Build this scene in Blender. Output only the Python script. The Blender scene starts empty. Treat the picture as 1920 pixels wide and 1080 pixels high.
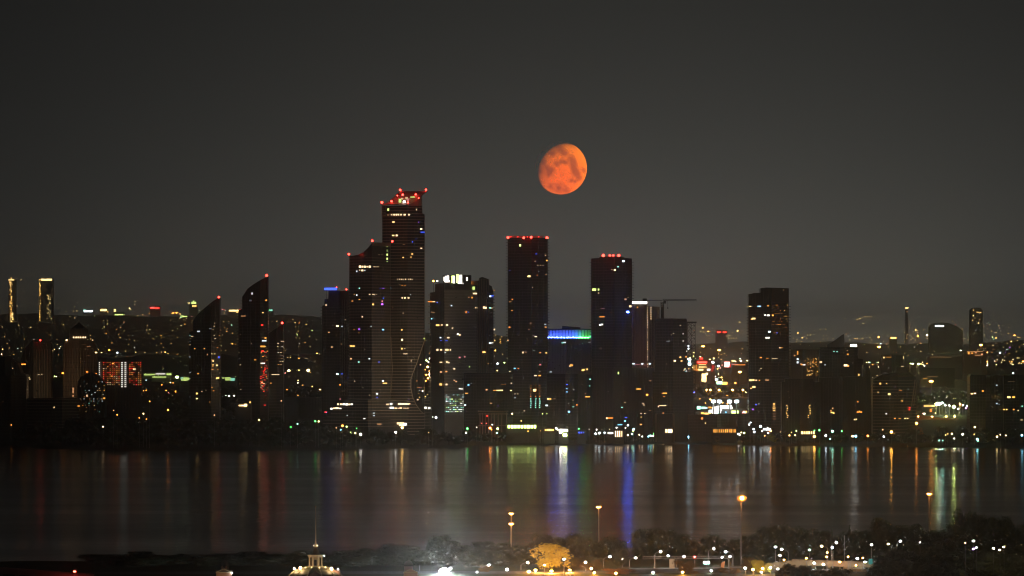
import bpy, bmesh, math, random
from mathutils import Vector, Matrix
scn = bpy.context.scene
C = scn.collection
PI = math.pi
# ------------------------------------------------------------------ camera
FPX = 10482.0                        # focal length in pixels of the 1920 px wide photograph (10.5 degree lens)
HZ = 677.0                           # row of the level horizon
CAMZ = 80.0                          # a high balcony above the near shore
PITCH = math.atan((HZ - 540.0) / FPX)
cam = bpy.data.cameras.new('camera')
cam.sensor_width = 36.0
cam.lens = 36.0 * FPX / 1920.0
cam.clip_start = 1.0
cam.clip_end = 400000.0
camo = bpy.data.objects.new('camera', cam)
camo.location = (0, 0, CAMZ)
camo.rotation_euler = (PI / 2 + PITCH, 0, 0)
C.objects.link(camo)
scn.camera = camo
# ------------------------------------------------------------------ night sky
world = bpy.data.worlds.new("World")
scn.world = world
world.use_nodes = True
nt = world.node_tree
nt.nodes.clear()
def wn(t, **k):
    n = nt.nodes.new(t)
    for a, b in k.items():
        setattr(n, a, b)
    return n
def wm(op, a, b=None):
    n = wn('ShaderNodeMath', operation=op)
    for i, v in enumerate((a, b)):
        if v is None: continue
        if isinstance(v, (int, float)): n.inputs[i].default_value = v
        else: nt.links.new(v, n.inputs[i])
    return n.outputs[0]
tc = wn('ShaderNodeTexCoord')
sx = wn('ShaderNodeSeparateXYZ')
nt.links.new(tc.outputs['Generated'], sx.inputs[0])
X, Y_, Z_ = sx.outputs
zz = wm('ABSOLUTE', Z_)
e1 = wm('EXPONENT', wm('MULTIPLY', zz, -1 / .10))          # wide glow of the whole city
e2 = wm('EXPONENT', wm('MULTIPLY', zz, -1 / .038))         # light dome over the suburbs beyond the bay
e3 = wm('EXPONENT', wm('MULTIPLY', zz, -1 / .011))          # the last layer of lit murk above the streets
ax = wm('DIVIDE', wm('SUBTRACT', X, .026), .100)
ga = wm('EXPONENT', wm('MULTIPLY', wm('MULTIPLY', ax, ax), -1.0))
ga = wm('MULTIPLY', ga, wm('GREATER_THAN', Y_, 0.0))
fx = wm('ADD', wm('MULTIPLY', X, .35), .65)
I1 = wm('MULTIPLY', wm('MULTIPLY', e1, fx), .021)
I2 = wm('MULTIPLY', wm('ADD', wm('MULTIPLY', e2, .095), wm('MULTIPLY', e3, .20)), ga)
cx = wn('ShaderNodeCombineXYZ')
def chan(k0, k1, k2):
    return wm('ADD', wm('ADD', wm('MULTIPLY', I1, k1), wm('MULTIPLY', I2, k2)), .0015 * k0)
for i, kk in enumerate(((1, 1, 1.0), (1.0, 1.0, 1.0), (1.0, .975, .89))):
    nt.links.new(chan(*kk), cx.inputs[i])
bg = wn('ShaderNodeBackground')
nt.links.new(cx.outputs[0], bg.inputs[0])
bg.inputs[1].default_value = 1.0
wo = wn('ShaderNodeOutputWorld')
nt.links.new(bg.outputs[0], wo.inputs[0])
# ------------------------------------------------------------------ the sun: far below the horizon, it reaches only the moon
sl = bpy.data.lights.new('sun', 'SUN')
sl.energy = 6.2
sl.angle = math.radians(.5)
sl.color = (1, .96, .9)
suno = bpy.data.objects.new('sun', sl)
sdir = Vector((.455, -.81, -.38)).normalized()               # direction towards the sun
suno.rotation_euler = sdir.to_track_quat('Z', 'Y').to_euler()
suno.location = (0, 0, 300)
C.objects.link(suno)
# ------------------------------------------------------------------ render settings
vs = scn.view_settings
scn.display_settings.display_device = 'sRGB'
vs.view_transform = 'Standard'; vs.look = 'None'; vs.exposure = 0; vs.gamma = 1; vs.use_curve_mapping = False
scn.render.engine = 'CYCLES'
cy = scn.cycles
cy.max_bounces = 3; cy.diffuse_bounces = 1; cy.glossy_bounces = 2; cy.transmission_bounces = 1; cy.volume_bounces = 0
cy.transparent_max_bounces = 4
cy.sample_clamp_indirect = 1.5
cy.sample_clamp_direct = 0
cy.use_denoising = True
cy.pixel_filter_type = 'BLACKMAN_HARRIS'; cy.filter_width = 1.0
cy.caustics_reflective = False; cy.caustics_refractive = False
try:
    cy.denoiser = 'OPENIMAGEDENOISE'; cy.denoising_prefilter = 'ACCURATE'
except Exception: pass

# ------------------------------------------------------------------ projection helpers (build at real distances)
cp, sp_ = math.cos(PITCH), math.sin(PITCH)
def ray(px, py):
    u = (px - 960) / FPX; v = (540 - py) / FPX
    return Vector((u, cp - v * sp_, sp_ + v * cp))
def at(px, py, Y):                   # the point at distance Y seen at px, py
    d = ray(px, py); k = Y / d.y
    return Vector((d.x * k, Y, CAMZ + d.z * k))
def zat(py, Y): return at(960, py, Y).z
def pyz(z, Y):                       # row of height z at distance Y
    return 540 + FPX * math.tan(PITCH - math.atan((z - CAMZ) / Y))
def xat(px, Y): return at(px, 700, Y).x
def pxy(x, Y): return 960 + x / Y * FPX * (1)            # near enough close to the horizon
def smooth(t): return t * t * (3 - 2 * t)
def interp(tab, x):
    if x <= tab[0][0]: return tab[0][1]
    for (a, b), (c, d) in zip(tab, tab[1:]):
        if x <= c: return b + (d - b) * (x - a) / (c - a)
    return tab[-1][1]
# ------------------------------------------------------------------ materials
MATS = {}
def mat(name, col, rough=.8, spec=.3, noise=0, scale=1.0, bump=0, metallic=0):
    if name in MATS: return MATS[name]
    m = bpy.data.materials.new(name); m.use_nodes = True
    t = m.node_tree; b = t.nodes['Principled BSDF']
    b.inputs['Base Color'].default_value = (*col, 1)
    b.inputs['Roughness'].default_value = rough
    b.inputs['Specular IOR Level'].default_value = spec
    b.inputs['Metallic'].default_value = metallic
    if noise or bump:
        n = t.nodes.new('ShaderNodeTexNoise'); n.inputs['Scale'].default_value = scale; n.inputs['Detail'].default_value = 4
        g = t.nodes.new('ShaderNodeNewGeometry'); t.links.new(g.outputs['Position'], n.inputs['Vector'])
        if noise:
            r = t.nodes.new('ShaderNodeMixRGB'); r.blend_type = 'MIX'
            r.inputs[1].default_value = tuple(c * (1 - noise) for c in col) + (1,)
            r.inputs[2].default_value = tuple(min(1, c * (1 + noise)) for c in col) + (1,)
            t.links.new(n.outputs['Fac'], r.inputs[0]); t.links.new(r.outputs[0], b.inputs['Base Color'])
        if bump:
            u = t.nodes.new('ShaderNodeBump'); u.inputs['Strength'].default_value = bump; u.inputs['Distance'].default_value = .3
            t.links.new(n.outputs['Fac'], u.inputs['Height']); t.links.new(u.outputs[0], b.inputs['Normal'])
    MATS[name] = m
    return m
PAL = dict(warm=(1, .68, .36), yellow=(1, .70, .26), gold=(1, .56, .14), orange=(1, .30, .04), amber=(1, .40, .06), white=(1, .93, .80),
           cool=(.80, .95, 1), cyan=(.25, .70, 1), teal=(.35, 1, .75), blue=(.05, .12, 1), purple=(.42, .10, 1), red=(1, .03, .02), pink=(1, .30, .30), green=(.10, 1, .15),
           lime=(.75, 1, .25), brown=(.8, .38, .16))
def emit(c, s, sampled=False):
    k = 'light_%s_%g_%d' % (c, s, sampled)
    if k in MATS: return MATS[k]
    m = bpy.data.materials.new(k); m.use_nodes = True
    t = m.node_tree; t.nodes.clear()
    e = t.nodes.new('ShaderNodeEmission'); o = t.nodes.new('ShaderNodeOutputMaterial')
    e.inputs[0].default_value = (*PAL[c], 1); e.inputs[1].default_value = s
    t.links.new(e.outputs[0], o.inputs[0])
    m.cycles.emission_sampling = 'FRONT' if sampled else 'NONE'
    MATS[k] = m
    return m
M_glass = mat('dark_tower_glass', (.022, .024, .028), .28, .5)
M_slab = mat('pale_balcony_concrete', (.50, .42, .35), .7, .3, .12, .3)
M_slabd = mat('grey_balcony_concrete', (.16, .155, .15), .7, .3, .12, .3)
M_conc = mat('tower_concrete', (.10, .095, .09), .85, .2, .15, .12)
M_brownc = mat('brown_penthouse_panel', (.26, .17, .12), .7, .3, .12, .15)
M_greyw = mat('grey_curtain_wall', (.30, .31, .30), .5, .5, .12, .15)
M_pale = mat('pale_precast', (.30, .24, .19), .8, .2, .12, .1)
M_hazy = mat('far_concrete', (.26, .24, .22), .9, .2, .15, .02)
M_metal = mat('dark_steel', (.05, .05, .05), .5, .4)
M_pole = mat('galvanised_pole', (.32, .31, .29), .5, .4)
M_rail = mat('mullion_metal', (.10, .10, .10), .5, .4)
# ------------------------------------------------------------------ mesh collector
class MB:
    def __init__(s): s.v = []; s.f = []
    def add(s, vs, fs):
        n = len(s.v); s.v += [tuple(v) for v in vs]; s.f += [tuple(i + n for i in f) for f in fs]
        return s
    def box(s, x0, x1, y0, y1, z0, z1, M=None):
        vs = [Vector((x, y, z)) for z in (z0, z1) for x, y in ((x0, y0), (x1, y0), (x1, y1), (x0, y1))]
        if M: vs = [M @ v for v in vs]
        return s.add(vs, [(3, 2, 1, 0), (4, 5, 6, 7), (0, 1, 5, 4), (1, 2, 6, 5), (2, 3, 7, 6), (3, 0, 4, 7)])
    def prism(s, poly, z0, z1):                 # poly counter-clockwise; z1 a number or one height per corner
        n = len(poly)
        zt = z1 if isinstance(z1, (list, tuple)) else [z1] * n
        vs = [(p[0], p[1], z0) for p in poly] + [(p[0], p[1], z) for p, z in zip(poly, zt)]
        return s.add(vs, [tuple(range(n))[::-1], tuple(range(n, 2 * n))] + [(i, (i + 1) % n, n + (i + 1) % n, n + i) for i in range(n)])
    def lathe(s, prof, n=12, c=(0, 0, 0), a0=0.0):
        vs = []; fs = []
        for r, z in prof:
            for k in range(n):
                a = a0 + 2 * PI * k / n; vs.append((c[0] + r * math.cos(a), c[1] + r * math.sin(a), c[2] + z))
        for i in range(len(prof) - 1):
            for k in range(n):
                k2 = (k + 1) % n
                fs.append((i * n + k, i * n + k2, (i + 1) * n + k2, (i + 1) * n + k))
        fs.append(tuple(range(n))[::-1]); fs.append(tuple(range((len(prof) - 1) * n, len(prof) * n)))
        return s.add(vs, fs)
    def tube(s, a, b, r0, r1=None, n=6):
        a = Vector(a); b = Vector(b); r1 = r0 if r1 is None else r1
        d = (b - a); q = d.to_track_quat('Z', 'Y').to_matrix()
        vs = []
        for p, r in ((a, r0), (b, r1)):
            for k in range(n):
                t = 2 * PI * k / n; vs.append(p + q @ Vector((r * math.cos(t), r * math.sin(t), 0)))
        return s.add(vs, [(k, (k + 1) % n, n + (k + 1) % n, n + k) for k in range(n)] + [tuple(range(n))[::-1], tuple(range(n, 2 * n))])
    def ball(s, c, r, n=8, m=5, sz=1):
        prof = [(max(.02 * r, r * math.sin(PI * i / m)), -r * sz * math.cos(PI * i / m)) for i in range(m + 1)]
        return s.lathe(prof, n, c)
    def mesh(s, name, m=None, smooth_=False):
        me = bpy.data.meshes.new(name); me.from_pydata(s.v, [], s.f); me.update()
        if smooth_:
            for p in me.polygons: p.use_smooth = True
        if m: me.materials.append(m)
        return me
    def build(s, name, m, parent=None, smooth_=False, kind=None):
        return put(name, s.mesh(name, m, smooth_), parent, kind=kind)
def put(name, me, parent=None, loc=None, rz=0, scale=None, kind=None):
    """link an object; loc is a world position, parents are unrotated empties or meshes"""
    o = bpy.data.objects.new(name, me); C.objects.link(o)
    off = Vector((0, 0, 0))
    p = parent
    while p is not None: off += p.location; p = p.parent
    if loc is None: loc = Vector((0, 0, 0))
    o.location = Vector(loc) - off
    if parent: o.parent = parent
    if rz: o.rotation_euler = (0, 0, rz)
    if scale: o.scale = scale
    if kind: o['kind'] = kind
    return o
def tag(o, label, cat, group=None):
    o['label'] = label; o['category'] = cat
    if group: o['group'] = group
    return o
def thing(name, label, cat, loc=(0, 0, 0), group=None):
    o = bpy.data.objects.new(name, None); o.location = loc; o.empty_display_size = 2; C.objects.link(o)
    return tag(o, label, cat, group)
def struct(o): o['kind'] = 'structure'; return o
UNIT = MB().box(-.5, .5, -.5, .5, -.5, .5)
_unit = {}
def unit(m):
    if m.name not in _unit: _unit[m.name] = UNIT.mesh('window', m)
    return _unit[m.name]
_ball = {}
def ballmesh(m):
    if m.name not in _ball: _ball[m.name] = MB().ball((0, 0, 0), 1.0, 8, 5).mesh('lamp', m, True)
    return _ball[m.name]
# zoomed sheets the positions were measured on: origin and scale
ZS = dict(z1=(0, 480, 2.841), z2=(320, 480, 2.843), z3=(590, 330, 4), z4=(590, 580, 4), z5=(780, 420, 3.857), z6=(780, 600, 4.154), z7=(1010, 450, 4.319),
          z8=(1010, 640, 4.91), a1=(1290, 500, 3.0), a2=(1600, 540, 3.375), b1=(850, 740, 5.053), b2=(1220, 740, 5.053), b3=(1560, 740, 5.333), b4=(1290, 640, 7.2), p=(0, 0, 1),
          n6=(680, 900, 4.683), n7=(1080, 880, 4.571), n8=(1480, 880, 4.364))
def zp(s, u, v):
    o = ZS[s]; return o[0] + u / o[2], o[1] + v / o[2]

# ================================================================== GROUND AND WATER
def terrain_h(x, y):
    base = interp(((4900, 2), (5600, 4), (6000, 12), (6600, 33), (8000, 44), (10000, 58), (14000, 76), (20000, 112), (28000, 178), (34000, 205), (42000, 190)), y)
    px = 960 + x / max(y, 1) * FPX
    if y > 12000:
        q = smooth(min(1, (y - 12000) / 14000))
        base += (interp(((-400, 120), (0, 128), (300, 138), (600, 118), (850, 40), (1100, 0), (1500, -14), (1920, -4)), px) + math.sin(px * .013 + 1) * 8 + math.sin(px * .037) * 4 + math.sin(px * .11) * 2) * q
    # the low dark ridge behind the western suburbs
    r = math.exp(-((y - 8600) / 500) ** 2) * interp(((60, 0), (190, 1), (560, 1), (700, 0)), px)
    base += r * (40 + 3 * math.sin(px * .05))
    return base
shore = [(-700, 832), (-60, 832), (30, 833), (70, 841), (200, 844.5), (420, 845), (600, 844), (720, 841), (860, 840.5), (890, 835.5), (1000, 834), (1300, 832.5), (1500, 836), (1700, 838), (1920, 840), (2600, 841)]
def ground_y(px):                    # distance of the far waterline in the direction px
    py = interp(shore, px) + .6 * math.sin(px * .09) + .4 * math.sin(px * .23)
    d = ray(px, py); return CAMZ / -d.z * d.y
def far_land():
    mb = MB(); cols = []
    pxs = [-9500, -5000, -2500] + list(range(-700, 2601, 12)) + [4500, 7000, 11000]
    dists = [0, 18, 60, 200, 400, 700, 1100, 1700, 2400, 3000, 3300, 3600, 3900, 4500, 5500, 6700, 8300, 10000, 11500, 14000, 17000, 20000, 23000, 26000, 30000, 36000]
    for px in pxs:
        y0 = ground_y(px); col = []
        for k, dd in enumerate(dists):
            y = y0 + dd; x = (px - 960) / FPX * y
            x = max(-14800, min(14800, x))
            col.append((x, y, -1.0 if k == 0 else (2.2 if k == 1 else terrain_h(x, y))))
        cols.append(col)
    n = len(dists)
    for c in cols: mb.v += c
    for i in range(len(cols) - 1):
        for j in range(n - 1): mb.f.append((i * n + j, (i + 1) * n + j, (i + 1) * n + j + 1, i * n + j + 1))
    o = mb.build('far_land', mat('park_ground', (.055, .055, .045), .95, .1, .4, .01), smooth_=True)
    return struct(o)
far_land()
# water
def water_mat():
    m = bpy.data.materials.new('lake_water'); m.use_nodes = True
    t = m.node_tree; b = t.nodes['Principled BSDF']
    b.inputs['Base Color'].default_value = (.012, .014, .018, 1)
    b.inputs['Roughness'].default_value = .19
    b.inputs['IOR'].default_value = 1.33
    b.inputs['Anisotropic'].default_value = .45            # the swell runs towards the camera: steeper slopes along the bay than across it
    tv = t.nodes.new('ShaderNodeCombineXYZ'); tv.inputs[1].default_value = 1.0; t.links.new(tv.outputs[0], b.inputs['Tangent'])
    g = t.nodes.new('ShaderNodeNewGeometry')
    def layer(sc, detail, vx, vy):
        mp = t.nodes.new('ShaderNodeMapping'); mp.inputs['Scale'].default_value = (vx, vy, 1)
        n = t.nodes.new('ShaderNodeTexNoise'); n.inputs['Scale'].default_value = sc; n.inputs['Detail'].default_value = detail
        t.links.new(g.outputs['Position'], mp.inputs[0]); t.links.new(mp.outputs[0], n.inputs['Vector'])
        return n.outputs['Fac']
    prev = None
    for sc, det, vx, vy, dist in ((1.0, 2, .26, .13, .045), (1.0, 2, .075, .04, .34)):
        u = t.nodes.new('ShaderNodeBump'); u.inputs['Strength'].default_value = 1.0; u.inputs['Distance'].default_value = dist
        t.links.new(layer(sc, det, vx, vy), u.inputs['Height'])
        if prev: t.links.new(prev, u.inputs['Normal'])
        prev = u.outputs[0]
    t.links.new(prev, b.inputs['Normal'])
    # calm slicks and ruffled lanes: the gloss changes from patch to patch
    mp = layer(1.0, 3, .0016, .008)
    r = t.nodes.new('ShaderNodeMapRange'); r.inputs[1].default_value = .35; r.inputs[2].default_value = .65; r.inputs[3].default_value = .120; r.inputs[4].default_value = .165
    t.links.new(mp, r.inputs[0]); t.links.new(r.outputs[0], b.inputs['Roughness'])
    return m
wmesh = MB().add([(-14900, -3300, 0), (14900, -3300, 0), (14900, 7000, 0), (-14900, 7000, 0)], [(0, 1, 2, 3)])
struct(wmesh.build('water', water_mat()))
# near land: a low plateau with a bank down to the lake
NZ = 6.0
def near_edge(px): return interp(((-2000, 2085), (0, 2095), (500, 2120), (900, 2150), (1400, 2160), (1920, 2180), (4000, 2180)), px) + 5 * math.sin(px * .03)
mb = MB(); cols = []
for px in [-70000, -20000, -5000] + list(range(-1000, 3001, 25)) + [8000, 20000, 70000]:
    ye = near_edge(px); col = []
    for y, z in ((-3200, NZ), (600, NZ), (1400, NZ), (ye - 30, NZ), (ye - 8, 3), (ye + 6, -1)):
        x = (px - 960) / FPX * max(y, 1500); x = max(-14500, min(14500, x))
        col.append((x, y, z))
    cols.append(col)
for c in cols: mb.v += c
for i in range(len(cols) - 1):
    for j in range(5): mb.f.append((i * 6 + j, (i + 1) * 6 + j, (i + 1) * 6 + j + 1, i * 6 + j + 1))
struct(mb.build('ground', mat('near_grass_ground', (.06, .065, .035), .95, .1, .4, .05)))
def near_hit(px, py):                # point of the near plateau seen at px, py
    d = ray(px, py); k = (NZ - CAMZ) / d.z
    return Vector((d.x * k, d.y * k, NZ))

# ================================================================== THE MOON
MD = 200000.0
mc = at(1051.8, 315.0, MD)
MR = 49.3 / FPX * MD
mm = bpy.data.materials.new('air_tinted_moon'); mm.use_nodes = True
t = mm.node_tree; b = t.nodes['Principled BSDF']; b.inputs['Roughness'].default_value = 1; b.inputs['Specular IOR Level'].default_value = 0
g = t.nodes.new('ShaderNodeTexCoord')
def mnoise(sc, det, off):
    mp = t.nodes.new('ShaderNodeMapping'); mp.inputs['Location'].default_value = off
    n = t.nodes.new('ShaderNodeTexNoise'); n.inputs['Scale'].default_value = sc; n.inputs['Detail'].default_value = det; n.inputs['Roughness'].default_value = .6
    t.links.new(g.outputs['Object'], mp.inputs[0]); t.links.new(mp.outputs[0], n.inputs['Vector']); return n.outputs['Fac']
def mmath(op, a, b_=None, c_=None):
    n = t.nodes.new('ShaderNodeMath'); n.operation = op
    for i, v in enumerate((a, b_, c_)):
        if v is None: continue
        if isinstance(v, (int, float)): n.inputs[i].default_value = v
        else: t.links.new(v, n.inputs[i])
    return n.outputs[0]
sxyz = t.nodes.new('ShaderNodeSeparateXYZ'); t.links.new(g.outputs['Object'], sxyz.inputs[0])
warp = mnoise(3.2, 5, (3, 1, 2))
# the dark seas, each at its own place on the disc (x right, z up, unit radius), edges broken by noise
seas_old = [(.40, .38, .17), (.50, .08, .20), (.58, -.12, .13), (-.42, -.12, .22), (-.22, .20, .17), (-.12, .10, .12), (.10, .20, .10), (.62, -.32, .14), (.37, -.42, .10), (.86, -.08, .10), (-.05, .72, .22), (.18, .58, .16), (-.62, .12, .16), (-.30, .45, .2), (-.30, -.62, .16), (.12, -.70, .2)]
seas = [(.41, .31, .19), (.47, .10, .15), (.50, -.10, .19), (.60, -.22, .12), (.88, -.1, .09), (.70, -.40, .13), (.38, -.51, .09), (.55, -.55, .08), (-.47, -.24, .16), (-.36, -.10, .10), (-.52, -.02, .14), (-.18, .13, .13), (.00, .20, .10), (.15, .16, .09), (-.10, .70, .20), (.10, .56, .14), (-.35, .50, .14), (-.82, -.13, .14), (-.66, .2, .12), (-.10, -.80, .16), (.2, -.84, .14), (-.4, -.72, .12)]
tot = None
for (sx_, sz_, r_) in seas:
    dx = mmath('SUBTRACT', sxyz.outputs[0], sx_); dz = mmath('SUBTRACT', sxyz.outputs[2], sz_)
    d2 = mmath('ADD', mmath('MULTIPLY', dx, dx), mmath('MULTIPLY', dz, dz))
    v = mmath('EXPONENT', mmath('MULTIPLY', d2, -1 / (r_ * r_)))
    tot = v if tot is None else mmath('ADD', tot, v)
f = mmath('ADD', mmath('MULTIPLY', tot, .85), mmath('ADD', mmath('MULTIPLY', mmath('SUBTRACT', warp, .5), 1.3), mmath('MULTIPLY', mmath('SUBTRACT', mnoise(11, 5, (5, 2, 9)), .5), 1.0)))
rp = t.nodes.new('ShaderNodeMapRange'); rp.inputs[1].default_value = .10; rp.inputs[2].default_value = .90
t.links.new(f, rp.inputs[0])
fine = mnoise(9, 4, (0, 0, 0))
mx = t.nodes.new('ShaderNodeMixRGB'); mx.inputs[1].default_value = (1.0, .155, .002, 1); mx.inputs[2].default_value = (.50, .062, .003, 1)
t.links.new(rp.outputs[0], mx.inputs[0])
mx2 = t.nodes.new('ShaderNodeMixRGB'); mx2.blend_type = 'MULTIPLY'; mx2.inputs[0].default_value = .35
t.links.new(mx.outputs[0], mx2.inputs[1])
cr = t.nodes.new('ShaderNodeMapRange'); cr.inputs[3].default_value = .55; cr.inputs[4].default_value = 1.3
t.links.new(fine, cr.inputs[0]); t.links.new(cr.outputs[0], mx2.inputs[2])
gr = t.nodes.new('ShaderNodeMixRGB'); gr.blend_type = 'MULTIPLY'; gr.inputs[0].default_value = 1
gc = t.nodes.new('ShaderNodeMixRGB'); gc.inputs[1].default_value = (.88, .74, 1.3, 1); gc.inputs[2].default_value = (1, 1.32, .5, 1)  # reddening by the air put into the moon's colour, stronger low down
gf = t.nodes.new('ShaderNodeMapRange'); gf.inputs[1].default_value = -.8; gf.inputs[2].default_value = 1.1
t.links.new(mmath('ADD', sxyz.outputs[2], mmath('MULTIPLY', sxyz.outputs[0], .55)), gf.inputs[0]); t.links.new(gf.outputs[0], gc.inputs[0])
t.links.new(mx2.outputs[0], gr.inputs[1]); t.links.new(gc.outputs[0], gr.inputs[2])
t.links.new(gr.outputs[0], b.inputs['Base Color']); b.inputs['Diffuse Roughness'].default_value = 1.0
ad = t.nodes.new('ShaderNodeAddShader'); tr = t.nodes.new('ShaderNodeBsdfTransparent')      # the lit air in front of the moon shows over its dark side
t.links.new(b.outputs[0], ad.inputs[0]); t.links.new(tr.outputs[0], ad.inputs[1]); bf = t.nodes.new('ShaderNodeNewGeometry'); mxs = t.nodes.new('ShaderNodeMixShader')
t.links.new(bf.outputs['Backfacing'], mxs.inputs[0]); t.links.new(ad.outputs[0], mxs.inputs[1]); t.links.new(tr.outputs[0], mxs.inputs[2])
t.links.new(mxs.outputs[0], t.nodes['Material Output'].inputs['Surface'])
moon = MB().ball((0, 0, 0), 1.0, 64, 40).build('moon', mm, smooth_=True); moon_cut = None
moon.location = mc; moon.scale = (MR * .99, MR, MR * 1.005)
tag(moon, 'orange gibbous moon with darker seas hanging above the towers', 'moon')
try:                                  # sunlight from under the horizon reaches nothing but the moon; spare the night scene its sampling
    lc = bpy.data.collections.new('sunlit'); lc.objects.link(moon)
    suno.light_linking.receiver_collection = lc
except Exception as e: print('linking', e)

# ================================================================== TOWERS
def isect(px, P, D):                  # where the plan ray of column px meets the plan line P + tD
    r = Vector(((px - 960) / FPX, 1.0))
    det = r.x * -D.y + D.x * r.y
    k = (P.x * -D.y + D.x * P.y) / det
    return Vector((r.x * k, r.y * k))
class Tower:
    def __init__(s, name, label, cat, x0, xc, x1, top, Y, body=M_glass, slab=None, floor=3.0, thick=.7, over=.5, balc=0.0, ang=38, depth=26, clip=None, slab_top=None, mull=True, group=None, base=None, slab_bottom=None):
        s.x0, s.xc, s.x1, s.Y = x0, xc, x1, Y
        s.Cp = Vector(((xc - 960) / FPX * Y, Y))
        a = math.radians(ang)
        s.DL = Vector((-math.cos(a), math.sin(a))); s.DR = Vector((math.sin(a), math.cos(a)))
        s.L = isect(x0, s.Cp, s.DL) if xc > x0 else s.Cp.copy()
        s.R = isect(x1, s.Cp, s.DR) if x1 > xc else s.Cp.copy()
        flat = isinstance(top, (int, float))
        s.top = [(x0, top), (x1, top)] if flat else top
        gz = (terrain_h(s.Cp.x, Y) if base is None else base) - .5
        s.root = thing(name, label, cat, (s.Cp.x, Y, gz + .5), group)
        ztop = max(zat(p[1], Y) for p in s.top); s.ztop = ztop; s.gz = gz
        rect = flat
        bk = s.L + s.R - s.Cp
        if (s.L - s.Cp).length < 6 or (s.R - s.Cp).length < 6: rect = False
        mb = MB()
        if rect: mb.prism([s.L, s.Cp, s.R, bk], gz, ztop)
        else:
            xs = sorted(set([p[0] for p in s.top if x0 <= p[0] <= x1] + [x0, xc, x1]))
            fr = [s.plan(x) for x in xs]; zt = [zat(interp(s.top, x), Y) for x in xs]
            for i in range(len(xs)):      # steps in the outline need two corners
                pass
            bks = [(p.x, p.y + depth) for p in fr]
            poly = [tuple(p) for p in fr] + bks[::-1]
            n = len(fr)
            # strips, so that a sloping roof stays made of flat quads
            vs = []
            for (p, q, z) in zip(fr, bks, zt): vs += [(p.x, p.y, gz), (p.x, p.y, z), (q[0], q[1], z), (q[0], q[1], gz)]
            fs = [(0, 1, 2, 3), (4 * n - 1, 4 * n - 2, 4 * n - 3, 4 * n - 4)]
            for i in range(n - 1):
                a_, b_ = 4 * i, 4 * i + 4
                fs += [(a_, b_, b_ + 1, a_ + 1), (a_ + 1, b_ + 1, b_ + 2, a_ + 2), (a_ + 2, b_ + 2, b_ + 3, a_ + 3), (a_ + 3, b_ + 3, b_, a_)]
            mb.add(vs, fs)
        s.wall = mb.build('wall', body, s.root)
        s.wall.location = -s.root.location
        s.over = over
        if slab:
            z = (gz + 4) if slab_bottom is None else zat(slab_bottom, Y)
            shared = None; zmax = zat(slab_top, Y) if slab_top else ztop - 1
            fi = 0
            while z < zmax:
                py = pyz(z, Y)
                ok = [x for x in [x0 + i * (x1 - x0) / 60 for i in range(61)] if interp(s.top, x) < py - .8]
                if ok:
                    pa, pb = ok[0], ok[-1]
                    if clip: pb = min(pb, interp(clip, py)) if clip[0][0] < py < clip[-1][0] else pb
                    full = rect and pb >= x1 - .1
                    ov = over
                    key = (round(pa), round(pb))
                    if shared is None or shared[0] != key:
                        pl, pr = s.plan(pa), s.plan(pb)
                        if full: poly = [pl, s.Cp, pr, bk]
                        elif pa < xc < pb: poly = [pl, s.Cp, pr, pr + Vector((0, depth)), pl + Vector((0, depth))]
                        else: poly = [pl, pr, pr + Vector((0, depth)), pl + Vector((0, depth))]
                        cc = sum(poly, Vector((0, 0))) / len(poly)
                        poly = [p + (p - cc).normalized() * ov * 1.3 for p in poly]
                        m2 = MB().prism(poly, -thick / 2, thick / 2)
                        if balc:
                            zo = thick / 2 + .03
                            m2.box(pl.x - balc, pl.x + 1.5, pl.y - 1.0, pl.y + 7, -zo, zo); m2.box(pr.x - 1.5, pr.x + balc, pr.y - 1.0, pr.y + 7, -zo, zo)
                        me = m2.mesh('floor_slab', slab); shared = (key, me)
                    put('balcony_slab' if balc else 'floor_slab', shared[1], s.root, (0, 0, z))
                z += floor; fi += 1
        if mull:
            m3 = MB()
            for x in [x0 + (x1 - x0) * (i + .5) / max(3, int((x1 - x0) / 5)) for i in range(max(3, int((x1 - x0) / 5)))]:
                p = s.plan(x); zt_ = zat(interp(s.top, x), Y) - 1.5
                if clip: pass
                m3.box(p.x - .12, p.x + .12, p.y - .35, p.y + .3, gz, zt_)
            o = m3.build('mullion', M_rail, s.root, kind='stuff'); o.location = -s.root.location
    def plan(s, px):
        if px <= s.xc: return isect(px, s.Cp, s.DL)
        return isect(px, s.Cp, s.DR)
    def face_rot(s, px): 
        D = s.DL if px <= s.xc else s.DR
        return math.atan2(D.y, D.x)
    def win(s, px, py, w, h, c, L=3.0, name='lit_window', out=.12, sampled=False):
        px = min(max(px, s.x0 + .6), s.x1 - .6)
        p = s.plan(px); D = s.DL if px <= s.xc else s.DR
        n = Vector((D.y, -D.x)) if px > s.xc else Vector((-D.y, D.x))
        if n.y > 0: n = -n
        q = p + n * (s.over * 1.0 + out)
        z = zat(py, q.y)
        ww = .74 * w * q.y / FPX / max(.3, abs(D.x)); hh = .74 * h * q.y / FPX
        if not sampled: L = round((L ** 1.7 if L < 1 else L ** .8) * .75, 3)
        return put(name, unit(emit(c, L, sampled)), s.root, (q.x, q.y, z), s.face_rot(px), (ww, .3, hh))
    def wins(s, sheet, rows, L=3.0):
        for r in rows:
            u, v, w, h, c = r[:5]
            px, py = zp(sheet, u, v)
            s.win(px, py, w, h, c, (r[5] if len(r) > 5 else L))
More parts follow.
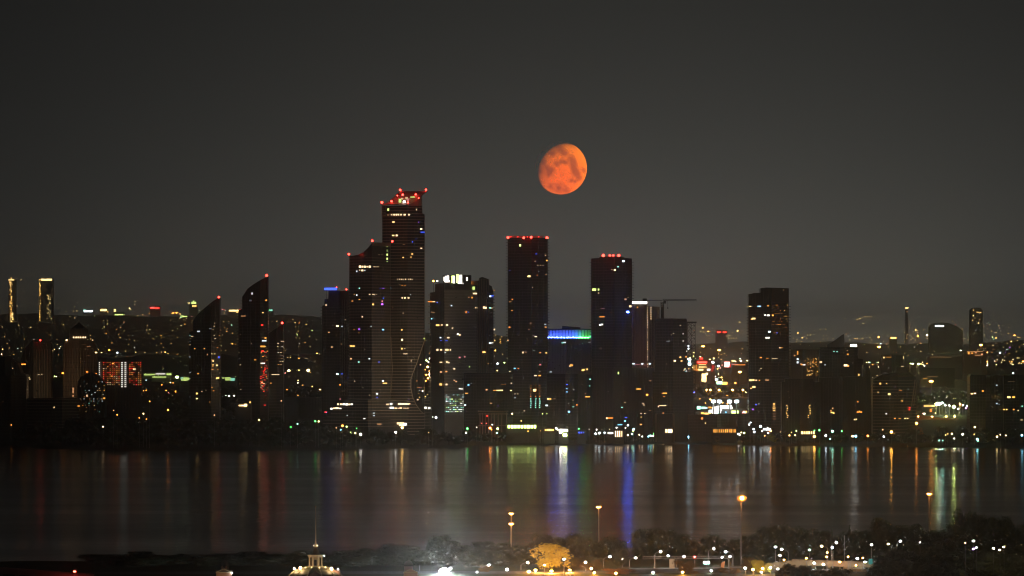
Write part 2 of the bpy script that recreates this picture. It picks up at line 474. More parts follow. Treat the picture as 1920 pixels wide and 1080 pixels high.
    def rnd(s, n, seed, cols=('warm', 'yellow', 'warm', 'amber', 'white'), L=(.25, .5, .9), ylim=None, xlim=None):
        rg = random.Random(seed)
        y0, y1 = ylim or (min(p[1] for p in s.top) + 6, 800)
        xa, xb = xlim or (s.x0 + 2, s.x1 - 2)
        for _ in range(int(n * .5)):
            px = rg.uniform(xa, xb); py = rg.uniform(y0, y1)
            if interp(s.top, px) > py - 3: continue
            fl = 3.0 * FPX / s.Y; py = round(py / fl) * fl
            s.win(px, py, rg.uniform(1.4, 3.6), rg.uniform(1.2, 2.0), rg.choice(cols), rg.choice(L) * .8)
    def part(s, mb, name, m, kind=None, smooth_=False):
        o = mb.build(name, m, s.root, smooth_, kind); o.location = -s.root.location; return o
    def beacon(s, px, py, Y=None, r=1.05, L=60, c='red', dy=-1.0):
        Y = Y or s.Y + 4
        p = at(px, py, Y)
        zt = min(zat(interp(s.top, px), s.Y) - 1.0, p.z - 2)
        b = put('beacon', ballmesh(emit(c, L, True)), s.root, p, 0, (r, r, r))
        m = MB().tube((0, 0, -max(1.5, p.z - zt)), (0, 0, -r * .8), .22, .15, 5).mesh('mast', M_metal)
        put('mast', m, b, p)
        b.children[0].scale = (1 / r, 1 / r, 1 / r); b.children[0].location = (0, 0, 0)
        return b
# ---------------- A-D: the western cluster
T = Tower('apartment_block', 'dark low apartment block with stepped shoulders at the western edge of the skyline', 'apartment block', -40, 10, 49, [(-40, 672), (8, 669), (14, 667), (20, 672), (34, 681), (40, 700), (49, 702)], 5450, M_conc, M_slabd, thick=.5, over=.3, depth=30, slab_top=705)
T.wins('z1', [(124, 577, 9, 3, 'orange', 6), (66, 598, 2, 2, 'warm', 1), (108, 725, 6, 10, 'amber', .8), (100, 735, 2, 3, 'orange', 1.5), (120, 742, 2, 2, 'amber', 2), (130, 830, 3, 4, 'brown', .6), (48, 765, 1.5, 8, 'brown', .3)])
T.rnd(10, 1, L=(.15, .3)); T.beacon(3, 664, L=8, c='warm', r=.5)
T = Tower('apartment_tower', 'broad dark ribbed tower with sloping shoulder beside the pyramid roofed tower', 'apartment tower', 40, 62, 95, [(40, 672), (47, 652), (55, 645), (58, 640), (62, 638), (64, 642), (94, 642), (95, 648)], 5520, M_conc, None, depth=24)
for x in range(64, 95, 5):
    T.part(MB().box(T.plan(x).x - .35, T.plan(x).x + .35, T.plan(x).y - .9, T.plan(x).y + .2, T.gz, zat(655, 5520)), 'pilaster', M_pale)
T.wins('z1', [(154, 648, 5, 3, 'yellow', 3), (162, 656, 2, 2, 'warm', 3), (204, 632, 4, 2, 'warm', .8), (220, 630, 3, 2, 'warm', .8), (213, 787, 4, 3, 'brown', 1)])
T.beacon(75.5, 638, L=25, r=.7)
T = Tower('apartment_tower', 'tall ornate apartment tower with a pointed pyramid roof and a lit lantern storey', 'apartment tower', 118, 148, 180, [(118, 652), (121, 641), (127, 638), (172, 638), (177, 652), (180, 662)], 5540, mat('ornate_concrete', (.30, .22, .16), .85, .2, .15, .1), None, depth=28)
for x in (121, 126, 131, 136, 141, 146, 151, 157, 163, 169, 175):
    p = T.plan(x); T.part(MB().box(p.x - .5, p.x + .5, p.y - 1.0, p.y + .2, T.gz, zat(652, 5540)), 'pilaster', M_pale)
for yy in range(662, 790, 9):
    z = zat(yy, 5540); pts = [T.plan(118), T.Cp, T.plan(180)]
    m = MB().prism([(p.x, p.y - .5) for p in pts] + [(pts[2].x, pts[2].y + 5), (pts[0].x, pts[0].y + 5)], z - .25, z + .25); T.part(m, 'floor_band', M_conc)
cx_ = xat(148, 5556)
S_ = 5556 / FPX
T.part(MB().lathe([(21 * S_, zat(640, 5556)), (18.5 * S_, zat(626, 5556)), (18 * S_, zat(622, 5556)), (17.5 * S_, zat(616, 5556)), (14 * S_, zat(615.5, 5556))], 8, (cx_, 5556, 0), PI / 8), 'lantern', M_conc)
T.part(MB().lathe([(17 * S_, zat(616, 5556)), (13 * S_, zat(612, 5556)), (6 * S_, zat(608, 5556)), (1.2 * S_, zat(604.5, 5556)), (.4 * S_, zat(602, 5556))], 4, (cx_, 5556, 0), PI / 4), 'roof', mat('copper_roof', (.035, .028, .025), .6))
for x in (138, 143, 147, 151, 156, 160):
    q = at(x, 632.6, 5556 - 19.3 * S_); put('lit_window', unit(emit('warm', 2.5)), T.root, q, 0, (1.5, .4, 1.5))
T.wins('z1', [(357, 448, 3.5, 3.5, 'warm', 12), (334, 624, 5, 4, 'orange', 9), (462, 617, 4, 3, 'orange', 5), (515, 628, 3, 3, 'orange', 6), (491, 448, 2, 2, 'warm', 3), (392, 716, 3, 14, 'brown', 1.2), (392, 745, 3, 4, 'brown', 1.2), (470, 482, 8, 1, 'brown', .8), (395, 590, 1.5, 10, 'brown', .25), (430, 560, 1.5, 20, 'brown', .15), (512, 514, 4, 3, 'yellow', 8)])
for yy in (470, 500, 530, 560): T.wins('z1', [(440 + yy % 7 * 6, yy, 12, .8, 'brown', .35)])
T = Tower('apartment_block', 'dark mid rise block with many small greenish windows below the pyramid roofed tower', 'apartment block', 145, 170, 197, [(145, 716), (152, 706), (160, 702), (172, 698), (182, 704), (190, 712), (197, 722)], 5440, M_conc, None, depth=25)
rg = random.Random(3)
for _ in range(46):
    T.win(rg.uniform(147, 195), round(rg.uniform(715, 775) / 4) * 4, 1.8, 1.8, rg.choice(('teal', 'warm', 'cool', 'yellow', 'orange')), rg.choice((.3, .5, .9)))
T.wins('z1', [(553, 758, 4, 4, 'amber', 2), (553, 716, 2, 3, 'amber', 1), (553, 690, 2, 2, 'amber', .7), (466, 744, 4, 5, 'warm', 1.2)])
T = Tower('apartment_block', 'long low block of banded balconies under the western towers', 'apartment block', 51, 116, 196, 747, 5400, M_conc, M_slab, thick=.4, over=.35, ang=15)
T.wins('z1', [(290, 806, 3, 3, 'yellow', 2), (417, 799, 4, 3, 'amber', 1.8)]); T.rnd(14, 5, L=(.15, .3), ylim=(752, 782))
T = Tower('apartment_block', 'dark block with faint vertical bands at the foot of the western shoulder block', 'apartment block', -30, 20, 50, 705, 5390, M_conc, M_slabd, thick=.4, ang=20)
T.rnd(10, 8, L=(.12, .25))
# ---------------- E: lit slab with white stairwells
T = Tower('apartment_block', 'slab apartment block glowing red and amber with two bright white stairwells', 'apartment block', 186, 191, 265, 676, 5900, mat('brick_slab', (.13, .07, .05), .85), None, ang=68, base=20)
for x in range(192, 264, 6):
    p = T.plan(x); T.part(MB().box(p.x - .3, p.x + .3, p.y - 1.2, p.y + .2, T.gz, T.ztop), 'fin_wall', M_conc)
rg = random.Random(7)
for j in range(13):
    y = 680 + j * 3.75
    T.win(189, y, 2.4, 2.2, 'white', 2.2, out=1.0)
    T.win(228, y, 4.2, 2.4, 'white', 1.7, out=1.0); T.win(234.3, y, 4.8, 2.4, 'white', 1.5, out=1.0)
    for i in range(18):
        x = 194 + i * 4.1
        if 223 < x < 240: continue
        c = rg.choice(('red', 'orange', 'orange', 'amber', 'warm', 'red', None, None))
        if c and j < 12: T.win(x, y, rg.uniform(1.6, 3.4), 1.9, c, rg.choice((1.2, 2, 3.4)) if c == 'red' else rg.choice((.8, 1.5)))
T.wins('z1', [(715, 603, 5, 4, 'warm', 5), (600, 572, 4, 3, 'orange', 5), (595, 640, 3, 3, 'orange', 4)])
# ---------------- F G H: the three sail topped towers
T = Tower('sail_tower', 'westernmost of three dark towers whose roofs sweep up to a point', 'apartment tower', 355, 396, 411.5, [(355, 622), (361.5, 621), (362, 601), (368, 592), (378, 582), (390, 572), (400, 564), (411.5, 557.5)], 5450, M_glass, M_slabd, thick=.5, over=.25, balc=1.6, depth=24, slab_top=592)
T.wins('z2', [(150, 402, 7, 3.5, 'cool', 1.2), (213, 387, 6, 3, 'cool', .35), (115, 428, 6, 2, 'warm', 1), (130, 494, 2.5, 2.5, 'amber', 2), (181, 494, 3, 2, 'amber', 2), (197, 525, 2, 4, 'brown', .9), (148, 627, 4, 3, 'amber', 1.5), (141, 733, 4, 4, 'gold', 5), (141, 760, 4, 3, 'yellow', 4), (256, 540, 3, 5, 'blue', 3), (168, 722, 3, 2, 'warm', .8), (225, 560, 2.5, 4, 'yellow', 3), (245, 583, 4, 4, 'yellow', 3), (225, 580, 3, 3, 'gold', 2), (250, 650, 6, 4, 'gold', 4), (244, 653, 3, 3, 'yellow', 4), (190, 715, 1.5, 2, 'warm', .8), (210, 778, 2, 2, 'amber', 1)])
T.rnd(75, 11, ('warm', 'yellow', 'amber', 'orange'), (.3, .6, 1.2, 2), (596, 745), (396.5, 411))
T.rnd(20, 12, ('cool', 'teal', 'warm'), (.4, .9), (620, 760), (355.5, 358)); T.beacon(410.3, 557, L=17)
T = Tower('sail_tower', 'tallest of three dark sail roofed towers, red lit windows down its edge', 'apartment tower', 447, 487, 502, [(447, 581), (453.5, 579), (454, 556), (459, 549), (464, 541), (475, 533), (488, 525), (502, 518)], 5470, M_glass, M_slabd, thick=.5, over=.25, balc=1.6, depth=24, slab_top=560)
T.wins('z2', [(435, 200, 3, 5, 'cool', 1.5), (427, 237, 6, 4, 'cool', .25), (388, 320, 12, 2, 'brown', 1.2), (490, 302, 3, 2.5, 'gold', 3), (508, 236, 3, 4, 'amber', 2.5), (486, 368, 5, 4, 'red', 3), (497, 452, 10, 3, 'cool', 2.5), (504, 437, 4, 3, 'amber', 3), (490, 482, 11, 4, 'amber', 2.5), (488, 507, 5, 4, 'red', 3), (452, 553, 5, 3, 'amber', 1), (490, 572, 10, 3, 'white', 3), (432, 467, 2, 2, 'warm', .5), (425, 780, 4, 4, 'gold', 3), (480, 700, 2, 2, 'warm', 1), (500, 795, 5, 3, 'red', 1)])
rg = random.Random(21)
for j in range(46):
    y = rg.uniform(655, 735); T.win(rg.uniform(488, 501), y, rg.uniform(1.6, 3.4), 2, rg.choice(('red', 'red', 'orange', 'amber', 'warm')), rg.choice((.5, 1, 2.2)))
for j in range(12): T.win(rg.uniform(488, 500), 690 + j * 3.2, 3.4, 2, 'red', 2.0, sampled=(j % 3 == 0))
T.rnd(22, 22, ('warm', 'red', 'amber'), (.3, .8), (560, 760), (488, 501)); T.rnd(14, 23, ('cool', 'amber', 'warm'), (.4, 1.2), (600, 740), (447.5, 452)); T.beacon(500, 516.5, L=17, r=1.2)
T = Tower('sail_tower', 'shortest of three dark towers whose roofs sweep up to a point', 'apartment tower', 501, 519, 531, [(501, 627), (506, 624), (514, 618), (522, 613), (530, 607), (531, 607)], 5520, M_glass, M_slabd, thick=.5, over=.25, depth=22, slab_top=640)
T.wins('z2', [(560, 632, 20, 2, 'warm', 1.8), (536, 678, 3, 3, 'amber', 1), (595, 455, 8, 2, 'warm', 1)])
T.rnd(60, 31, ('warm', 'yellow', 'white', 'amber'), (.4, .8, 1.6), (640, 690), (519.5, 530.5)); T.beacon(529, 605.5, L=24)
# ---------------- I: tower with blue lit parapet
T = Tower('apartment_tower', 'dark tower with a blue lit rooftop parapet beside the tallest tower', 'apartment tower', 604, 637, 657, [(604, 573), (608, 572), (608.5, 561), (615.5, 560), (616, 545), (657, 545)], 5620, M_glass, M_slabd, thick=.5, over=.25, balc=1.5, depth=26, slab_top=575)
T.part(MB().box(xat(608, 5618), xat(632, 5618), 5616, 5618, zat(544, 5618), zat(539.5, 5618)), 'lit_parapet', emit('blue', 2.5, True))
pm = MB()
for x in (638, 642.5, 647, 651.5, 656): pm.box(xat(x, 5560) - .25, xat(x, 5560) + .25, 5614, 5640, zat(742, 5615), zat(562, 5615))
for j in range(30): z = zat(742, 5615) + j * 3.1; pm.box(xat(638, 5615), xat(656, 5615), 5614.5, 5640, z - .3, z + .3)
T.part(pm, 'balcony_grid', M_greyw, 'stuff')
T.beacon(612.5, 542.5, L=20, c='purple', r=.8); T.beacon(631, 538, L=25, r=.6); T.beacon(649.5, 542.5, L=30, r=.7)
T.wins('z3', [(88, 968, 3.5, 4, 'warm', 1.6), (85, 935, 5, 7, 'blue', .12)])
T.wins('z4', [(172, 125, 6, 4, 'warm', 7), (203, 128, 4, 3, 'cool', 1.5), (228, 78, 2, 2, 'warm', 1), (108, 172, 4, 2.5, 'brown', 1.6), (130, 283, 4, 3, 'brown', 2), (200, 260, 3, 3, 'brown', 1), (172, 485, 5, 4, 'cool', 6), (203, 485, 4, 3.5, 'blue', 3), (200, 508, 3, 2, 'orange', 2), (189, 566, 3, 3, 'orange', 4), (190, 673, 3, 3, 'pink', 1), (245, 513, 3, 1.5, 'blue', 1)])
T.rnd(10, 41, L=(.2, .4))
# ---------------- J: the tallest pair, with sweeping crowns
JT = [(717, 381.5), (724, 379.5), (733, 374), (742, 366), (750, 358.3), (752, 383), (764, 383), (771, 381), (778, 377), (786, 370), (791, 365), (791.5, 400), (795.5, 400)]
trim = [(632, 798), (640, 796), (652, 791), (665, 787), (680, 782), (700, 774), (711, 770.5), (728, 770.5), (745, 774), (760, 781), (772, 790), (776, 796), (800, 800)]
T = Tower('skyscraper', 'tallest tower with a red lit swooping crown and pale balcony bands', 'skyscraper', 717, 764, 795.5, [(717, 385), (791, 385), (791.5, 400), (795.5, 400)], 5540, M_glass, M_slab, floor=2.96, thick=.75, over=.55, depth=30, ang=40, clip=[(b, a) for a, b in []] or [(a, b) for a, b in trim], mull=True)
# crown: a curved roof sheet sweeping from the low front up to the high back edge, with a side fin
def crown_sheet():
    prof = [(0, 382.5), (.2, 381), (.4, 376.5), (.6, 370.5), (.8, 363.5), (1, 358.5)]
    v = []; fs = []
    n = len(prof)
    for k, (t_, y) in enumerate(prof):
        yy = 5532 + 30 * t_
        for (a, b_) in ((717, 751), (767, 800)):
            x = a + (b_ - a) * t_
            p = at(x, y, yy); v.append((p.x, yy, p.z))
    for k in range(n - 1): fs.append((2 * k, 2 * k + 1, 2 * k + 3, 2 * k + 2))
    m = len(v)
    v += [(a, b_, c - .9) for a, b_, c in v]
    fs += [tuple(i + m for i in f)[::-1] for f in fs[:]]
    for k in range(n - 1):
        for e in (0, 1):
            fs.append((2 * k + e, 2 * k + 2 + e, m + 2 * k + 2 + e, m + 2 * k + e))
    fs += [(0, 1, m + 1, m), (2 * n - 2, 2 * n - 1, m + 2 * n - 1, m + 2 * n - 2)]
    return MB().add(v, fs)
T.part(crown_sheet(), 'crown_roof', mat('crown_panel', (.42, .36, .33), .6, .3), smooth_=False)
# side fin under the sheet, its edge following the sweep
fv = []
for (x, y, Yf) in ((767, 383.5, 5533), (776, 379, 5540), (784, 372, 5547), (791, 365, 5554), (792, 386, 5554), (767, 386, 5533)):
    p = at(x, y, Yf); fv.append((p.x, Yf, p.z))
T.part(MB().add(fv + [(a - .8, b_, c) for a, b_, c in fv], [(0, 1, 2, 3, 4, 5), (11, 10, 9, 8, 7, 6)] + [(i, i + 6, (i + 1) % 6 + 6, (i + 1) % 6) for i in range(6)]), 'crown_fin', M_slab)
# plant room glowing inside the crown
T.part(MB().box(xat(747, 5548), xat(771, 5548), 5546, 5556, zat(381, 5548), zat(371.5, 5548)), 'plant_room', mat('plant_room_panel', (.5, .44, .38), .6))
for (u, v, w, h, c, L) in ((640, 185, 5, 7, 'lime', 1.2), (672, 194, 5, 4, 'white', 9), (655, 170, 4, 3, 'warm', .9), (690, 165, 5, 4, 'warm', .8), (735, 158, 9, 2.5, 'lime', .8), (700, 178, 4, 4, 'pink', .8)):
    x, y = zp('z3', u, v); q = at(x, y, 5531.5 if y > 373 else 5545); put('crown_lamp', unit(emit(c, L, False)), T.root, q, 0, (w * .53, .5, h * .53))
for (u, v, r, L, Yb) in ((504, 198, 1.25, 18, 5530), (641, 105, 1.1, 17, 5562), (835, 103, 1.0, 17, 5562), (660, 140, 1.1, 17, 5546), (758, 138, 1.0, 17, 5551), (578, 190, 1.1, 17, 5534), (700, 197, .9, 17, 5531)):
    x, y = zp('z3', u, v); p = at(x, y, Yb)
    bb = put('beacon', ballmesh(emit('red', L, True)), T.root, p, 0, (r, r, r))
    m_ = MB().tube((0, 0, -3.2), (0, 0, -r * .7), .2, .15, 5).mesh('mast', M_metal); mo = put('mast', m_, bb); mo.location = (0, 0, 0); mo.scale = (1 / r, 1 / r, 1 / r)
# red wash lamps mounted under the crown rim
for (x, y, Yb, s_) in ((733, 378.5, 5536, 7), (745, 368, 5545, 7), (785, 372.5, 5542, 6)):
    p = at(x, y - 1.2, Yb); put('wash_lamp', ballmesh(emit('red', 30, True)), T.root, p, 0, (.6, .6, .6))
# open frames at the corner of the crown
for (yt, yb) in ((384, 396), (398, 405)):
    fm = MB(); X0, X1 = xat(716, 5536), xat(724, 5536); z0, z1 = zat(yb, 5536), zat(yt, 5536)
    for (a, b_) in ((X0, X0 + .7), ((X0 + X1) / 2 - .3, (X0 + X1) / 2 + .3), (X1 - .7, X1)): fm.box(a, b_, 5528, 5529, z0, z1)
    fm.box(X0 + .7, X1 - .7, 5528.1, 5529.1, z0, z0 + .7); fm.box(X0 + .7, X1 - .7, 5528.1, 5529.1, z1 - .7, z1)
    T.part(fm, 'corner_frame', M_slab)
# lighter trim lines sweeping down the two faces
def trimline(T, pts, name='trim', m=M_slab, w=.42, lift=1.0):
    mb_ = MB()
    for (xa, ya), (xb, yb) in zip(pts, pts[1:]):
        xa, xb = min(xa, T.x1), min(xb, T.x1)
        p, q = T.plan(xa), T.plan(xb)
        mb_.tube((p.x, p.y - lift, zat(ya, p.y)), (q.x, q.y - lift, zat(yb, q.y)), w, w, 6)
    return T.part(mb_, name, m)
trimline(T, [(b, a) for a, b in trim if a < 777], lift=1.3)
trimline(T, [(733, 632), (734, 660), (735.5, 690), (734.5, 715), (733, 735)], lift=1.3)
T.wins('z3', [(555, 252, 4, 6, 'lime', 3), (760, 252, 2, 4, 'warm', 1.2), (555, 292, 5, 3, 'brown', .6), (580, 290, 4, 4, 'warm', 1.5), (600, 290, 4, 4, 'warm', 3.5), (617, 290, 4, 4, 'warm', 4), (632, 290, 3, 4, 'warm', 3.5), (650, 290, 5, 4, 'warm', 2.2), (678, 290, 5, 4, 'warm', 3.2), (703, 290, 4, 4, 'warm', 2.6), (594, 345, 6, 3.5, 'yellow', 2.6), (776, 347, 2, 3, 'purple', .8), (795, 397, 4.5, 4, 'warm', 5), (806, 422, 10, 4, 'blue', 1.2), (592, 446, 6, 3.5, 'yellow', 2.6), (618, 446, 4.5, 4.5, 'warm', 3.6), (757, 472, 3, 2, 'blue', .6), (730, 494, 2, 3, 'blue', 2.5), (796, 542, 4, 3, 'warm', 2.6), (728, 585, 4, 3, 'gold', 2.6), (718, 608, 3, 2.5, 'gold', 1.6), (667, 611, 3, 3, 'gold', 3), (672, 514, 5, 1.5, 'brown', .5), (660, 820, 3, 2, 'orange', 1), (682, 820, 3, 2, 'orange', 1), (715, 890, 2, 2, 'cool', 1), (660, 914, 3, 4, 'warm', 2.6), (680, 914, 4, 4, 'warm', 3.2), (700, 914, 4, 4, 'warm', 2.4), (668, 1028, 4, 2, 'warm', .7), (588, 985, 3, 2, 'brown', .5), (571, 841, 4, 2.5, 'cyan', 1.2)])
for u, L in ((625, .6), (640, 1), (655, 1.4), (668, .8), (685, 1.4), (700, .9), (715, 1.2), (728, .7)): T.wins('z3', [(u, 774 + (u % 3), 3, 3.5, 'warm', L)])
T.wins('z4', [(657, 154, 3, 3.5, 'gold', 3), (659, 229, 4, 5, 'warm', 5), (819, 219, 3, 3, 'lime', 5), (657, 295, 3.5, 4, 'gold', 3.4), (679, 295, 2.5, 2.5, 'warm', .9), (684, 334, 10, 2, 'warm', 1.8), (721, 387, 2.5, 3, 'warm', .9), (790, 415, 3, 3, 'warm', 2), (762, 537, 3, 2, 'orange', 1.2), (788, 588, 7, 1.5, 'pink', 1), (806, 612, 3, 4, 'white', 3.5), (783, 660, 3, 3, 'gold', 1.2), (770, 678, 3, 3, 'warm', 2), (700, 680, 6, 6, 'purple', .15), (820, 600, 2, 2, 'gold', .8)])
T.rnd(16, 52, ('amber', 'gold', 'cool'), (.4, 1), (725, 755), (782, 795)); T.rnd(30, 53, ('warm', 'white', 'cool'), (.12, .25, .4), (400, 750), (737, 794))
for (x, y, r, L, lab) in ((804.5, 688, 1.1, 1500, 'upper added lamp lighting the right face of the tallest tower'), (807, 702, 1.1, 1500, 'lower added lamp lighting the right face of the tallest tower')):
    p = at(x, y, 5470); t_ = thing('added_face_lamp', lab, 'lamp mast', (p.x, 5470, 3))  # unseen lamps added to brighten the right face of the tallest tower
    put('lamp_head', ballmesh(emit('warm', L * .55, True)), t_, p, 0, (r, r, r)); put('post', MB().tube((0, 0, 3 - p.z), (0, 0, -r * .6), .3, .2, 6).mesh('post', M_pole), t_, p)
    put('light_shield', MB().box(-.9, 2.2, -1.5, -1.3, -2.2, 2.2).box(1.3, 1.5, -1.29, 9.0, -2.6, 2.6).mesh('light_shield', M_metal), t_, p)  # plates added to keep the light off the lake and the next tower
S2 = Tower('skyscraper', 'lower of the joined tallest pair, its roof sweeping up towards its taller neighbour', 'skyscraper', 655, 697, 731.5, [(655, 479), (662, 479), (672, 477), (682, 472), (690, 464.5), (697, 456), (731.5, 455)], 5515, M_glass, M_slab, floor=2.96, thick=.55, over=.4, balc=.6, depth=28, ang=36, slab_top=480)
for k, (yt, yb) in enumerate(((479, 487), (487.4, 495), (495.5, 503))):
    fm = MB(); X0, X1 = xat(653.5, 5508), xat(662, 5508); z0, z1 = zat(yb, 5508), zat(yt, 5508)
    for (a, b_) in ((X0, X0 + .6), (X0 + 2.2, X0 + 2.8), (X1 - .6, X1)): fm.box(a, b_, 5538, 5539, z0, z1)
    fm.box(X0 + .6, X1 - .6, 5538.1, 5539.1, z0, z0 + .5); fm.box(X0 + .6, X1 - .6, 5538.1, 5539.1, z1 - .5, z1)
    S2.part(fm, 'corner_frame', M_slab)
S2.part(MB().box(xat(698, 5512), xat(731, 5512), 5511.5, 5540, zat(461, 5512), zat(454.8, 5512)), 'parapet', mat('warm_parapet', (.4, .33, .28), .7))
S2.beacon(654.2, 476.5, L=17, r=1.1); S2.beacon(698, 451.5, L=17, r=1.1); S2.beacon(735.6, 452.5, Y=5512, L=17, r=1.1)
S2.wins('z3', [(342, 680, 5, 5.5, 'warm', 6), (360, 680, 4, 5, 'warm', 3), (378, 680, 5, 5, 'warm', 4.5), (396, 680, 3, 4, 'warm', 2.6), (415, 680, 5, 5, 'warm', 4.5), (445, 680, 5, 3, 'warm', .8), (468, 680, 6, 3, 'warm', .6), (318, 715, 3, 4, 'cool', 1.4), (340, 706, 3, 3, 'warm', 1.2), (360, 708, 4.5, 4, 'warm', 5), (378, 708, 3, 3, 'cool', 1), (338, 842, 3, 3, 'teal', 2), (318, 893, 3, 3, 'cool', 2.5), (300, 888, 3, 3, 'brown', .8), (338, 926, 4, 2, 'amber', 1.6), (285, 938, 4, 3, 'amber', 1), (360, 1056, 3, 3, 'warm', 2.4), (435, 963, 4, 4, 'gold', 4), (415, 888, 4, 3, 'warm', 1.2), (438, 888, 5, 2.5, 'warm', 1.5), (460, 888, 3, 2.5, 'warm', .6), (504, 940, 3, 4, 'pink', 1.5), (504, 962, 4, 4, 'purple', 8), (512, 917, 2, 3, 'blue', 1.6), (512, 842, 4, 2, 'purple', 1), (490, 842, 4, 2, 'blue', .5), (541, 530, 3, 2.5, 'lime', .6), (541, 560, 2.5, 6, 'lime', .5), (541, 590, 3, 5, 'lime', 3), (541, 620, 3, 5, 'lime', 3), (541, 642, 2.5, 2, 'lime', 1), (480, 590, 4, 3, 'warm', .25), (500, 590, 4, 3, 'warm', .2)])
S2.wins('z4', [(335, 149, 5, 4, 'purple', 1.6), (298, 152, 3, 2, 'orange', .8), (334, 176, 3, 2, 'amber', .6), (287, 276, 10, 3.5, 'gold', 3.2), (272, 274, 4, 3, 'gold', 3.4), (275, 370, 4, 4, 'brown', 2), (333, 395, 3.5, 3, 'teal', 2.6), (413, 370, 3.5, 3, 'cool', 3), (480, 395, 3, 2.5, 'blue', 2.5), (511, 152, 4, 3.5, 'cyan', 4), (426, 127, 2.5, 2, 'cool', 1.2), (510, 537, 4, 4, 'cool', 3), (524, 554, 10, 2.5, 'gold', 4), (466, 634, 4, 3, 'cool', 4), (466, 660, 3, 2.5, 'blue', 1.5), (415, 643, 3, 1.5, 'warm', 1.4), (440, 298, 3, 1.5, 'warm', .5), (407, 700, 3, 1.5, 'cool', 1.2), (378, 303, 2, 2, 'warm', .4), (303, 539, 2, 3, 'warm', .8), (362, 586, 3, 2, 'warm', .25)])
S2.rnd(24, 55, ('warm', 'cool', 'brown'), (.12, .25), (490, 755))
# podium of terraces at the foot of the pair
P_ = Tower('podium_terraces', 'stepped terraces with bright shopfronts spreading from the foot of the tallest pair', 'podium', 604, 690, 809, [(604, 789), (612, 783), (618, 775), (625, 766), (633, 757), (646, 751), (700, 749), (806, 750), (809, 760)], 5460, M_glass, M_slab, floor=3.1, thick=.55, over=.6, depth=40, ang=25, slab_bottom=800, slab_top=752)
P_.wins('z4', [(178, 712, 3.5, 4.5, 'warm', 4), (200, 712, 5, 4, 'warm', 4), (220, 712, 5, 4.5, 'white', 5), (243, 713, 6, 4.5, 'white', 6), (262, 713, 4, 4, 'warm', 5), (280, 712, 5, 4, 'white', 4), (128, 745, 5, 4, 'white', 7), (148, 742, 4, 3.5, 'warm', 5), (170, 741, 8, 4, 'warm', 6), (195, 743, 5, 3, 'white', 4), (85, 771, 5, 3, 'red', 5), (92, 773, 3, 2, 'blue', 2), (542, 713, 6, 4, 'warm', 1.8), (569, 710, 4.5, 5, 'white', 6), (635, 710, 8, 4.5, 'warm', 5), (660, 710, 6, 4.5, 'warm', 5), (682, 710, 5, 4.5, 'warm', 5), (702, 711, 6, 4, 'warm', 4), (574, 738, 9, 4.5, 'white', 6), (603, 742, 5, 3.5, 'warm', 3), (625, 743, 5, 3, 'warm', 1.4), (640, 741, 5, 4, 'warm', 3), (670, 742, 6, 3, 'warm', 1.2), (692, 742, 5, 3, 'warm', 1.2), (723, 737, 5, 4.5, 'white', 6), (746, 738, 6, 4.5, 'white', 6), (777, 741, 9, 4.5, 'white', 6), (806, 740, 4, 4, 'warm', 4), (826, 738, 5, 4.5, 'white', 5), (856, 741, 6, 4.5, 'white', 5), (638, 855, 16, 5, 'warm', 3.5), (652, 868, 14, 5, 'warm', 5), (672, 862, 8, 6, 'white', 5), (655, 886, 5, 5, 'yellow', 5), (375, 820, 6, 2, 'white', 2), (247, 796, 3, 2, 'cool', 1), (440, 778, 3, 2, 'cool', 1.6), (440, 798, 3, 2, 'cool', 1.6), (480, 862, 10, 4, 'brown', .8)])
for j, (y, xa, xb, L) in enumerate(((771.5, 630, 805, .25), (778, 655, 807, .45), (781.5, 740, 807, .8), (787, 612, 805, .35), (793, 608, 700, .35))):
    P_.win((xa + xb) / 2, y, (xb - xa) * .3, 1.0, 'brown', L * .6)
# ---------------- K: glass tower with lit crown
T = Tower('apartment_tower', 'three part tower with a bright white lit crown storey and grey curtain wall', 'apartment tower', 806, 833, 895, [(806, 548), (815.5, 547), (816, 532), (825, 531), (830, 531), (895, 535)], 5580, M_glass, None, depth=30, ang=60)
tb = MB(); gz = T.gz
T.part(MB().prism([T.plan(833.5) + Vector((0, -.8)), T.plan(893.5) + Vector((0, -.8)), T.plan(893.5) + Vector((0, 3)), T.plan(833.5) + Vector((0, 3))], gz, zat(543, 5580)), 'curtain_wall', M_greyw)
for j in range(43):
    y = 547 + j * 5.6; z = zat(y, 5580)
    m = MB().prism([T.plan(833) + Vector((0, -1.5)), T.plan(894) + Vector((0, -1.5)), T.plan(894) + Vector((0, 1)), T.plan(833) + Vector((0, 1))], z - .25, z + .25)
    if y < 780: T.part(m, 'floor_band', mat('spandrel', (.5, .5, .48), .6, .3))
for j in range(20):
    x0_ = 812 - 4; z = zat(553 + j * 10.7, 5585); T.part(MB().box(xat(803, 5585), xat(808, 5585), 5590, 5600, z - .45, z + .45), 'balcony_slab', M_slab)
T.part(MB().lathe([(27 * .53, 0), (27 * .53, zat(515.5, 5605) - zat(541, 5605))], 20, (xat(857, 5605), 5605, zat(541, 5605))), 'crown_drum', M_glass)
Xc = xat(857, 5605)
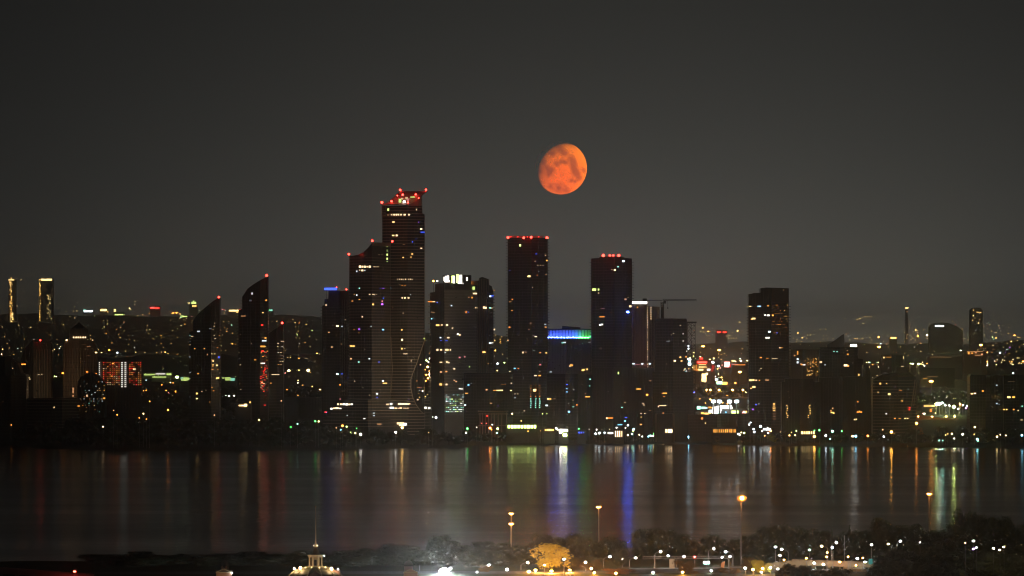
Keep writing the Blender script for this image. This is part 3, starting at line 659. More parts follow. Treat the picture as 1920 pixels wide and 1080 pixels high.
for (u, w, h, v, L) in ((205, 4, 8, 397, 2), (217, 4, 11, 396, 3), (232, 4, 11, 394, 3), (225, 11, 3, 415, 5), (268, 6, 14, 400, 3), (274, 4, 14, 402, 3), (300, 5, 16, 395, 3), (312, 5, 16, 402, 3), (324, 5, 16, 398, 3), (318, 8, 4, 425, 4), (369, 3.5, 7, 398, 2), (340, 2, 3, 430, 1)):
    x, y = zp('z5', u, v); dx = xat(x, 5592) - Xc; dx = max(-14, min(14, dx)); yy = 5605 - math.sqrt(max(0, 14.5 ** 2 - dx * dx)) - .1
    q = at(x, y, yy); put('crown_window', unit(emit('lime' if u in (268, 300, 312) else 'white', L)), T.root, q, math.atan2(dx, 14.5) , (w * .53, .3, h * .53))
T.over = 1.4
T.wins('z5', [(90, 562, 5, 2.5, 'orange', 2.5), (120, 562, 5, 2.5, 'orange', 2.6), (138, 562, 6, 2.5, 'warm', 2.4), (163, 568, 2.5, 2.5, 'blue', 2.5), (122, 685, 3, 3, 'cyan', 4), (131, 638, 10, 1, 'brown', 1), (160, 732, 4, 4, 'gold', 4.5), (172, 732, 4, 4, 'gold', 4.5), (197, 730, 3, 3, 'warm', 2.6), (219, 730, 5, 3.5, 'warm', 4.5), (187, 822, 3.5, 3, 'cool', 3.5), (228, 822, 5.5, 3, 'warm', 3), (258, 753, 3, 3, 'warm', 1.6), (297, 796, 3.5, 3.5, 'white', 5), (311, 802, 3.5, 3.5, 'warm', 4), (252, 590, 3, 3, 'cool', 2.4), (190, 843, 5, 2, 'blue', 1), (215, 843, 6, 2, 'blue', 1.4), (358, 637, 3.5, 5, 'orange', 1.4), (374, 638, 2.5, 3, 'blue', 1), (400, 532, 4, 4, 'amber', 1.5), (377, 530, 3, 3, 'brown', .7), (412, 464, 6, 8, 'lime', 1.8), (422, 503, 9, 3.5, 'warm', 4), (427, 605, 2.5, 3, 'warm', 2), (165, 910, 4.5, 5, 'warm', 3), (192, 910, 4.5, 4, 'warm', 2.4), (215, 910, 5, 4.5, 'warm', 4), (225, 910, 3.5, 4.5, 'yellow', 3), (243, 910, 2.5, 4.5, 'warm', 2.6), (205, 930, 2.5, 2.5, 'cool', 1.6), (190, 1000, 6, 3, 'warm', 2.4), (218, 998, 4, 3.5, 'warm', 3), (230, 1002, 4, 3, 'warm', 3), (272, 1047, 4, 3, 'warm', 3.4), (310, 965, 4, 3, 'pink', 1.6), (347, 961, 3, 2.5, 'pink', 1.4), (382, 1033, 2.5, 2, 'lime', 1.6), (214, 1067, 4, 3, 'amber', 2), (318, 993, 14, .8, 'lime', .2)])
T.wins('z6', [(205, 405, 5, 4, 'brown', 1.8), (231, 402, 4, 3, 'brown', 2.6), (203, 502, 6, 5, 'gold', 3.5), (232, 502, 4, 4, 'warm', 3.5), (293, 470, 3, 2.5, 'brown', 2), (308, 480, 3.5, 2.5, 'brown', 2.4), (335, 535, 4, 2.5, 'white', 3), (352, 537, 6, 2.5, 'white', 2.4)])
rg = random.Random(61)
for j in range(9):                    # the brightly lit lower floors
    for i in range(11):
        if rg.random() < .78: T.win(836 + i * 3.4, 740.5 + j * 3.9, rg.uniform(1.6, 4), rg.uniform(1.4, 2.6), rg.choice(('white', 'teal', 'cool', 'white', 'lime')), rg.choice((.5, .9, 2.2, 3.5)) * (.35 if j < 2 else 1))
T.rnd(46, 62, ('warm', 'cool', 'white'), (.06, .12, .2), (550, 735), (835, 892)); T.beacon(812.7, 527, L=30, c='orange', r=.9); T.beacon(820, 527, L=10, c='white', r=.8)
T2 = Tower('apartment_tower', 'slim tower with pale vertical ribs joined behind the lit crown tower', 'apartment tower', 878, 897, 925, [(878, 526), (898, 526), (898.5, 521), (904, 519), (916, 523), (917, 534), (922, 536), (925, 548)], 5640, M_conc, None, depth=24, ang=35)
for x in (898.5, 903, 907.5, 912, 916.5):
    p = T2.plan(x); T2.part(MB().box(p.x - .45, p.x + .45, p.y - 1.4, p.y + .2, T2.gz, zat(523, 5640)), 'pilaster', M_pale)
for j in range(44):
    z = zat(545 + j * 5.5, 5640); p, q = T2.plan(918), T2.plan(925)
    if j % 1 == 0: T2.part(MB().box(p.x, q.x + 1.3, q.y - 6, q.y + 4, z - .4, z + .4), 'balcony_slab', M_slabd)
T2.over = 1.5
T2.beacon(881, 530.5, L=40, r=.8, c='orange')
T2.wins('z5', [(446, 543, 3, 3, 'warm', 1.6), (446, 605, 4, 3.5, 'warm', 3), (482, 604, 3.5, 5, 'warm', 5), (494, 606, 4, 5, 'warm', 5), (528, 523, 4, 4, 'cool', 4), (543, 523, 6, 4.5, 'blue', 3), (527, 607, 4, 3, 'teal', 2.6), (541, 610, 5, 3, 'warm', 3.5), (561, 481, 3, 3, 'amber', 2.5), (527, 862, 5, 3.5, 'cool', 4), (541, 863, 5, 3.5, 'white', 4.5), (480, 926, 5, 4, 'gold', 4.5), (492, 927, 3, 3, 'gold', 3), (513, 1010, 3, 3, 'brown', .8), (450, 860, 2, 3, 'warm', .5), (568, 760, 3.5, 3, 'warm', 5)])
T2.rnd(24, 64, ('warm', 'brown'), (.1, .25), (540, 700))
# ---------------- L: tall tower with red parapet
T = Tower('apartment_tower', 'tall square topped tower with a red glowing roof rim and ticking corner balconies', 'apartment tower', 952, 997, 1027, 446, 5500, M_glass, M_slabd, thick=.5, over=.3, balc=1.7, ang=36, floor=2.75)
T.part(MB().box(xat(956, 5500), xat(1018, 5500), 5507, 5508, zat(446, 5507), zat(442.8, 5507)), 'roof_screen', mat('roof_screen', (.55, .45, .42), .7))
for x, y in ((952.5, 445.3), (982, 445.8), (996, 444.8), (1025.5, 445.5)): T.beacon(x, y, Y=5496, L=17, r=1.25)
for x in (958, 971, 989, 1010): put('wash_lamp', ballmesh(emit('red', 6, True)), T.root, at(x, 444, 5505), 0, (.5, .5, .5))
T.wins('z5', [(755, 154, 4, 5.5, 'lime', 4.5), (820, 378, 6, 4.5, 'yellow', 6), (812, 378, 3, 3, 'yellow', 3), (698, 545, 3, 3, 'orange', 1.6), (683, 563, 6, 2, 'brown', .8), (696, 625, 3, 2.5, 'amber', 1.4), (678, 747, 4, 3.5, 'orange', 2.4), (654, 841, 3, 3, 'gold', 3), (867, 216, 3.5, 3, 'blue', .9), (680, 335, 4, 3, 'blue', .4), (944, 264, 3, 3.5, 'amber', 3), (935, 227, 2, 2, 'warm', .9), (859, 270, 2, 2.5, 'warm', .7), (878, 298, 3, 2, 'warm', .7), (898, 299, 3, 2, 'warm', .6), (917, 299, 3, 2, 'warm', .5), (875, 370, 3, 2.5, 'orange', .8), (938, 367, 3, 1.5, 'brown', .9), (840, 459, 2, 2, 'warm', 1), (832, 718, 2.5, 5, 'brown', .5), (819, 763, 3, 2.5, 'brown', .6), (864, 814, 5, 2.5, 'warm', 4), (775, 929, 3, 4.5, 'warm', 2.4), (797, 928, 2, 4, 'brown', .8), (896, 930, 3, 3, 'amber', 1.8), (940, 932, 3, 3, 'gold', 4), (936, 746, 4, 2.5, 'amber', 2), (932, 725, 5, 2, 'cool', 1), (896, 1017, 3.5, 3.5, 'pink', 1.4), (716, 1044, 4, 2.5, 'cyan', 2.5), (742, 1044, 3, 2.5, 'orange', 1.4), (893, 1068, 2, 2, 'warm', .8)])
T.wins('z6', [(770, 377, 4, 3, 'cyan', 2.5), (798, 377, 3, 3, 'orange', 1.6), (960, 433, 5, 3, 'amber', 4), (928, 433, 6, 3, 'warm', 3), (840, 452, 2, 2, 'cool', .6), (772, 576, 3, 2, 'warm', 1), (795, 576, 3, 2, 'warm', .8), (773, 606, 3, 2, 'cool', .9), (922, 547, 7, 6, 'yellow', 6), (845, 706, 3, 1.5, 'warm', 1)])
rg = random.Random(71)
for x in (996, 1004, 1011.5):          # three lit stair columns at its foot
    for y in (723, 728, 733, 738, 743, 748, 752, 756, 760, 764): T.win(x + rg.uniform(-.5, .5), y, 2.2, 2.6, 'orange' if y < 746 else 'teal', (.7 if y < 742 else 2.6) * rg.uniform(.6, 1.3))
T.rnd(46, 72, ('warm', 'brown', 'cool'), (.12, .3, .6), (470, 790), (998, 1026)); T.rnd(16, 73, L=(.2, .4))
# ---------------- M: low block below K and L
T = Tower('apartment_block', 'low dark block with thin lit balcony lines between two towers', 'apartment block', 870, 919, 962, 699, 5420, M_glass, M_slabd, thick=.35, over=.3, ang=40)
T.wins('z6', [(411, 506, 4, 3, 'cyan', 3.5), (432, 493, 2, 2, 'cool', .6), (397, 571, 7, 3, 'amber', 1.6), (552, 543, 4, 3.5, 'brown', 2.8), (610, 548, 8, 2, 'amber', 1.6), (636, 548, 7, 3, 'yellow', 3), (660, 548, 9, 3, 'yellow', 3.4), (738, 549, 4, 3, 'yellow', 3), (741, 492, 3, 2.5, 'warm', 2), (728, 402, 3, 2, 'warm', 2.4), (741, 452, 3, 1.5, 'warm', .8), (385, 664, 4, 3.5, 'cool', 5), (581, 648, 6, 2, 'brown', 1.6), (638, 670, 3, 4, 'purple', .3), (680, 503, 12, 1, 'orange', .7), (700, 600, 8, 1, 'brown', .5), (655, 630, 12, 1, 'warm', .3), (392, 712, 5, 4, 'blue', .15)])
T.rnd(24, 75, ('warm', 'brown'), (.15, .3), (705, 790))
# frame building with a red washed portal on the shore
T = Tower('pavilion_block', 'low waterfront building with a red washed column portal', 'pavilion', 898, 921, 952, 774, 5350, M_conc, None, ang=30, mull=False)
for x, c in ((900, 0), (905, 0), (910, 0), (916, 0), (921, 0), (927, 1), (934, 1), (941, 1), (950, 1)):
    p = T.plan(x); T.part(MB().box(p.x - .4, p.x + .4, p.y - 3, p.y - 2.2, T.gz, zat(774, 5350)), 'column', mat('portal_column', (.5, .4, .36), .8))
for y in (771, 776, 798): p, q = T.plan(899), T.plan(951); T.part(MB().box(p.x - 1, q.x + 1, T.Cp.y - 3.6, T.Cp.y - 3.3, zat(y, 5350) - .5, zat(y, 5350) + .4), 'beam', mat('portal_column', (.5, .4, .36)))
for x, y in ((903, 788), (912, 788)): put('wash_lamp', ballmesh(emit('red', 16, True)), T.root, at(x, y + 6, 5341), 0, (.35, .35, .35))
T.wins('b1', [(325, 202, 3.5, 3.5, 'red', 5)]); 
# ---------------- N: blue and green lit crown
T = Tower('apartment_tower', 'grey tower with its top storey floodlit blue and green', 'apartment tower', 1023, 1062, 1110, 636, 5640, M_greyw, M_greyw, thick=.5, over=.3, ang=42)
zz0, zz1 = zat(634, 5630), zat(618.5, 5630)
T.part(MB().box(xat(1023, 5620), xat(1111, 5620), 5620.5, 5652, zz0 - .5, zz0 - .02), 'shield_ledge', M_conc)  # added below the floodlights to keep their wash off the facade
T.part(MB().box(xat(1028, 5640), xat(1107, 5640), 5628, 5650, zz0, zz1), 'crown_storey', mat('white_crown_wall', (.6, .6, .6), .7))
T.part(MB().box(xat(1026, 5640), xat(1110, 5640), 5625, 5653, zz1, zz1 + 1.1), 'roof', M_conc)
T.part(MB().prism([(xat(1054, 5640), 5630), (xat(1088, 5640), 5630), (xat(1088, 5640), 5645), (xat(1054, 5640), 5645)], zz1 + 1.0, [zz1 + 4, zz1 + 2.5, zz1 + 2.5, zz1 + 4]), 'plant_room', M_conc)
for x in range(1030, 1108, 6): T.part(MB().box(xat(x, 5627) - .3, xat(x, 5627) + .3, 5627, 5628, zz0, zz1), 'fin', M_conc)
for i, x in enumerate((1028, 1034, 1040, 1046, 1052, 1058, 1064, 1070, 1076, 1081, 1086, 1091, 1097, 1103)):
    c = 'blue' if x < 1082 else 'green'
    put('flood_lamp', unit(emit(c, 150 if c == 'blue' else 60, True)), T.root, (xat(x, 5624), 5624, zz0 + .4), 0, (1.3, .6, .6))
for i, x in enumerate((1030, 1036, 1044, 1053, 1066, 1075, 1089, 1106)): put('crown_lamp', unit(emit('cool' if x < 1082 else 'teal', 3)), T.root, (xat(x, 5623), 5623, zz0 + 1.2), 0, (1.4, .4, .6))
T.wins('z7', [(195, 833, 5, 2.5, 'teal', 1.6), (213, 829, 6, 2.5, 'cool', 2.4), (410, 830, 6, 2, 'cool', .6), (352, 838, 2, 2, 'teal', 1), (300, 880, 3, 2, 'teal', .4), (262, 1015, 7, 4.5, 'amber', 3), (250, 1022, 3, 3, 'warm', 2), (357, 1054, 6, 4, 'gold', 5), (391, 1047, 3, 4, 'gold', 3.5), (368, 1050, 3, 3, 'gold', 3), (447, 822, 5, 3, 'pink', .8), (100, 1068, 5, 3, 'cool', .8), (62, 914, 4, 4, 'gold', 4)])
T.rnd(40, 81, ('teal', 'cool', 'warm'), (.05, .1, .18), (645, 700)); T.rnd(12, 82, L=(.2, .3))
# ---------------- O
T = Tower('apartment_tower', 'tall dark tower with four red roof beacons and one vivid blue light', 'apartment tower', 1109, 1152, 1185, [(1109, 484), (1124, 483.5), (1125, 481), (1170, 481), (1171, 483), (1185, 484)], 5520, M_glass, M_slabd, thick=.5, over=.3, balc=1.7, depth=28, ang=38, floor=2.75, slab_top=490)
for x, r in ((1131.3, 1.5), (1143.5, 1.1), (1150, 1.0), (1160.3, 1.4)): T.beacon(x, 479, Y=5516, L=17, r=r)
T.wins('z7', [(452, 402, 9, 6, 'lime', 3.6), (487, 401, 3.5, 5, 'lime', 2.4), (487, 430, 3, 4, 'warm', .8), (614, 243, 4, 4.5, 'warm', 5), (595, 240, 3, 2, 'warm', .8), (684, 171, 4.5, 4.5, 'cool', 6), (641, 216, 4, 3, 'teal', 1.8), (740, 537, 5, 5, 'warm', 3.5), (700, 480, 5, 4, 'brown', 1), (722, 465, 3, 2, 'warm', .5), (515, 622, 12, 2.2, 'orange', 2.8), (500, 688, 5, 4, 'cool', 4), (516, 684, 4, 4, 'white', 3), (505, 878, 6, 4, 'brown', .3), (590, 585, 4, 2, 'brown', .3), (520, 556, 10, 1.5, 'brown', .5), (645, 1072, 3, 6, 'lime', 4), (745, 700, 3, 2, 'warm', .4)])
T.win(1176.8, 585, 4.2, 4.0, 'blue', 380, 'signal_lamp', sampled=True)
put('sign_lamp', ballmesh(emit('cool', 9)), T.root, at(1176.8, 585, 5512), 0, (.75, .75, .75))
T.rnd(36, 83, ('warm', 'brown', 'cool'), (.1, .2, .35), (500, 690), (1153, 1184)); T.rnd(12, 84, L=(.15, .3))
# ---------------- P: pale hazy tower
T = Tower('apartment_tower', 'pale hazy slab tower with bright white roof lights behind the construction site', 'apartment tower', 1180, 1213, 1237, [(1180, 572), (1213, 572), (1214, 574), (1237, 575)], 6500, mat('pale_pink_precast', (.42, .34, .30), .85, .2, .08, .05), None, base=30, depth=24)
for x, w, L in ((1188.5, 7, 8), (1195, 4, 6), (1200, 7, 7), (1206, 5, 5), (1211, 5, 6)): put('roof_lamp', unit(emit('white', L, L == 8)), T.root, at(x, 567.5, 6490), 0, (w * .55, 1, 2.6))
T.part(MB().box(xat(1186, 6490), xat(1214, 6490), 6491, 6497, zat(572, 6490), zat(569.5, 6490)), 'plant_room', M_conc)
rg = random.Random(91)
for j in range(25): T.win(1213.4, 577 + j * 4.6, 2.2, 2.6, 'warm', rg.choice((.7, 1.2, .2, 1.8, .9))); 
for j in range(6): T.win(1219.8, 577 + j * 4.2, 2.5, 2.8, 'warm', rg.choice((.7, 1.2, 1.6)))
for j in range(8): T.win(1234, 580 + j * 5, 1.6, 2.5, 'warm', .4)
T.wins('z7', [(803, 545, 3, 3, 'amber', 1.6), (768, 1003, 8, 2.5, 'cool', 3), (842, 1003, 4, 3, 'cool', 5), (898, 1003, 5, 3, 'cool', 5), (800, 1008, 16, 1.5, 'pink', .6), (870, 1012, 12, 1.5, 'pink', .6)])
for x in (1192, 1200, 1206): p = T.plan(x); T.part(MB().box(p.x - .5, p.x + .5, p.y - .4, p.y + .2, T.gz, T.ztop - 3), 'pilaster', mat('pale_pink_precast', (.42, .34, .30)))
# ---------------- Q: tower under construction with hoist, and its crane
T = Tower('construction_tower', 'unfinished tower with bare floor edges and a hoist lattice up its side', 'unfinished tower', 1229, 1262, 1288, [(1229, 600), (1232, 597), (1287, 597), (1288, 600)], 5500, M_glass, M_slabd, thick=.45, over=.3, balc=1.0, depth=26, slab_top=602)
hm = MB()
def lattice(mb_, xa, xb, ya, yb, Yd, step=4.5, r=.22):
    X0, X1 = xat(xa, Yd), xat(xb, Yd); z0, z1 = zat(yb, Yd), zat(ya, Yd)
    for X_ in (X0, X1):
        for yy in (Yd, Yd + 2): mb_.tube((X_, yy, z0), (X_, yy, z1), r * 1.4, n=4)
    z = z0; k = 0
    while z < z1 - 1:
        mb_.tube((X0, Yd, z), (X1, Yd, z), r, n=4); mb_.tube((X0 if k % 2 else X1, Yd, z), (X1 if k % 2 else X0, Yd, min(z1, z + step)), r * .8, n=4)
        z += step; k += 1
lattice(hm, 1289.5, 1296, 604, 775, 5492, 3.0); lattice(hm, 1296, 1303.5, 605, 745, 5492, 3.2, .2)
T.part(hm, 'hoist', M_metal, 'stuff')
h2 = MB(); lattice(h2, 1219, 1224, 599, 740, 5492, 4); lattice(h2, 1224, 1229, 599, 740, 5492, 3.0, .18)
T.part(h2, 'hoist', M_metal, 'stuff')
T.part(MB().box(xat(1288, 5492), xat(1306, 5492), 5490, 5500, zat(606, 5492), zat(603, 5492)), 'hoist_platform', M_metal)
T.wins('z7', [(1145, 692, 3, 2, 'warm', 1.2), (1168, 760, 3, 2, 'white', 1.2), (1090, 757, 3, 2, 'warm', .9), (1077, 768, 2, 2, 'warm', .7), (1050, 819, 8, 1, 'cool', .8), (1168, 818, 3, 2, 'white', 1.6), (1100, 978, 5, 4, 'warm', 6), (1145, 950, 4, 3.5, 'gold', 4), (1154, 979, 4, 3, 'gold', 4), (1190, 945, 4, 4, 'amber', 1.4), (1183, 1040, 3, 2, 'yellow', 1.6), (1207, 900, 4, 3, 'white', 1.2)])
for (u, v, r, c, L) in ((1213, 858, .7, 'cool', 8), (1213, 880, .8, 'cool', 6), (1222, 968, 1.1, 'cool', 10), (1228, 968, .9, 'white', 8), (1216, 985, .8, 'cyan', 2), (1222, 1003, 1.6, 'cool', 10), (1210, 962, .8, 'cool', 5)):
    x, y = zp('z7', u, v); put('site_lamp', ballmesh(emit(c, L)), T.root, at(x, y, 5488), 0, (r, r, r))
rg = random.Random(93)
for _ in range(60):
    T.win(rg.uniform(1280, 1288), rg.uniform(690, 772), rg.uniform(1, 2), rg.uniform(1, 2), rg.choice(('white', 'cool', 'amber', 'teal', 'blue')), rg.choice((.4, .9, 2, 3)))
T.wins('z8', [(1157, 331, 7, 2.5, 'cool', 1.4), (1223, 336, 3, 4, 'cool', .4), (1247, 393, 3, 2.5, 'lime', 2.2), (1288, 360, 5, 3, 'cool', .8), (1180, 208, 3, 2, 'warm', .6), (1250, 478, 5, 3.5, 'purple', 3.5), (1293, 479, 4, 2, 'purple', 1.2), (1320, 480, 3, 2, 'purple', 1.6), (1274, 543, 4, 2, 'orange', 2.2), (1270, 603, 3.5, 2, 'orange', 2.4), (1268, 622, 3, 2.5, 'orange', 2.4), (1274, 652, 3, 2, 'orange', 2), (1333, 596, 5, 3, 'warm', 5), (1365, 603, 6, 2.5, 'blue', 4), (1355, 567, 3, 3, 'gold', 4), (1363, 521, 3.5, 3, 'cool', 4), (1372, 547, 3.5, 4, 'cool', 4), (1260, 450, 2, 2, 'orange', 1)])
k = thing('tower_crane', 'tower crane with a long jib standing over the unfinished tower', 'crane', (xat(1242, 5512), 5512, zat(598, 5512)))
def kp(mb_, name):
    o = mb_.build(name, M_metal, k); o.location = -k.location; return o
m_ = MB(); lattice(m_, 1239.5, 1244.5, 566, 598, 5512, 2.2, .3); m_.box(xat(1239, 5512), xat(1245, 5512), 5512.3, 5513.7, zat(598, 5512), zat(575, 5512)); kp(m_, 'mast')
m_ = MB(); z = zat(563.5, 5512)
for zz_ in (z, z + 1.5): m_.tube((xat(1242, 5512), 5511, zz_ - .1), (xat(1306, 5512), 5511, zz_ - .3), .28, .2, 5)
for i in range(22):
    xa = 1243 + i * 2.85; m_.tube((xat(xa, 5512), 5511, z), (xat(xa + 1.4, 5512), 5511, z + 1.4), .14, n=4); m_.tube((xat(xa + 1.4, 5512), 5511, z + 1.4), (xat(xa + 2.85, 5512), 5511, z), .14, n=4)
kp(m_, 'jib')
m_ = MB(); m_.box(xat(1206, 5512), xat(1241, 5512), 5510.6, 5511.6, z - .1, z + .7); kp(m_, 'counter_jib')
kp(MB().box(xat(1205, 5512), xat(1213, 5512), 5510, 5512.5, z - .5, z + 2.0), 'counterweight')
kp(MB().box(xat(1244, 5512), xat(1249, 5512), 5509, 5511, z - 3, z - .2), 'cab')
kp(MB().tube((xat(1252, 5512), 5511, z), (xat(1252, 5512), 5511, z - 7), .12, n=4).ball((xat(1252, 5512), 5511, z - 7.4), .7), 'hook')
# ---------------- dark waterfront blocks between the towers
def block(label, x0, xc, x1, top, Y, seed, n=16, m=M_glass, slab=None, L=(.15, .3, .5), **kw):
    b_ = Tower('apartment_block', label, 'apartment block', x0, xc, x1, top, Y, m, slab, thick=.35, over=.3, **kw)
    b_.rnd(n, seed, L=L); return b_
T = block('dark waterfront block with three blue windows under the blue and green lit tower', 1025, 1060, 1083, 701, 5400, 101, 14, ang=36, slab=M_slabd)
T.wins('z8', [(258, 398, 4, 2, 'blue', 4), (257, 436, 4, 1.8, 'cyan', 1.8), (257, 466, 4.5, 2, 'cyan', 2.4), (92, 530, 6, 4, 'yellow', 3), (108, 530, 5, 4, 'amber', 3), (145, 530, 6, 2, 'brown', .6), (313, 541, 2, 2, 'warm', 1), (315, 603, 4, 2.5, 'teal', .9), (277, 648, 4.5, 4, 'cyan', 5), (348, 585, 3, 3, 'orange', 2.4), (270, 572, 2, 2, 'cool', .6), (50, 590, 6, 4, 'cool', 3), (36, 666, 3, 2.5, 'lime', 2), (193, 624, 3, 2, 'brown', .4), (320, 445, 3, 3, 'cool', .5)])
T = block('dark block with one long amber balcony beside the four beacon tower', 1083, 1100, 1118, 702, 5410, 102, 12, ang=40)
T.wins('z8', [(470, 349, 3, 3, 'teal', 2.6), (468, 410, 2, 4, 'teal', .8), (447, 510, 12, 3, 'amber', 3), (433, 482, 3, 3, 'brown', .8), (534, 494, 3, 4.5, 'amber', 2), (547, 492, 3, 4.5, 'amber', 2), (550, 462, 14, 1.2, 'amber', 1.2)])
T = block('broad dark block with a terrace of shops under the tower with four red beacons', 1111, 1150, 1226, 690, 5400, 103, 26, ang=30)
T.wins('z8', [(731, 285, 2.5, 2.5, 'lime', 4), (731, 298, 2.5, 2.5, 'lime', 4), (917, 439, 11, 2.5, 'amber', 4), (995, 492, 5, 4.5, 'orange', 7), (1025, 364, 4, 2, 'brown', 1.4), (1057, 370, 5, 3, 'amber', 2.8), (1080, 479, 4, 2, 'brown', 1.4), (763, 608, 3, 2.5, 'teal', 2.4), (790, 562, 3, 3, 'warm', .7), (958, 572, 3, 3, 'warm', 1), (965, 586, 3, 3, 'warm', 1), (660, 706, 15, 2.6, 'orange', 3.4), (630, 708, 4, 4, 'warm', 4), (800, 702, 6, 2, 'blue', 3), (792, 735, 4, 3.5, 'cyan', 4), (745, 767, 12, 3, 'cyan', 2.2), (820, 774, 4, 3, 'cool', 3.5), (716, 795, 5, 2, 'white', 2.4), (800, 795, 3, 2, 'warm', 1.6), (973, 664, 3, 2, 'warm', 2), (939, 664, 3, 2, 'warm', 1.4), (941, 697, 3, 2, 'gold', 2), (938, 765, 5, 3, 'amber', 2.4), (1022, 636, 4, 2, 'brown', .6)])
T = block('dark block with a long pale balcony lamp below the unfinished tower', 1224, 1262, 1300, 697, 5440, 104, 16, ang=38, slab=M_slabd)
T.wins('z8', [(1165, 478, 9, 3, 'amber', 4), (1157, 507, 5, 2, 'orange', 1.2), (1145, 592, 17, 1.8, 'warm', 3), (1105, 600, 2, 4, 'warm', 3), (1149, 660, 3, 2.5, 'orange', 1.8), (1143, 478, 4, 2, 'amber', 2)])
T = block('low dark hall with two pale buttresses on the waterfront', 1226, 1260, 1290, 776, 5350, 105, 5, ang=30, m=M_conc)
for x in (1230, 1263): p = T.plan(x); T.part(MB().box(p.x - .9, p.x + .9, p.y - 2, p.y, T.gz, zat(776, 5350)), 'buttress', M_pale)
T = block('long dark terraced building along the waterfront by the lit restaurant', 1290, 1345, 1420, [(1290, 778), (1330, 778), (1332, 776), (1420, 777)], 5380, 106, 14, ang=20, m=M_conc, slab=M_slabd)
T.wins('b2', [(487, 225, 5, 5, 'orange', 3), (520, 270, 3, 3, 'yellow', 2.4)])
block('dim mid rise block between the narrow sail tower and the blue topped tower', 531, 560, 605, 745, 5600, 107, 6, m=M_conc, ang=30)
# ---------------- T: eastern tall tower
T = Tower('apartment_tower', 'tall eastern tower with a stepped top and brown panelled penthouse', 'apartment tower', 1404, 1446, 1479, [(1404, 551), (1412, 550), (1412.5, 549), (1426, 548.5), (1426.5, 540), (1436, 539), (1479, 540)], 5460, M_glass, M_slabd, thick=.5, over=.3, balc=1.9, depth=28, ang=38, floor=2.75, slab_top=572)
T.part(MB().prism([T.plan(1447) + Vector((0, -.7)), T.plan(1478) + Vector((0, -.7)), T.plan(1478) + Vector((0, 4)), T.plan(1447) + Vector((0, 4))], zat(568.5, 5460), zat(540.6, 5460)), 'penthouse_panel', M_brownc)
T.wins('a1', [(345, 223, 11, 2.2, 'yellow', 2), (402, 223, 9, 3.5, 'cyan', 1.6), (404, 223, 4, 3, 'cool', 3), (452, 220, 3, 3, 'amber', 2), (436, 273, 4, 3.5, 'white', 4), (453, 274, 6, 4, 'white', 5), (475, 274, 4, 4, 'amber', 4), (360, 295, 4, 3, 'gold', 3), (371, 292, 8, 4, 'yellow', 4), (459, 366, 5, 4, 'cool', 5), (449, 400, 10, 4, 'white', 3.6), (499, 372, 3, 3, 'blue', 1.2), (411, 512, 5, 2.5, 'orange', 2.4), (448, 515, 5, 2, 'orange', 1.2), (485, 517, 15, 1.6, 'warm', 1), (412, 572, 3, 2, 'warm', 1.2), (404, 585, 2, 2, 'warm', .8), (353, 639, 6, 4.5, 'yellow', 4), (369, 638, 5, 4, 'yellow', 3.4), (385, 639, 4, 3.5, 'warm', 2), (403, 639, 3, 3, 'amber', 2), (446, 638, 8, 2.5, 'brown', 1.6), (356, 684, 4, 3, 'gold', 2.4), (372, 677, 7, 5, 'yellow', 4), (384, 776, 3, 3, 'blue', 3), (366, 803, 4, 4, 'purple', 1.6), (400, 772, 2, 2, 'cool', 1), (525, 456, 4, 2, 'amber', 1.4), (515, 456, 3, 3, 'warm', 1.8), (536, 132, 2, 3, 'brown', 1)])
rg = random.Random(111)
for _ in range(80): T.win(rg.uniform(1447, 1478), 572 + round(rg.uniform(0, 11)) * 5.2, rg.uniform(1.4, 3.2), 1.5, rg.choice(('amber', 'gold', 'orange')), rg.choice((.2, .5, 1.2)))
for v in (770, 776, 784, 795, 800, 809): T.wins('a1', [(482, v, rg.uniform(4, 8), 2, 'gold', 2.4)])
for v in range(780, 870, 9): T.wins('a1', [(484, v, 9, 1, 'brown', .6)])
T.rnd(40, 112, ('brown', 'amber', 'warm'), (.12, .3), (640, 780), (1447, 1478)); T.rnd(16, 113, L=(.2, .35))
T.beacon(1436, 537.5, L=0.6, c='brown', r=.3)
# ---------------- U V W
T = block('dark blocky mid rise with two columns of amber stair windows', 1466, 1500, 1538, [(1466, 716), (1472, 716), (1472.5, 710), (1525, 710), (1525.5, 716), (1538, 716)], 5400, 121, 14, ang=35, m=M_glass)
rg = random.Random(122)
for x in (1475.5, 1516.5):
    for j in range(8): T.win(x + rg.uniform(-2, 2), 760 + j * 3.2, rg.uniform(1.8, 3.4), 2, 'gold', rg.choice((1.2, 2, 3)))
T = Tower('apartment_tower', 'dark stepped tower crowned by a curved pointed fin', 'apartment tower', 1538, 1575, 1618, [(1538, 651), (1608, 651), (1608.5, 672), (1618, 673)], 5500, M_glass, M_slabd, thick=.4, over=.25, depth=26, ang=36)
fin = [(1552.5, 651), (1552.5, 646), (1560, 642.5), (1568, 637), (1575, 631.5), (1582.5, 626.5), (1583.5, 638), (1582.5, 651)]
vv = [at(x, y, 5490) for x, y in fin]; n = len(vv)
T.part(MB().add([tuple(p) for p in vv] + [(p.x, p.y + 14, p.z) for p in vv], [tuple(range(n))[::-1], tuple(range(n, 2 * n))] + [(i, (i + 1) % n, n + (i + 1) % n, n + i) for i in range(n)]), 'roof_fin', M_conc)
put('roof_lamp', unit(emit('white', 14, True)), T.root, at(1600.5, 648, 5480), 0, (6.2, 1, 1.8))
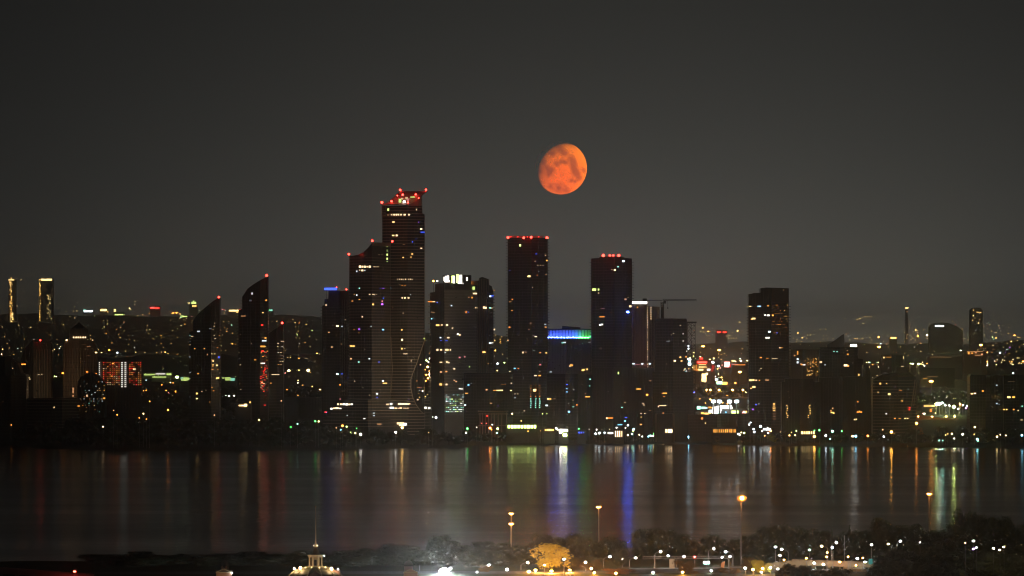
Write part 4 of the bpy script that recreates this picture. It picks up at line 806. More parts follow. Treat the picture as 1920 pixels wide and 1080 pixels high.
T.wins('a1', [(822, 477, 3, 3, 'teal', 1.2), (840, 478, 3, 3, 'teal', 1), (897, 493, 4, 4, 'amber', 1.6), (895, 472, 3, 2, 'brown', 1), (748, 537, 6, 5, 'warm', 2), (772, 552, 3, 3, 'cool', .8), (885, 555, 9, 5, 'warm', 6), (900, 558, 4, 4, 'amber', 3), (959, 608, 3, 5, 'gold', 2.6), (772, 660, 4, 4, 'warm', 4), (818, 661, 4, 5, 'yellow', 4.5), (862, 716, 4, 3.5, 'yellow', 4), (830, 702, 3, 3, 'warm', 1.2), (600, 718, 3, 3, 'warm', .6)])
T.rnd(20, 124, L=(.15, .3, .6))
T.beacon(1607, 649, L=2, c='brown', r=.3)
T = block('dark lower wing with clusters of amber windows under the fin crowned tower', 1536, 1580, 1632, [(1536, 708), (1618, 706), (1619, 684), (1628, 684), (1632, 700)], 5420, 125, 14, ang=35)
T.wins('a1', [(815, 797, 3, 4, 'brown', 1.5), (812, 820, 7, 3, 'gold', 4), (820, 824, 4, 3, 'gold', 4), (805, 810, 3, 4, 'amber', 1.4), (953, 760, 3, 3, 'orange', 2), (935, 860, 4, 3, 'yellow', 3), (945, 858, 3, 3, 'yellow', 2.4), (952, 818, 4, 3, 'orange', 4), (962, 815, 3, 4, 'amber', 4), (972, 818, 4, 3, 'orange', 4)])
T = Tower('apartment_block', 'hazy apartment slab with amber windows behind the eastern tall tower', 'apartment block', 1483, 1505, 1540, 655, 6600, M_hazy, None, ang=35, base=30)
rg = random.Random(127)
for _ in range(60): T.win(rg.uniform(1512, 1537), rg.uniform(672, 705), 1.7, 1.6, rg.choice(('orange', 'amber', 'gold')), rg.choice((.8, 1.6, 3)))
T.wins('a1', [(618, 485, 3, 9, 'amber', 1.6), (618, 520, 4, 4, 'cool', 3), (618, 538, 4, 5, 'cool', 2.4), (650, 552, 7, 2.5, 'white', 3), (640, 550, 4, 3, 'orange', 3), (600, 500, 3, 4, 'brown', 1)])
T.rnd(26, 128, L=(.5, 1), ylim=(660, 700))
# ---------------- X Y Z
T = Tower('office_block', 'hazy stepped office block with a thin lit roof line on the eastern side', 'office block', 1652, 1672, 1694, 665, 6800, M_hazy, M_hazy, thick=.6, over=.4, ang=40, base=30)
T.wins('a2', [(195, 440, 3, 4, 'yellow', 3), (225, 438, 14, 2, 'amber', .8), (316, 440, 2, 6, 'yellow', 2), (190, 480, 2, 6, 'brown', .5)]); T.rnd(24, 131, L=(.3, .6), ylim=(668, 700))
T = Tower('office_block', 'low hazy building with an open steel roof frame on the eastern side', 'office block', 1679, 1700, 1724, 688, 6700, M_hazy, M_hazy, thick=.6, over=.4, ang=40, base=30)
for x in (1680, 1705, 1723): T.part(MB().box(xat(x, 6690) - .5, xat(x, 6690) + .5, 6688, 6689, zat(697, 6690), zat(686, 6690)), 'roof_post', M_slab)
T.wins('a2', [(312, 495, 6, 1.4, 'warm', 2), (400, 498, 2, 8, 'warm', .8), (355, 500, 2, 8, 'warm', .8), (420, 538, 8, 1, 'warm', .8)]); T.rnd(14, 132, L=(.3, .6), ylim=(696, 706))
T = Tower('apartment_tower', 'rounded mid rise tower with curved roof and brown lit balcony rings', 'apartment tower', 1637, 1668, 1717, [(1637, 712), (1645, 707), (1655, 702), (1670, 699.5), (1700, 701), (1717, 707)], 5470, M_glass, M_slab, thick=.45, over=.4, balc=.3, depth=30, ang=30, slab_top=712)
T.part(MB().prism([(xat(1652, 5470), 5462), (xat(1712, 5470), 5462), (xat(1708, 5470), 5490), (xat(1656, 5470), 5490)], zat(707, 5462), [zat(704, 5462), zat(705, 5462), zat(699.5, 5462), zat(698.5, 5462)]), 'roof', M_conc)
T.part(MB().tube((xat(1709, 5466), 5466, zat(762, 5466)), (xat(1716, 5466), 5466, zat(712, 5466)), .5).tube((xat(1713, 5466), 5466, zat(762, 5466)), (xat(1719, 5466), 5466, zat(718, 5466)), .4), 'brace', M_slab)
T.wins('a2', [(172, 605, 4, 4.5, 'gold', 3), (212, 605, 2.5, 2.5, 'gold', 1.8), (228, 672, 6, 4.5, 'yellow', 4), (158, 659, 2.5, 2.5, 'gold', 2), (296, 650, 8, 1.5, 'orange', 1), (305, 715, 3.5, 4, 'amber', 1.6), (210, 796, 3.5, 3.5, 'white', 1.6), (338, 680, 2, 3, 'purple', .4), (352, 757, 4, 3.5, 'red', 4), (352, 770, 4, 3, 'red', 3), (260, 825, 4, 2.5, 'orange', 2.5), (290, 825, 6, 2, 'amber', 1.4), (325, 825, 5, 2.5, 'yellow', 3), (340, 825, 4, 2.5, 'yellow', 3), (345, 640, 3, 2, 'cool', .8)])
T.rnd(50, 133, ('amber', 'brown', 'orange'), (.2, .5, .8), (715, 785), (1670, 1714)); T.rnd(10, 134, L=(.2, .4))
T = Tower('apartment_block', 'broad dark block at the eastern edge with a notched roof and cantilevered balconies', 'apartment block', 1818, 1848, 1881, [(1818, 706), (1821, 702), (1826, 703), (1874, 703), (1876, 701), (1881, 706)], 5280, M_glass, M_slabd, thick=.4, over=.25, depth=28, ang=34, balc=1.0, slab_top=716)
T.wins('a2', [(752, 670, 4, 2.5, 'warm', 5), (770, 667, 5, 3, 'warm', 6), (820, 652, 4, 3, 'orange', 4), (905, 615, 4, 2.5, 'cool', 1.2), (905, 731, 4, 3, 'cool', 1.4), (920, 735, 3, 2, 'cool', .6), (745, 668, 3, 1.5, 'orange', 2), (768, 880, 4, 3, 'yellow', 3)]); T.rnd(16, 135, L=(.15, .3))
T = Tower('apartment_block', 'dark block with two bright windows at the far eastern edge', 'apartment block', 1882, 1910, 1960, [(1882, 703), (1918, 702), (1960, 703)], 5300, M_glass, M_slabd, thick=.4, over=.25, depth=28, ang=30, slab_top=716)
T.wins('a2', [(985, 691, 7, 4.5, 'yellow', 5), (1015, 691, 6, 4, 'amber', 4.5), (950, 769, 3, 3, 'gold', 4), (970, 769, 3.5, 3, 'gold', 4), (1015, 769, 3.5, 3, 'orange', 4), (1044, 775, 3, 3, 'warm', 2), (1066, 748, 3, 3, 'teal', 2), (1062, 835, 6, 2, 'warm', 1.2), (1000, 592, 16, 1, 'brown', .4)]); T.rnd(14, 136, L=(.15, .3))
# ================================================================== TREES
M_leaf = mat('dark_foliage', (.045, .055, .028), .9, .15, .35, .3)
M_leaf2 = mat('autumn_yellow_foliage', (.60, .50, .06), .85, .15, .35, .6)
M_leaf3 = mat('autumn_orange_foliage', (.40, .15, .03), .85, .15, .3, .6)
M_leaf4 = mat('brown_green_foliage', (.16, .10, .035), .85, .15, .3, .6)
M_bark = mat('bark', (.06, .045, .035), .95)
def crown_mesh(seed, w, h, n, leaf, m, lobes=9, core=.62, cone=False, rs=1.0):
    """leaf clumps spread through several lobes; origin at the trunk foot, crown from .22h to h"""
    rg = random.Random(seed); mb = MB(); L = []
    for i in range(lobes):
        if cone:
            t_ = (i + .5) / lobes; z = h * (.12 + .84 * t_); r = w / 2 * (1 - t_) * rg.uniform(.75, 1.05) + .05 * w; L.append((rg.uniform(-.04, .04) * w, rg.uniform(-.04, .04) * w, z, r, h / lobes * .9))
        else:
            a = rg.uniform(0, 2 * PI); q = rg.uniform(.0, .36) * w if i else 0
            z = h * (rg.uniform(.40, .80) if i % 3 else rg.uniform(.20, .42)) if i else h * .60
            r = rg.uniform(.18, .30) * w * rs if i else .34 * w * rs
            if rs < 1: q = rg.uniform(.05, .44) * w * math.sqrt(max(.1, 1 - ((z / h - .5) / .5) ** 2)); z = h * rg.uniform(.22, .93)
            r = min(r, (h - z)) if i else r
            L.append((q * math.cos(a), q * math.sin(a), z, r, min(r * rg.uniform(.8, 1.0), h - z, z - .02 * h)))
    tot = sum(l[3] ** 2 for l in L)
    for (x, y, z, r, rz_) in L:
        k = max(6, int(n * r * r / tot))
        for _ in range(k):
            d = Vector((rg.gauss(0, 1), rg.gauss(0, 1), rg.gauss(0, 1))).normalized() * (rg.uniform(.55, 1) ** .5 + (rg.random() < (.12 if rs == 1 else .35)) * rg.uniform(0, .22 if rs == 1 else .9))
            p = Vector((x + d.x * r, y + d.y * r, z + d.z * rz_))
            u = Vector((rg.gauss(0, 1), rg.gauss(0, 1), rg.gauss(0, 1))).normalized(); v = u.orthogonal().normalized()
            s_ = leaf * rg.uniform(.6, 1.5)
            mb.add([p - u * s_, p - v * s_ * .6, p + u * s_, p + v * s_ * .6], [(0, 1, 2, 3)])
        if core: mb.lathe([(max(.01, r * core * math.sin(PI * i / 5)), z - rz_ * core * math.cos(PI * i / 5)) for i in range(6)], 7, (x, y, 0))
    return mb.mesh('crown', m)
def trunk_mesh(seed, w, h, r):
    rg = random.Random(seed); mb = MB()
    mb.tube((0, 0, -.4), (0, 0, h * .35), r, r * .7, 6); mb.tube((0, 0, h * .35), (0, 0, h * .7), r * .7, r * .3, 5)
    for k in range(5):
        a = rg.uniform(0, 2 * PI); z = h * rg.uniform(.25, .45)
        mb.tube((0, 0, z), (math.cos(a) * w * .3, math.sin(a) * w * .3, z + h * .25), r * .45, r * .15, 4)
    return mb.mesh('trunk', M_bark)
FARV = [(crown_mesh(200 + i, 1.15, 1.0, 420, .045, M_leaf, 8), trunk_mesh(i, 1.1, 1, .03)) for i in range(5)]
NEARV = [(crown_mesh(300 + i, 1.15, 1.0, 4200, .022, M_leaf, 13), trunk_mesh(20 + i, 1.1, 1, .025)) for i in range(5)]
CONEV = (crown_mesh(330, .5, 1.0, 2500, .022, M_leaf, 9, cone=True), trunk_mesh(33, .4, 1, .02))
def tree(vs, loc, w, h, label, group, rz, name='tree'):
    r = thing(name, label, 'tree', loc, group); r.rotation_euler = (0, 0, rz)
    for nm, me in zip(('crown', 'trunk'), vs):
        o = bpy.data.objects.new(nm, me); C.objects.link(o); o.parent = r; o.scale = (w, w, h)
    return r
rg = random.Random(404)
def join_trees(specs, name, label, cat):
    mb = MB(); n = 0
    for (loc, w, h, vi, rz) in specs:
        M = Matrix.Translation(loc) @ Matrix.Rotation(rz, 4, 'Z') @ Matrix.Diagonal((w, w, h, 1))
        for me in FARV[vi]:
            mb.add([M @ v_.co for v_ in me.vertices], [tuple(p_.vertices) for p_ in me.polygons])
    o = mb.build(name, M_leaf, kind='stuff'); tag(o, label, cat)
BACK = []; RISE = []
LBL = 'dark tree in the unlit park belt along the far waterfront'
for i in range(150):                   # belt of park trees in front of the towers
    px = -20 + i * 13.2 + rg.uniform(-6, 6)
    yb = ground_y(px)
    west = px < 610
    for row in range(2 if west else 1):
        Y = yb + (rg.uniform(230, 330) if west and row == 0 else rg.uniform(60, 150) if west else rg.uniform(30, 70))
        top = (rg.uniform(777, 792) if row == 0 else rg.uniform(795, 812)) if west else rg.uniform(799, 815) if px > 620 else rg.uniform(795, 806)
        if not west and (940 < px < 1090 or 1150 < px < 1215 or 1310 < px < 1460 or 1490 < px < 1545): top = rg.uniform(817, 823)
        if 1750 < px < 1920: top = rg.uniform(795, 812)
        gz = terrain_h(0, Y) if Y > yb + 60 else 2.2
        h = max(4, zat(top, Y) - gz); w = h * rg.uniform(.9, 1.25)
        if west and row == 0:
            BACK.append((Vector(((px - 960) / FPX * Y, Y, gz - .3)), w, h, rg.randrange(5), rg.uniform(0, 6))); continue
        tree(FARV[rg.randrange(5)], ((px - 960) / FPX * Y, Y, gz - .3), w, h, LBL, 'park trees along the far waterfront', rg.uniform(0, 6))
for i in range(110):                   # wooded rise behind the towers
    px = rg.choice((rg.uniform(200, 350), rg.uniform(205, 345), rg.uniform(412, 450), rg.uniform(528, 606), rg.uniform(528, 610), rg.uniform(1300, 1402), rg.uniform(1310, 1400), rg.uniform(1715, 1820), rg.uniform(1480, 1540)))
    Y = rg.uniform(5900, 6900)
    gz = terrain_h(0, Y); h = rg.uniform(10, 20)
    if px > 1290 and px < 1403: Y = rg.uniform(6500, 7300); gz = terrain_h(0, Y); h = rg.uniform(7, 11)
    if px > 1700: Y = rg.uniform(6300, 6900); gz = terrain_h(0, Y); h = rg.uniform(9, 15)
    RISE.append((Vector(((px - 960) / FPX * Y, Y, gz - .3)), h * 1.15, h, rg.randrange(5), rg.uniform(0, 6)))
join_trees(BACK, 'treeline', 'dark mass of park trees behind the western shore belt', 'trees')
join_trees(RISE, 'woodland', 'dark woods on the rise behind the lakeside towers', 'trees')
# ================================================================== LAMPS ALONG THE FAR SHORE
CN = dict(warm='warm white', yellow='yellow', gold='golden', orange='orange', amber='amber', white='white', cool='cool white', cyan='sky blue', teal='greenish white', blue='blue', purple='violet', red='red', pink='pink', green='green', lime='lime green', brown='dim brown')
_lp = {}
def shore_lamp(sheet, u, v, c, L, r=.7, sampled=False, back=None, name='waterfront_lamp', grp='lamps along the far waterfront', lab=None):
    px, py = zp(sheet, u, v)
    Y = (ground_y(px) + 14) if back is None else back
    p = at(px, py, Y)
    gz = 2.0 if back is None else terrain_h(p.x, Y)
    t_ = thing(name, lab or 'small %s lamp glowing on the dark far waterfront' % CN[c], 'lamp', (p.x, Y, gz), grp + ', ' + CN[c])
    put('lamp_head', ballmesh(emit(c, L, sampled)), t_, p, 0, (r, r, r))
    hgt = max(1.0, p.z - gz)
    put('post', MB().tube((0, 0, -.3), (0, 0, hgt - r * .6), .14, .1, 5).mesh('post', M_pole), t_, (p.x, p.y, gz))
    return t_
SH = [  # sheet, u, v, colour, strength, radius, casts a reflection
 ('b1', 133, 321, 'green', 14, .9, 0), ('b1', 120, 360, 'white', 8, .7, 0), ('b1', 221, 309, 'white', 4, .6, 0), ('b1', 348, 316, 'orange', 60, 1.0, 1), ('b1', 362, 331, 'orange', 10, .7, 0),
 ('b1', 369, 284, 'cool', 6, .6, 0), ('b1', 419, 322, 'lime', 22, .9, 1), ('b1', 412, 362, 'teal', 10, .7, 0), ('b1', 515, 357, 'pink', 14, .9, 0), ('b1', 565, 385, 'white', 10, .8, 0), ('b1', 508, 375, 'orange', 4, .6, 0),
 ('b1', 708, 346, 'amber', 6, .6, 0), ('b1', 749, 347, 'yellow', 9, .7, 0), ('b1', 790, 345, 'amber', 5, .6, 0), ('b1', 827, 342, 'amber', 4, .5, 0), ('b1', 643, 249, 'gold', 5, .6, 0), ('b1', 557, 180, 'warm', 8, .8, 0), ('b1', 845, 181, 'lime', 4, .6, 0),
 ('b1', 975, 320, 'cool', 12, .9, 0), ('b1', 990, 332, 'white', 10, .7, 0), ('b1', 1189, 322, 'green', 8, .7, 0), ('b1', 1287, 328, 'white', 2, .5, 0), ('b1', 1348, 370, 'cool', 12, .9, 1), ('b1', 1383, 364, 'cool', 14, 1.0, 0), ('b1', 1433, 360, 'cool', 10, .8, 0), ('b1', 1357, 331, 'white', 6, .7, 0),
 ('b1', 1480, 328, 'warm', 3, .5, 0), ('b1', 1653, 383, 'warm', 10, .8, 0), ('b1', 1693, 373, 'teal', 14, .8, 1), ('b1', 1708, 328, 'cyan', 12, 1.0, 0), ('b1', 1704, 340, 'lime', 8, .9, 0), ('b1', 1762, 380, 'warm', 7, .7, 0), ('b1', 1790, 396, 'white', 7, .7, 0), ('b1', 1848, 396, 'cyan', 10, .8, 0), ('b1', 1867, 388, 'teal', 12, .8, 1), ('b1', 1900, 370, 'green', 8, .8, 0),
 ('b1', 1630, 314, 'white', 5, .6, 0), ('b1', 1545, 313, 'white', 4, .7, 0), ('b1', 1653, 291, 'cool', 9, .8, 0),
 ('b2', 30, 370, 'lime', 8, .7, 0), ('b2', 10, 389, 'cyan', 9, .7, 0), ('b2', 25, 390, 'pink', 8, .9, 0), ('b2', 83, 398, 'warm', 4, .6, 0), ('b2', 120, 398, 'warm', 12, 1.0, 1), ('b2', 209, 398, 'warm', 3, .5, 0), ('b2', 262, 410, 'teal', 2, .6, 0), ('b2', 328, 370, 'cool', 10, .8, 0), ('b2', 352, 401, 'cyan', 34, 1.2, 1), ('b2', 399, 398, 'warm', 14, .9, 0),
 ('b2', 375, 371, 'red', 6, .7, 0), ('b2', 396, 329, 'lime', 5, .6, 0), ('b2', 456, 398, 'warm', 6, .6, 0), ('b2', 500, 377, 'lime', 44, 1.1, 1), ('b2', 517, 398, 'white', 12, .8, 0), ('b2', 567, 336, 'lime', 70, 1.2, 1), ('b2', 577, 398, 'cool', 10, .8, 0), ('b2', 638, 396, 'white', 14, .9, 0), ('b2', 692, 398, 'white', 8, .7, 0), ('b2', 716, 396, 'white', 10, .8, 0), ('b2', 766, 394, 'cool', 9, .8, 0),
 ('b2', 792, 379, 'white', 10, .8, 0), ('b2', 803, 341, 'lime', 50, 1.0, 1), ('b2', 832, 372, 'white', 12, .8, 0), ('b2', 843, 382, 'white', 9, .7, 0), ('b2', 858, 358, 'yellow', 9, .7, 0), ('b2', 886, 363, 'lime', 24, .8, 1), ('b2', 933, 283, 'cool', 9, .8, 0), ('b2', 947, 264, 'cool', 7, .7, 0), ('b2', 975, 327, 'cool', 9, .9, 0), ('b2', 982, 353, 'cool', 12, .9, 0), ('b2', 1041, 301, 'cool', 18, 1.0, 0),
 ('b2', 1057, 345, 'white', 8, .7, 0), ('b2', 1108, 312, 'white', 5, .6, 0), ('b2', 1137, 343, 'orange', 55, .9, 1), ('b2', 1114, 364, 'white', 9, .8, 0), ('b2', 1162, 410, 'teal', 4, .7, 0), ('b2', 1081, 390, 'gold', 5, .6, 0), ('b2', 1228, 353, 'warm', 2, .5, 0), ('b2', 1315, 386, 'gold', 8, .8, 0), ('b2', 1369, 384, 'yellow', 8, .7, 0), ('b2', 1333, 357, 'gold', 4, .5, 0), ('b2', 1380, 344, 'lime', 7, .7, 0),
 ('b2', 1551, 397, 'amber', 60, 1.2, 1), ('b2', 1552, 339, 'green', 8, .7, 0), ('b2', 1598, 337, 'green', 14, .8, 0), ('b2', 1659, 388, 'cool', 18, 1.0, 1), ('b2', 1722, 347, 'teal', 26, 1.0, 0), ('b2', 1810, 345, 'green', 10, .7, 0), ('b2', 1700, 420, 'teal', 5, .8, 0), ('b2', 1910, 394, 'yellow', 10, .8, 0),
 ('b3', 212, 417, 'white', 9, .8, 0), ('b3', 238, 415, 'cyan', 16, 1.1, 0), ('b3', 358, 412, 'orange', 26, 1.0, 1), ('b3', 507, 350, 'brown', 3, .7, 0), ('b3', 517, 420, 'cool', 12, .9, 0), ('b3', 594, 373, 'amber', 120, 1.1, 1), ('b3', 846, 286, 'orange', 70, 1.1, 1), ('b3', 1158, 392, 'gold', 4, .6, 0), ('b3', 1199, 391, 'yellow', 9, .8, 0), ('b3', 1137, 403, 'yellow', 4, .6, 0), ('b3', 1222, 438, 'white', 8, .7, 0),
 ('b3', 1307, 396, 'white', 12, .9, 0), ('b3', 1428, 325, 'yellow', 10, .8, 0), ('b3', 1422, 396, 'gold', 5, .6, 0), ('b3', 1452, 445, 'cyan', 16, 1.0, 1), ('b3', 1459, 457, 'teal', 9, .9, 0), ('b3', 1650, 420, 'yellow', 12, .9, 0), ('b3', 1683, 400, 'warm', 6, .6, 0), ('b3', 1738, 408, 'warm', 7, .7, 0), ('b3', 1899, 406, 'cyan', 18, .9, 0), ('b3', 753, 518, 'gold', 3, .6, 0), ('b3', 1072, 458, 'teal', 2.5, .9, 0), ('b3', 1107, 458, 'teal', 2.5, .7, 0),
 ('z1', 624, 846, 'orange', 6, .6, 0), ('z1', 764, 840, 'yellow', 8, .7, 0), ('z1', 742, 862, 'orange', 4, .6, 0), ('z1', 780, 869, 'orange', 4, .6, 0), ('z1', 895, 820, 'orange', 14, .9, 1), ('z1', 797, 774, 'amber', 5, .6, 0), ('z1', 60, 900, 'orange', 4, .6, 0), ('z1', 549, 909, 'warm', 7, .7, 0), ('z1', 605, 822, 'brown', 2, .5, 0),
 ('z2', 471, 874, 'gold', 10, .8, 0), ('z2', 640, 912, 'green', 2, 1.0, 0), ('z2', 676, 895, 'teal', 5, .7, 0), ('z2', 771, 881, 'green', 6, .9, 0), ('z2', 789, 882, 'yellow', 8, .8, 0), ('z2', 233, 849, 'brown', 2, .7, 0), ('z2', 590, 772, 'brown', 2, .7, 0), ('z2', 620, 712, 'orange', 3, .6, 0),
 ('z4', 209, 873, 'orange', 18, 1.0, 1), ('z4', 240, 880, 'lime', 7, .8, 0), ('z4', 196, 903, 'cyan', 4, .7, 0), ('z4', 230, 916, 'cool', 10, .9, 0), ('z4', 272, 925, 'lime', 7, .8, 0), ('z4', 305, 928, 'yellow', 7, .8, 0), ('z4', 345, 937, 'white', 16, 1.1, 0), ('z4', 314, 893, 'green', 3, .6, 0), ('z4', 608, 922, 'white', 18, 1.0, 1), ('z4', 855, 924, 'yellow', 3, .5, 0), ('z4', 910, 812, 'cool', 14, 1.0, 0), ('z4', 885, 808, 'white', 4, .6, 0), ('z4', 655, 888, 'gold', 50, .9, 1), ('z4', 162, 889, 'brown', 2, .7, 0)]
for (s_, u, v, c, L, r, smp) in SH:
    shore_lamp(s_, u, v, c, L * ((.55 if c in ('orange', 'amber', 'red') else .75) if smp else .8), r, bool(smp) or L >= 17)
# floodlit patches right by the water
def litbox(name, label, cat, x0, x1, y0, y1, Y, c, L, n, gap=.25, sampled=False, wall=M_conc, lean=0):
    gz = 2.0
    z0, z1 = zat(y1, Y), zat(y0, Y)
    t_ = thing(name, label, cat, (xat((x0 + x1) / 2, Y), Y, gz))
    o = MB().box(xat(x0, Y) - 1, xat(x1, Y) + 1, Y + .5, Y + 14, gz - .5, z1 + 1.2).build('wall', wall, t_); o.location = -t_.location
    o = MB().box(xat(x0, Y) - 1.6, xat(x1, Y) + 1.6, Y - 1.0, Y + 14.4, z1 + 1.22, z1 + 1.8).build('roof', M_conc, t_); o.location = -t_.location
    w = (x1 - x0) / n
    rr = random.Random(int(x0))
    for i in range(n):
        xa = x0 + w * (i + .5); ws = w * (1 - gap * rr.uniform(.5, 1.5))
        put('lit_window', unit(emit(c, L * rr.choice((.6, 1, 1.4)), sampled)), t_, (xat(xa, Y), Y + .2, (z0 + z1) / 2), 0, (ws * Y / FPX, .5, z1 - z0))
    return t_
litbox('restaurant', 'long low waterfront restaurant with a row of bright white windows', 'restaurant', 951, 1006, 797, 803, 5335, 'lime', 9, 9, .25, True)
litbox('kiosk', 'low waterfront kiosk with yellow lit counters', 'kiosk', 1021, 1038.5, 804.5, 808, 5325, 'gold', 4, 5)
litbox('boathouse', 'floodlit white boathouse blazing at the water edge', 'boathouse', 1049, 1064, 805.5, 812, 5318, 'white', 34, 2, .05, True)
litbox('boathouse_dock', 'small blazing floodlit dock hut in front of the white boathouse', 'hut', 1055.5, 1063, 813, 818, 5310, 'lime', 30, 1, .05, True)
litbox('gatehouse', 'waterfront gatehouse with two tall golden lit doorways', 'gatehouse', 1152, 1168, 808, 819, 5312, 'warm', 3.2, 4, .6, False)
litbox('shop_row', 'short row of white lit shopfronts beside the golden gatehouse', 'shop', 1139, 1151, 810.5, 813.5, 5318, 'white', 5, 4, .3)
litbox('pavilion', 'small pavilion with orange lit glass by the pale buttresses', 'pavilion', 1247, 1261, 805, 811, 5330, 'warm', 6, 3, .2)
litbox('restaurant', 'two storey waterfront restaurant glowing orange behind its terrace lamps', 'restaurant', 1337, 1380, 805, 811, 5340, 'amber', 1.3, 12, .4)
litbox('cafe', 'waterfront cafe with yellow green lit terrace windows', 'cafe', 1502, 1528, 809, 814, 5345, 'yellow', 3.0, 6, .35)
litbox('marina_office', 'small marina office with a cool white lit front', 'office', 1431, 1445, 803.5, 806.5, 5360, 'cool', 7, 3, .15, False)
litbox('signal_hut', 'small hut with a blue lit sign on the waterfront', 'hut', 1084, 1096, 809.5, 812.5, 5316, 'blue', 2, 3, .3)
# lamplit shrubs on the promenade
for (px, Y, w, h, m_, lab) in ((1346, 5316, 9, 7, M_leaf4, 'greenish lamplit shrub at the west end of the restaurant terrace'), (1392, 5316, 9, 7, M_leaf4, 'greenish lamplit shrub at the east end of the restaurant terrace'), (1447, 5316, 11, 9, M_leaf2, 'yellow lamplit tree by the foot of the eastern tall tower'), (1600, 5312, 8, 8, M_leaf4, 'small tree under the golden promenade lamp'), (1720, 5420, 16, 15, M_leaf3, 'orange lamplit tree on the bank below the rounded tower')):
    cm = crown_mesh(int(px), 1.1, 1, 500, .05, m_, 6)
    tree((cm, FARV[0][1]), (xat(px, Y), Y, 2.0 if Y < 5400 else 2.5), w, h, lab, None, 1.0)

# shielded lamps added out of sight to light the tower faces
for (px, Y, z, c, L, lab) in ((134, 5496, 52, 'warm', 800, 'added warm lamp lighting the pyramid roofed tower from the low roof'), (70, 5480, 51, 'warm', 420, 'added warm lamp lighting the sloping shouldered tower from the low roof'), (868, 5530, 62, 'cool', 330, 'added cool lamp lighting the grey curtain wall'),
                              (1700, 5430, 12, 'amber', 700, 'added amber lamp lighting the rounded tower'), (1474, 5420, 30, 'amber', 420, 'added amber lamp lighting the eastern tall tower'), (1195, 6440, 34, 'pink', 1500, 'added pinkish lamp lighting the pale hazy tower')):
    x_ = xat(px, Y); g_ = 3 if Y < 6000 else 28
    t_ = thing('street_lamp', lab, 'street lamp', (x_, Y, g_), 'hidden lamps added to light the towers')
    put('lamp_head', ballmesh(emit(c, L, True)), t_, (x_, Y, z), 0, (.55, .55, .45)); put('post', MB().tube((0, 0, g_ - z), (0, 0, -.3), .16, .1, 5).mesh('post', M_pole), t_, (x_, Y, z))
    put('light_shield', MB().box(-1.0, 1.0, -.9, -.8, -.9, .9).box(-1.0, 1.0, -.79, .4, -.95, -.85).mesh('light_shield', M_metal), t_, (x_, Y, z))  # plates added to hide the lamp from the lake side
# ================================================================== THE SUBURBS BEYOND
def hit(px, py):
    """first point of the far terrain in the direction px, py, or None above its skyline"""
    d = ray(px, py); d = d / d.y; Y = 5700
    while Y < 33000:
        if CAMZ + d.z * Y <= terrain_h(d.x * Y, Y): return Y
        Y += 60
    return None
FAR = []
def far_light(sheet, u, v, c, L, w=1.0, mast=None):
    FAR.append((sheet, u, v, c, L, w, mast))
def far_geom(sheet, u, v, c, L, w, mast):
    px, py = zp(sheet, u, v)
    Yh = hit(px, py + (7 if mast is None else mast))
    if Yh is None or Yh > 31000: Yh = 27000.0
    k = Yh / FPX; p = at(px, py, Yh); gz = terrain_h(p.x, Yh)
    L = L * (1 + (Yh / 13000.0) ** 1.9) * 1.1
    return p, gz, w * .78 * k, k, Yh, round(L, 1)
def build_far():
    post = MB().box(-.5, .5, -.5, .5, -.2, 1).mesh('post', M_pole)
    FAR.sort(key=lambda f: -(min(f[4], 8) * f[5] ** 2))
    for f in FAR[:250]:
        p, gz, r, k, Yh, L = far_geom(*f); c = f[3]
        t_ = thing('street_lamp', 'distant %s street lamp twinkling in the hazy suburbs beyond the bay' % CN[c], 'street lamp', (p.x, Yh, gz), 'distant street lamps beyond the bay, ' + CN[c])
        put('lamp_head', ballmesh(emit(c, L)), t_, p, 0, (r, r, r * .8))
        put('post', post, t_, (p.x, p.y, gz), 0, (.07 * k, .07 * k, max(2, p.z - gz) - r * .6))
    mb = MB(); mats = []; mi = []
    for f in FAR[250:]:
        p, gz, r, k, Yh, L = far_geom(*f); m = emit(f[3], {0: 1, 1: 3, 2: 6}.get(int(L > 2) + int(L > 5)))
        if m not in mats: mats.append(m)
        n0 = len(mb.f); mb.ball(p, r, 6, 4, .8); mi += [mats.index(m)] * (len(mb.f) - n0)
        n0 = len(mb.f); mb.box(p.x - .035 * k, p.x + .035 * k, Yh - .5, Yh + .5, gz, p.z - r * .6); mi += [None] * (len(mb.f) - n0)
    mats.append(M_pole)
    me = mb.mesh('town_lights')
    for m in mats: me.materials.append(m)
    for pl, i in zip(me.polygons, mi): pl.material_index = len(mats) - 1 if i is None else i
    o = put('town_lights', me, kind='stuff'); tag(o, 'carpet of the faintest street lamps of the suburbs beyond the bay', 'town lights')
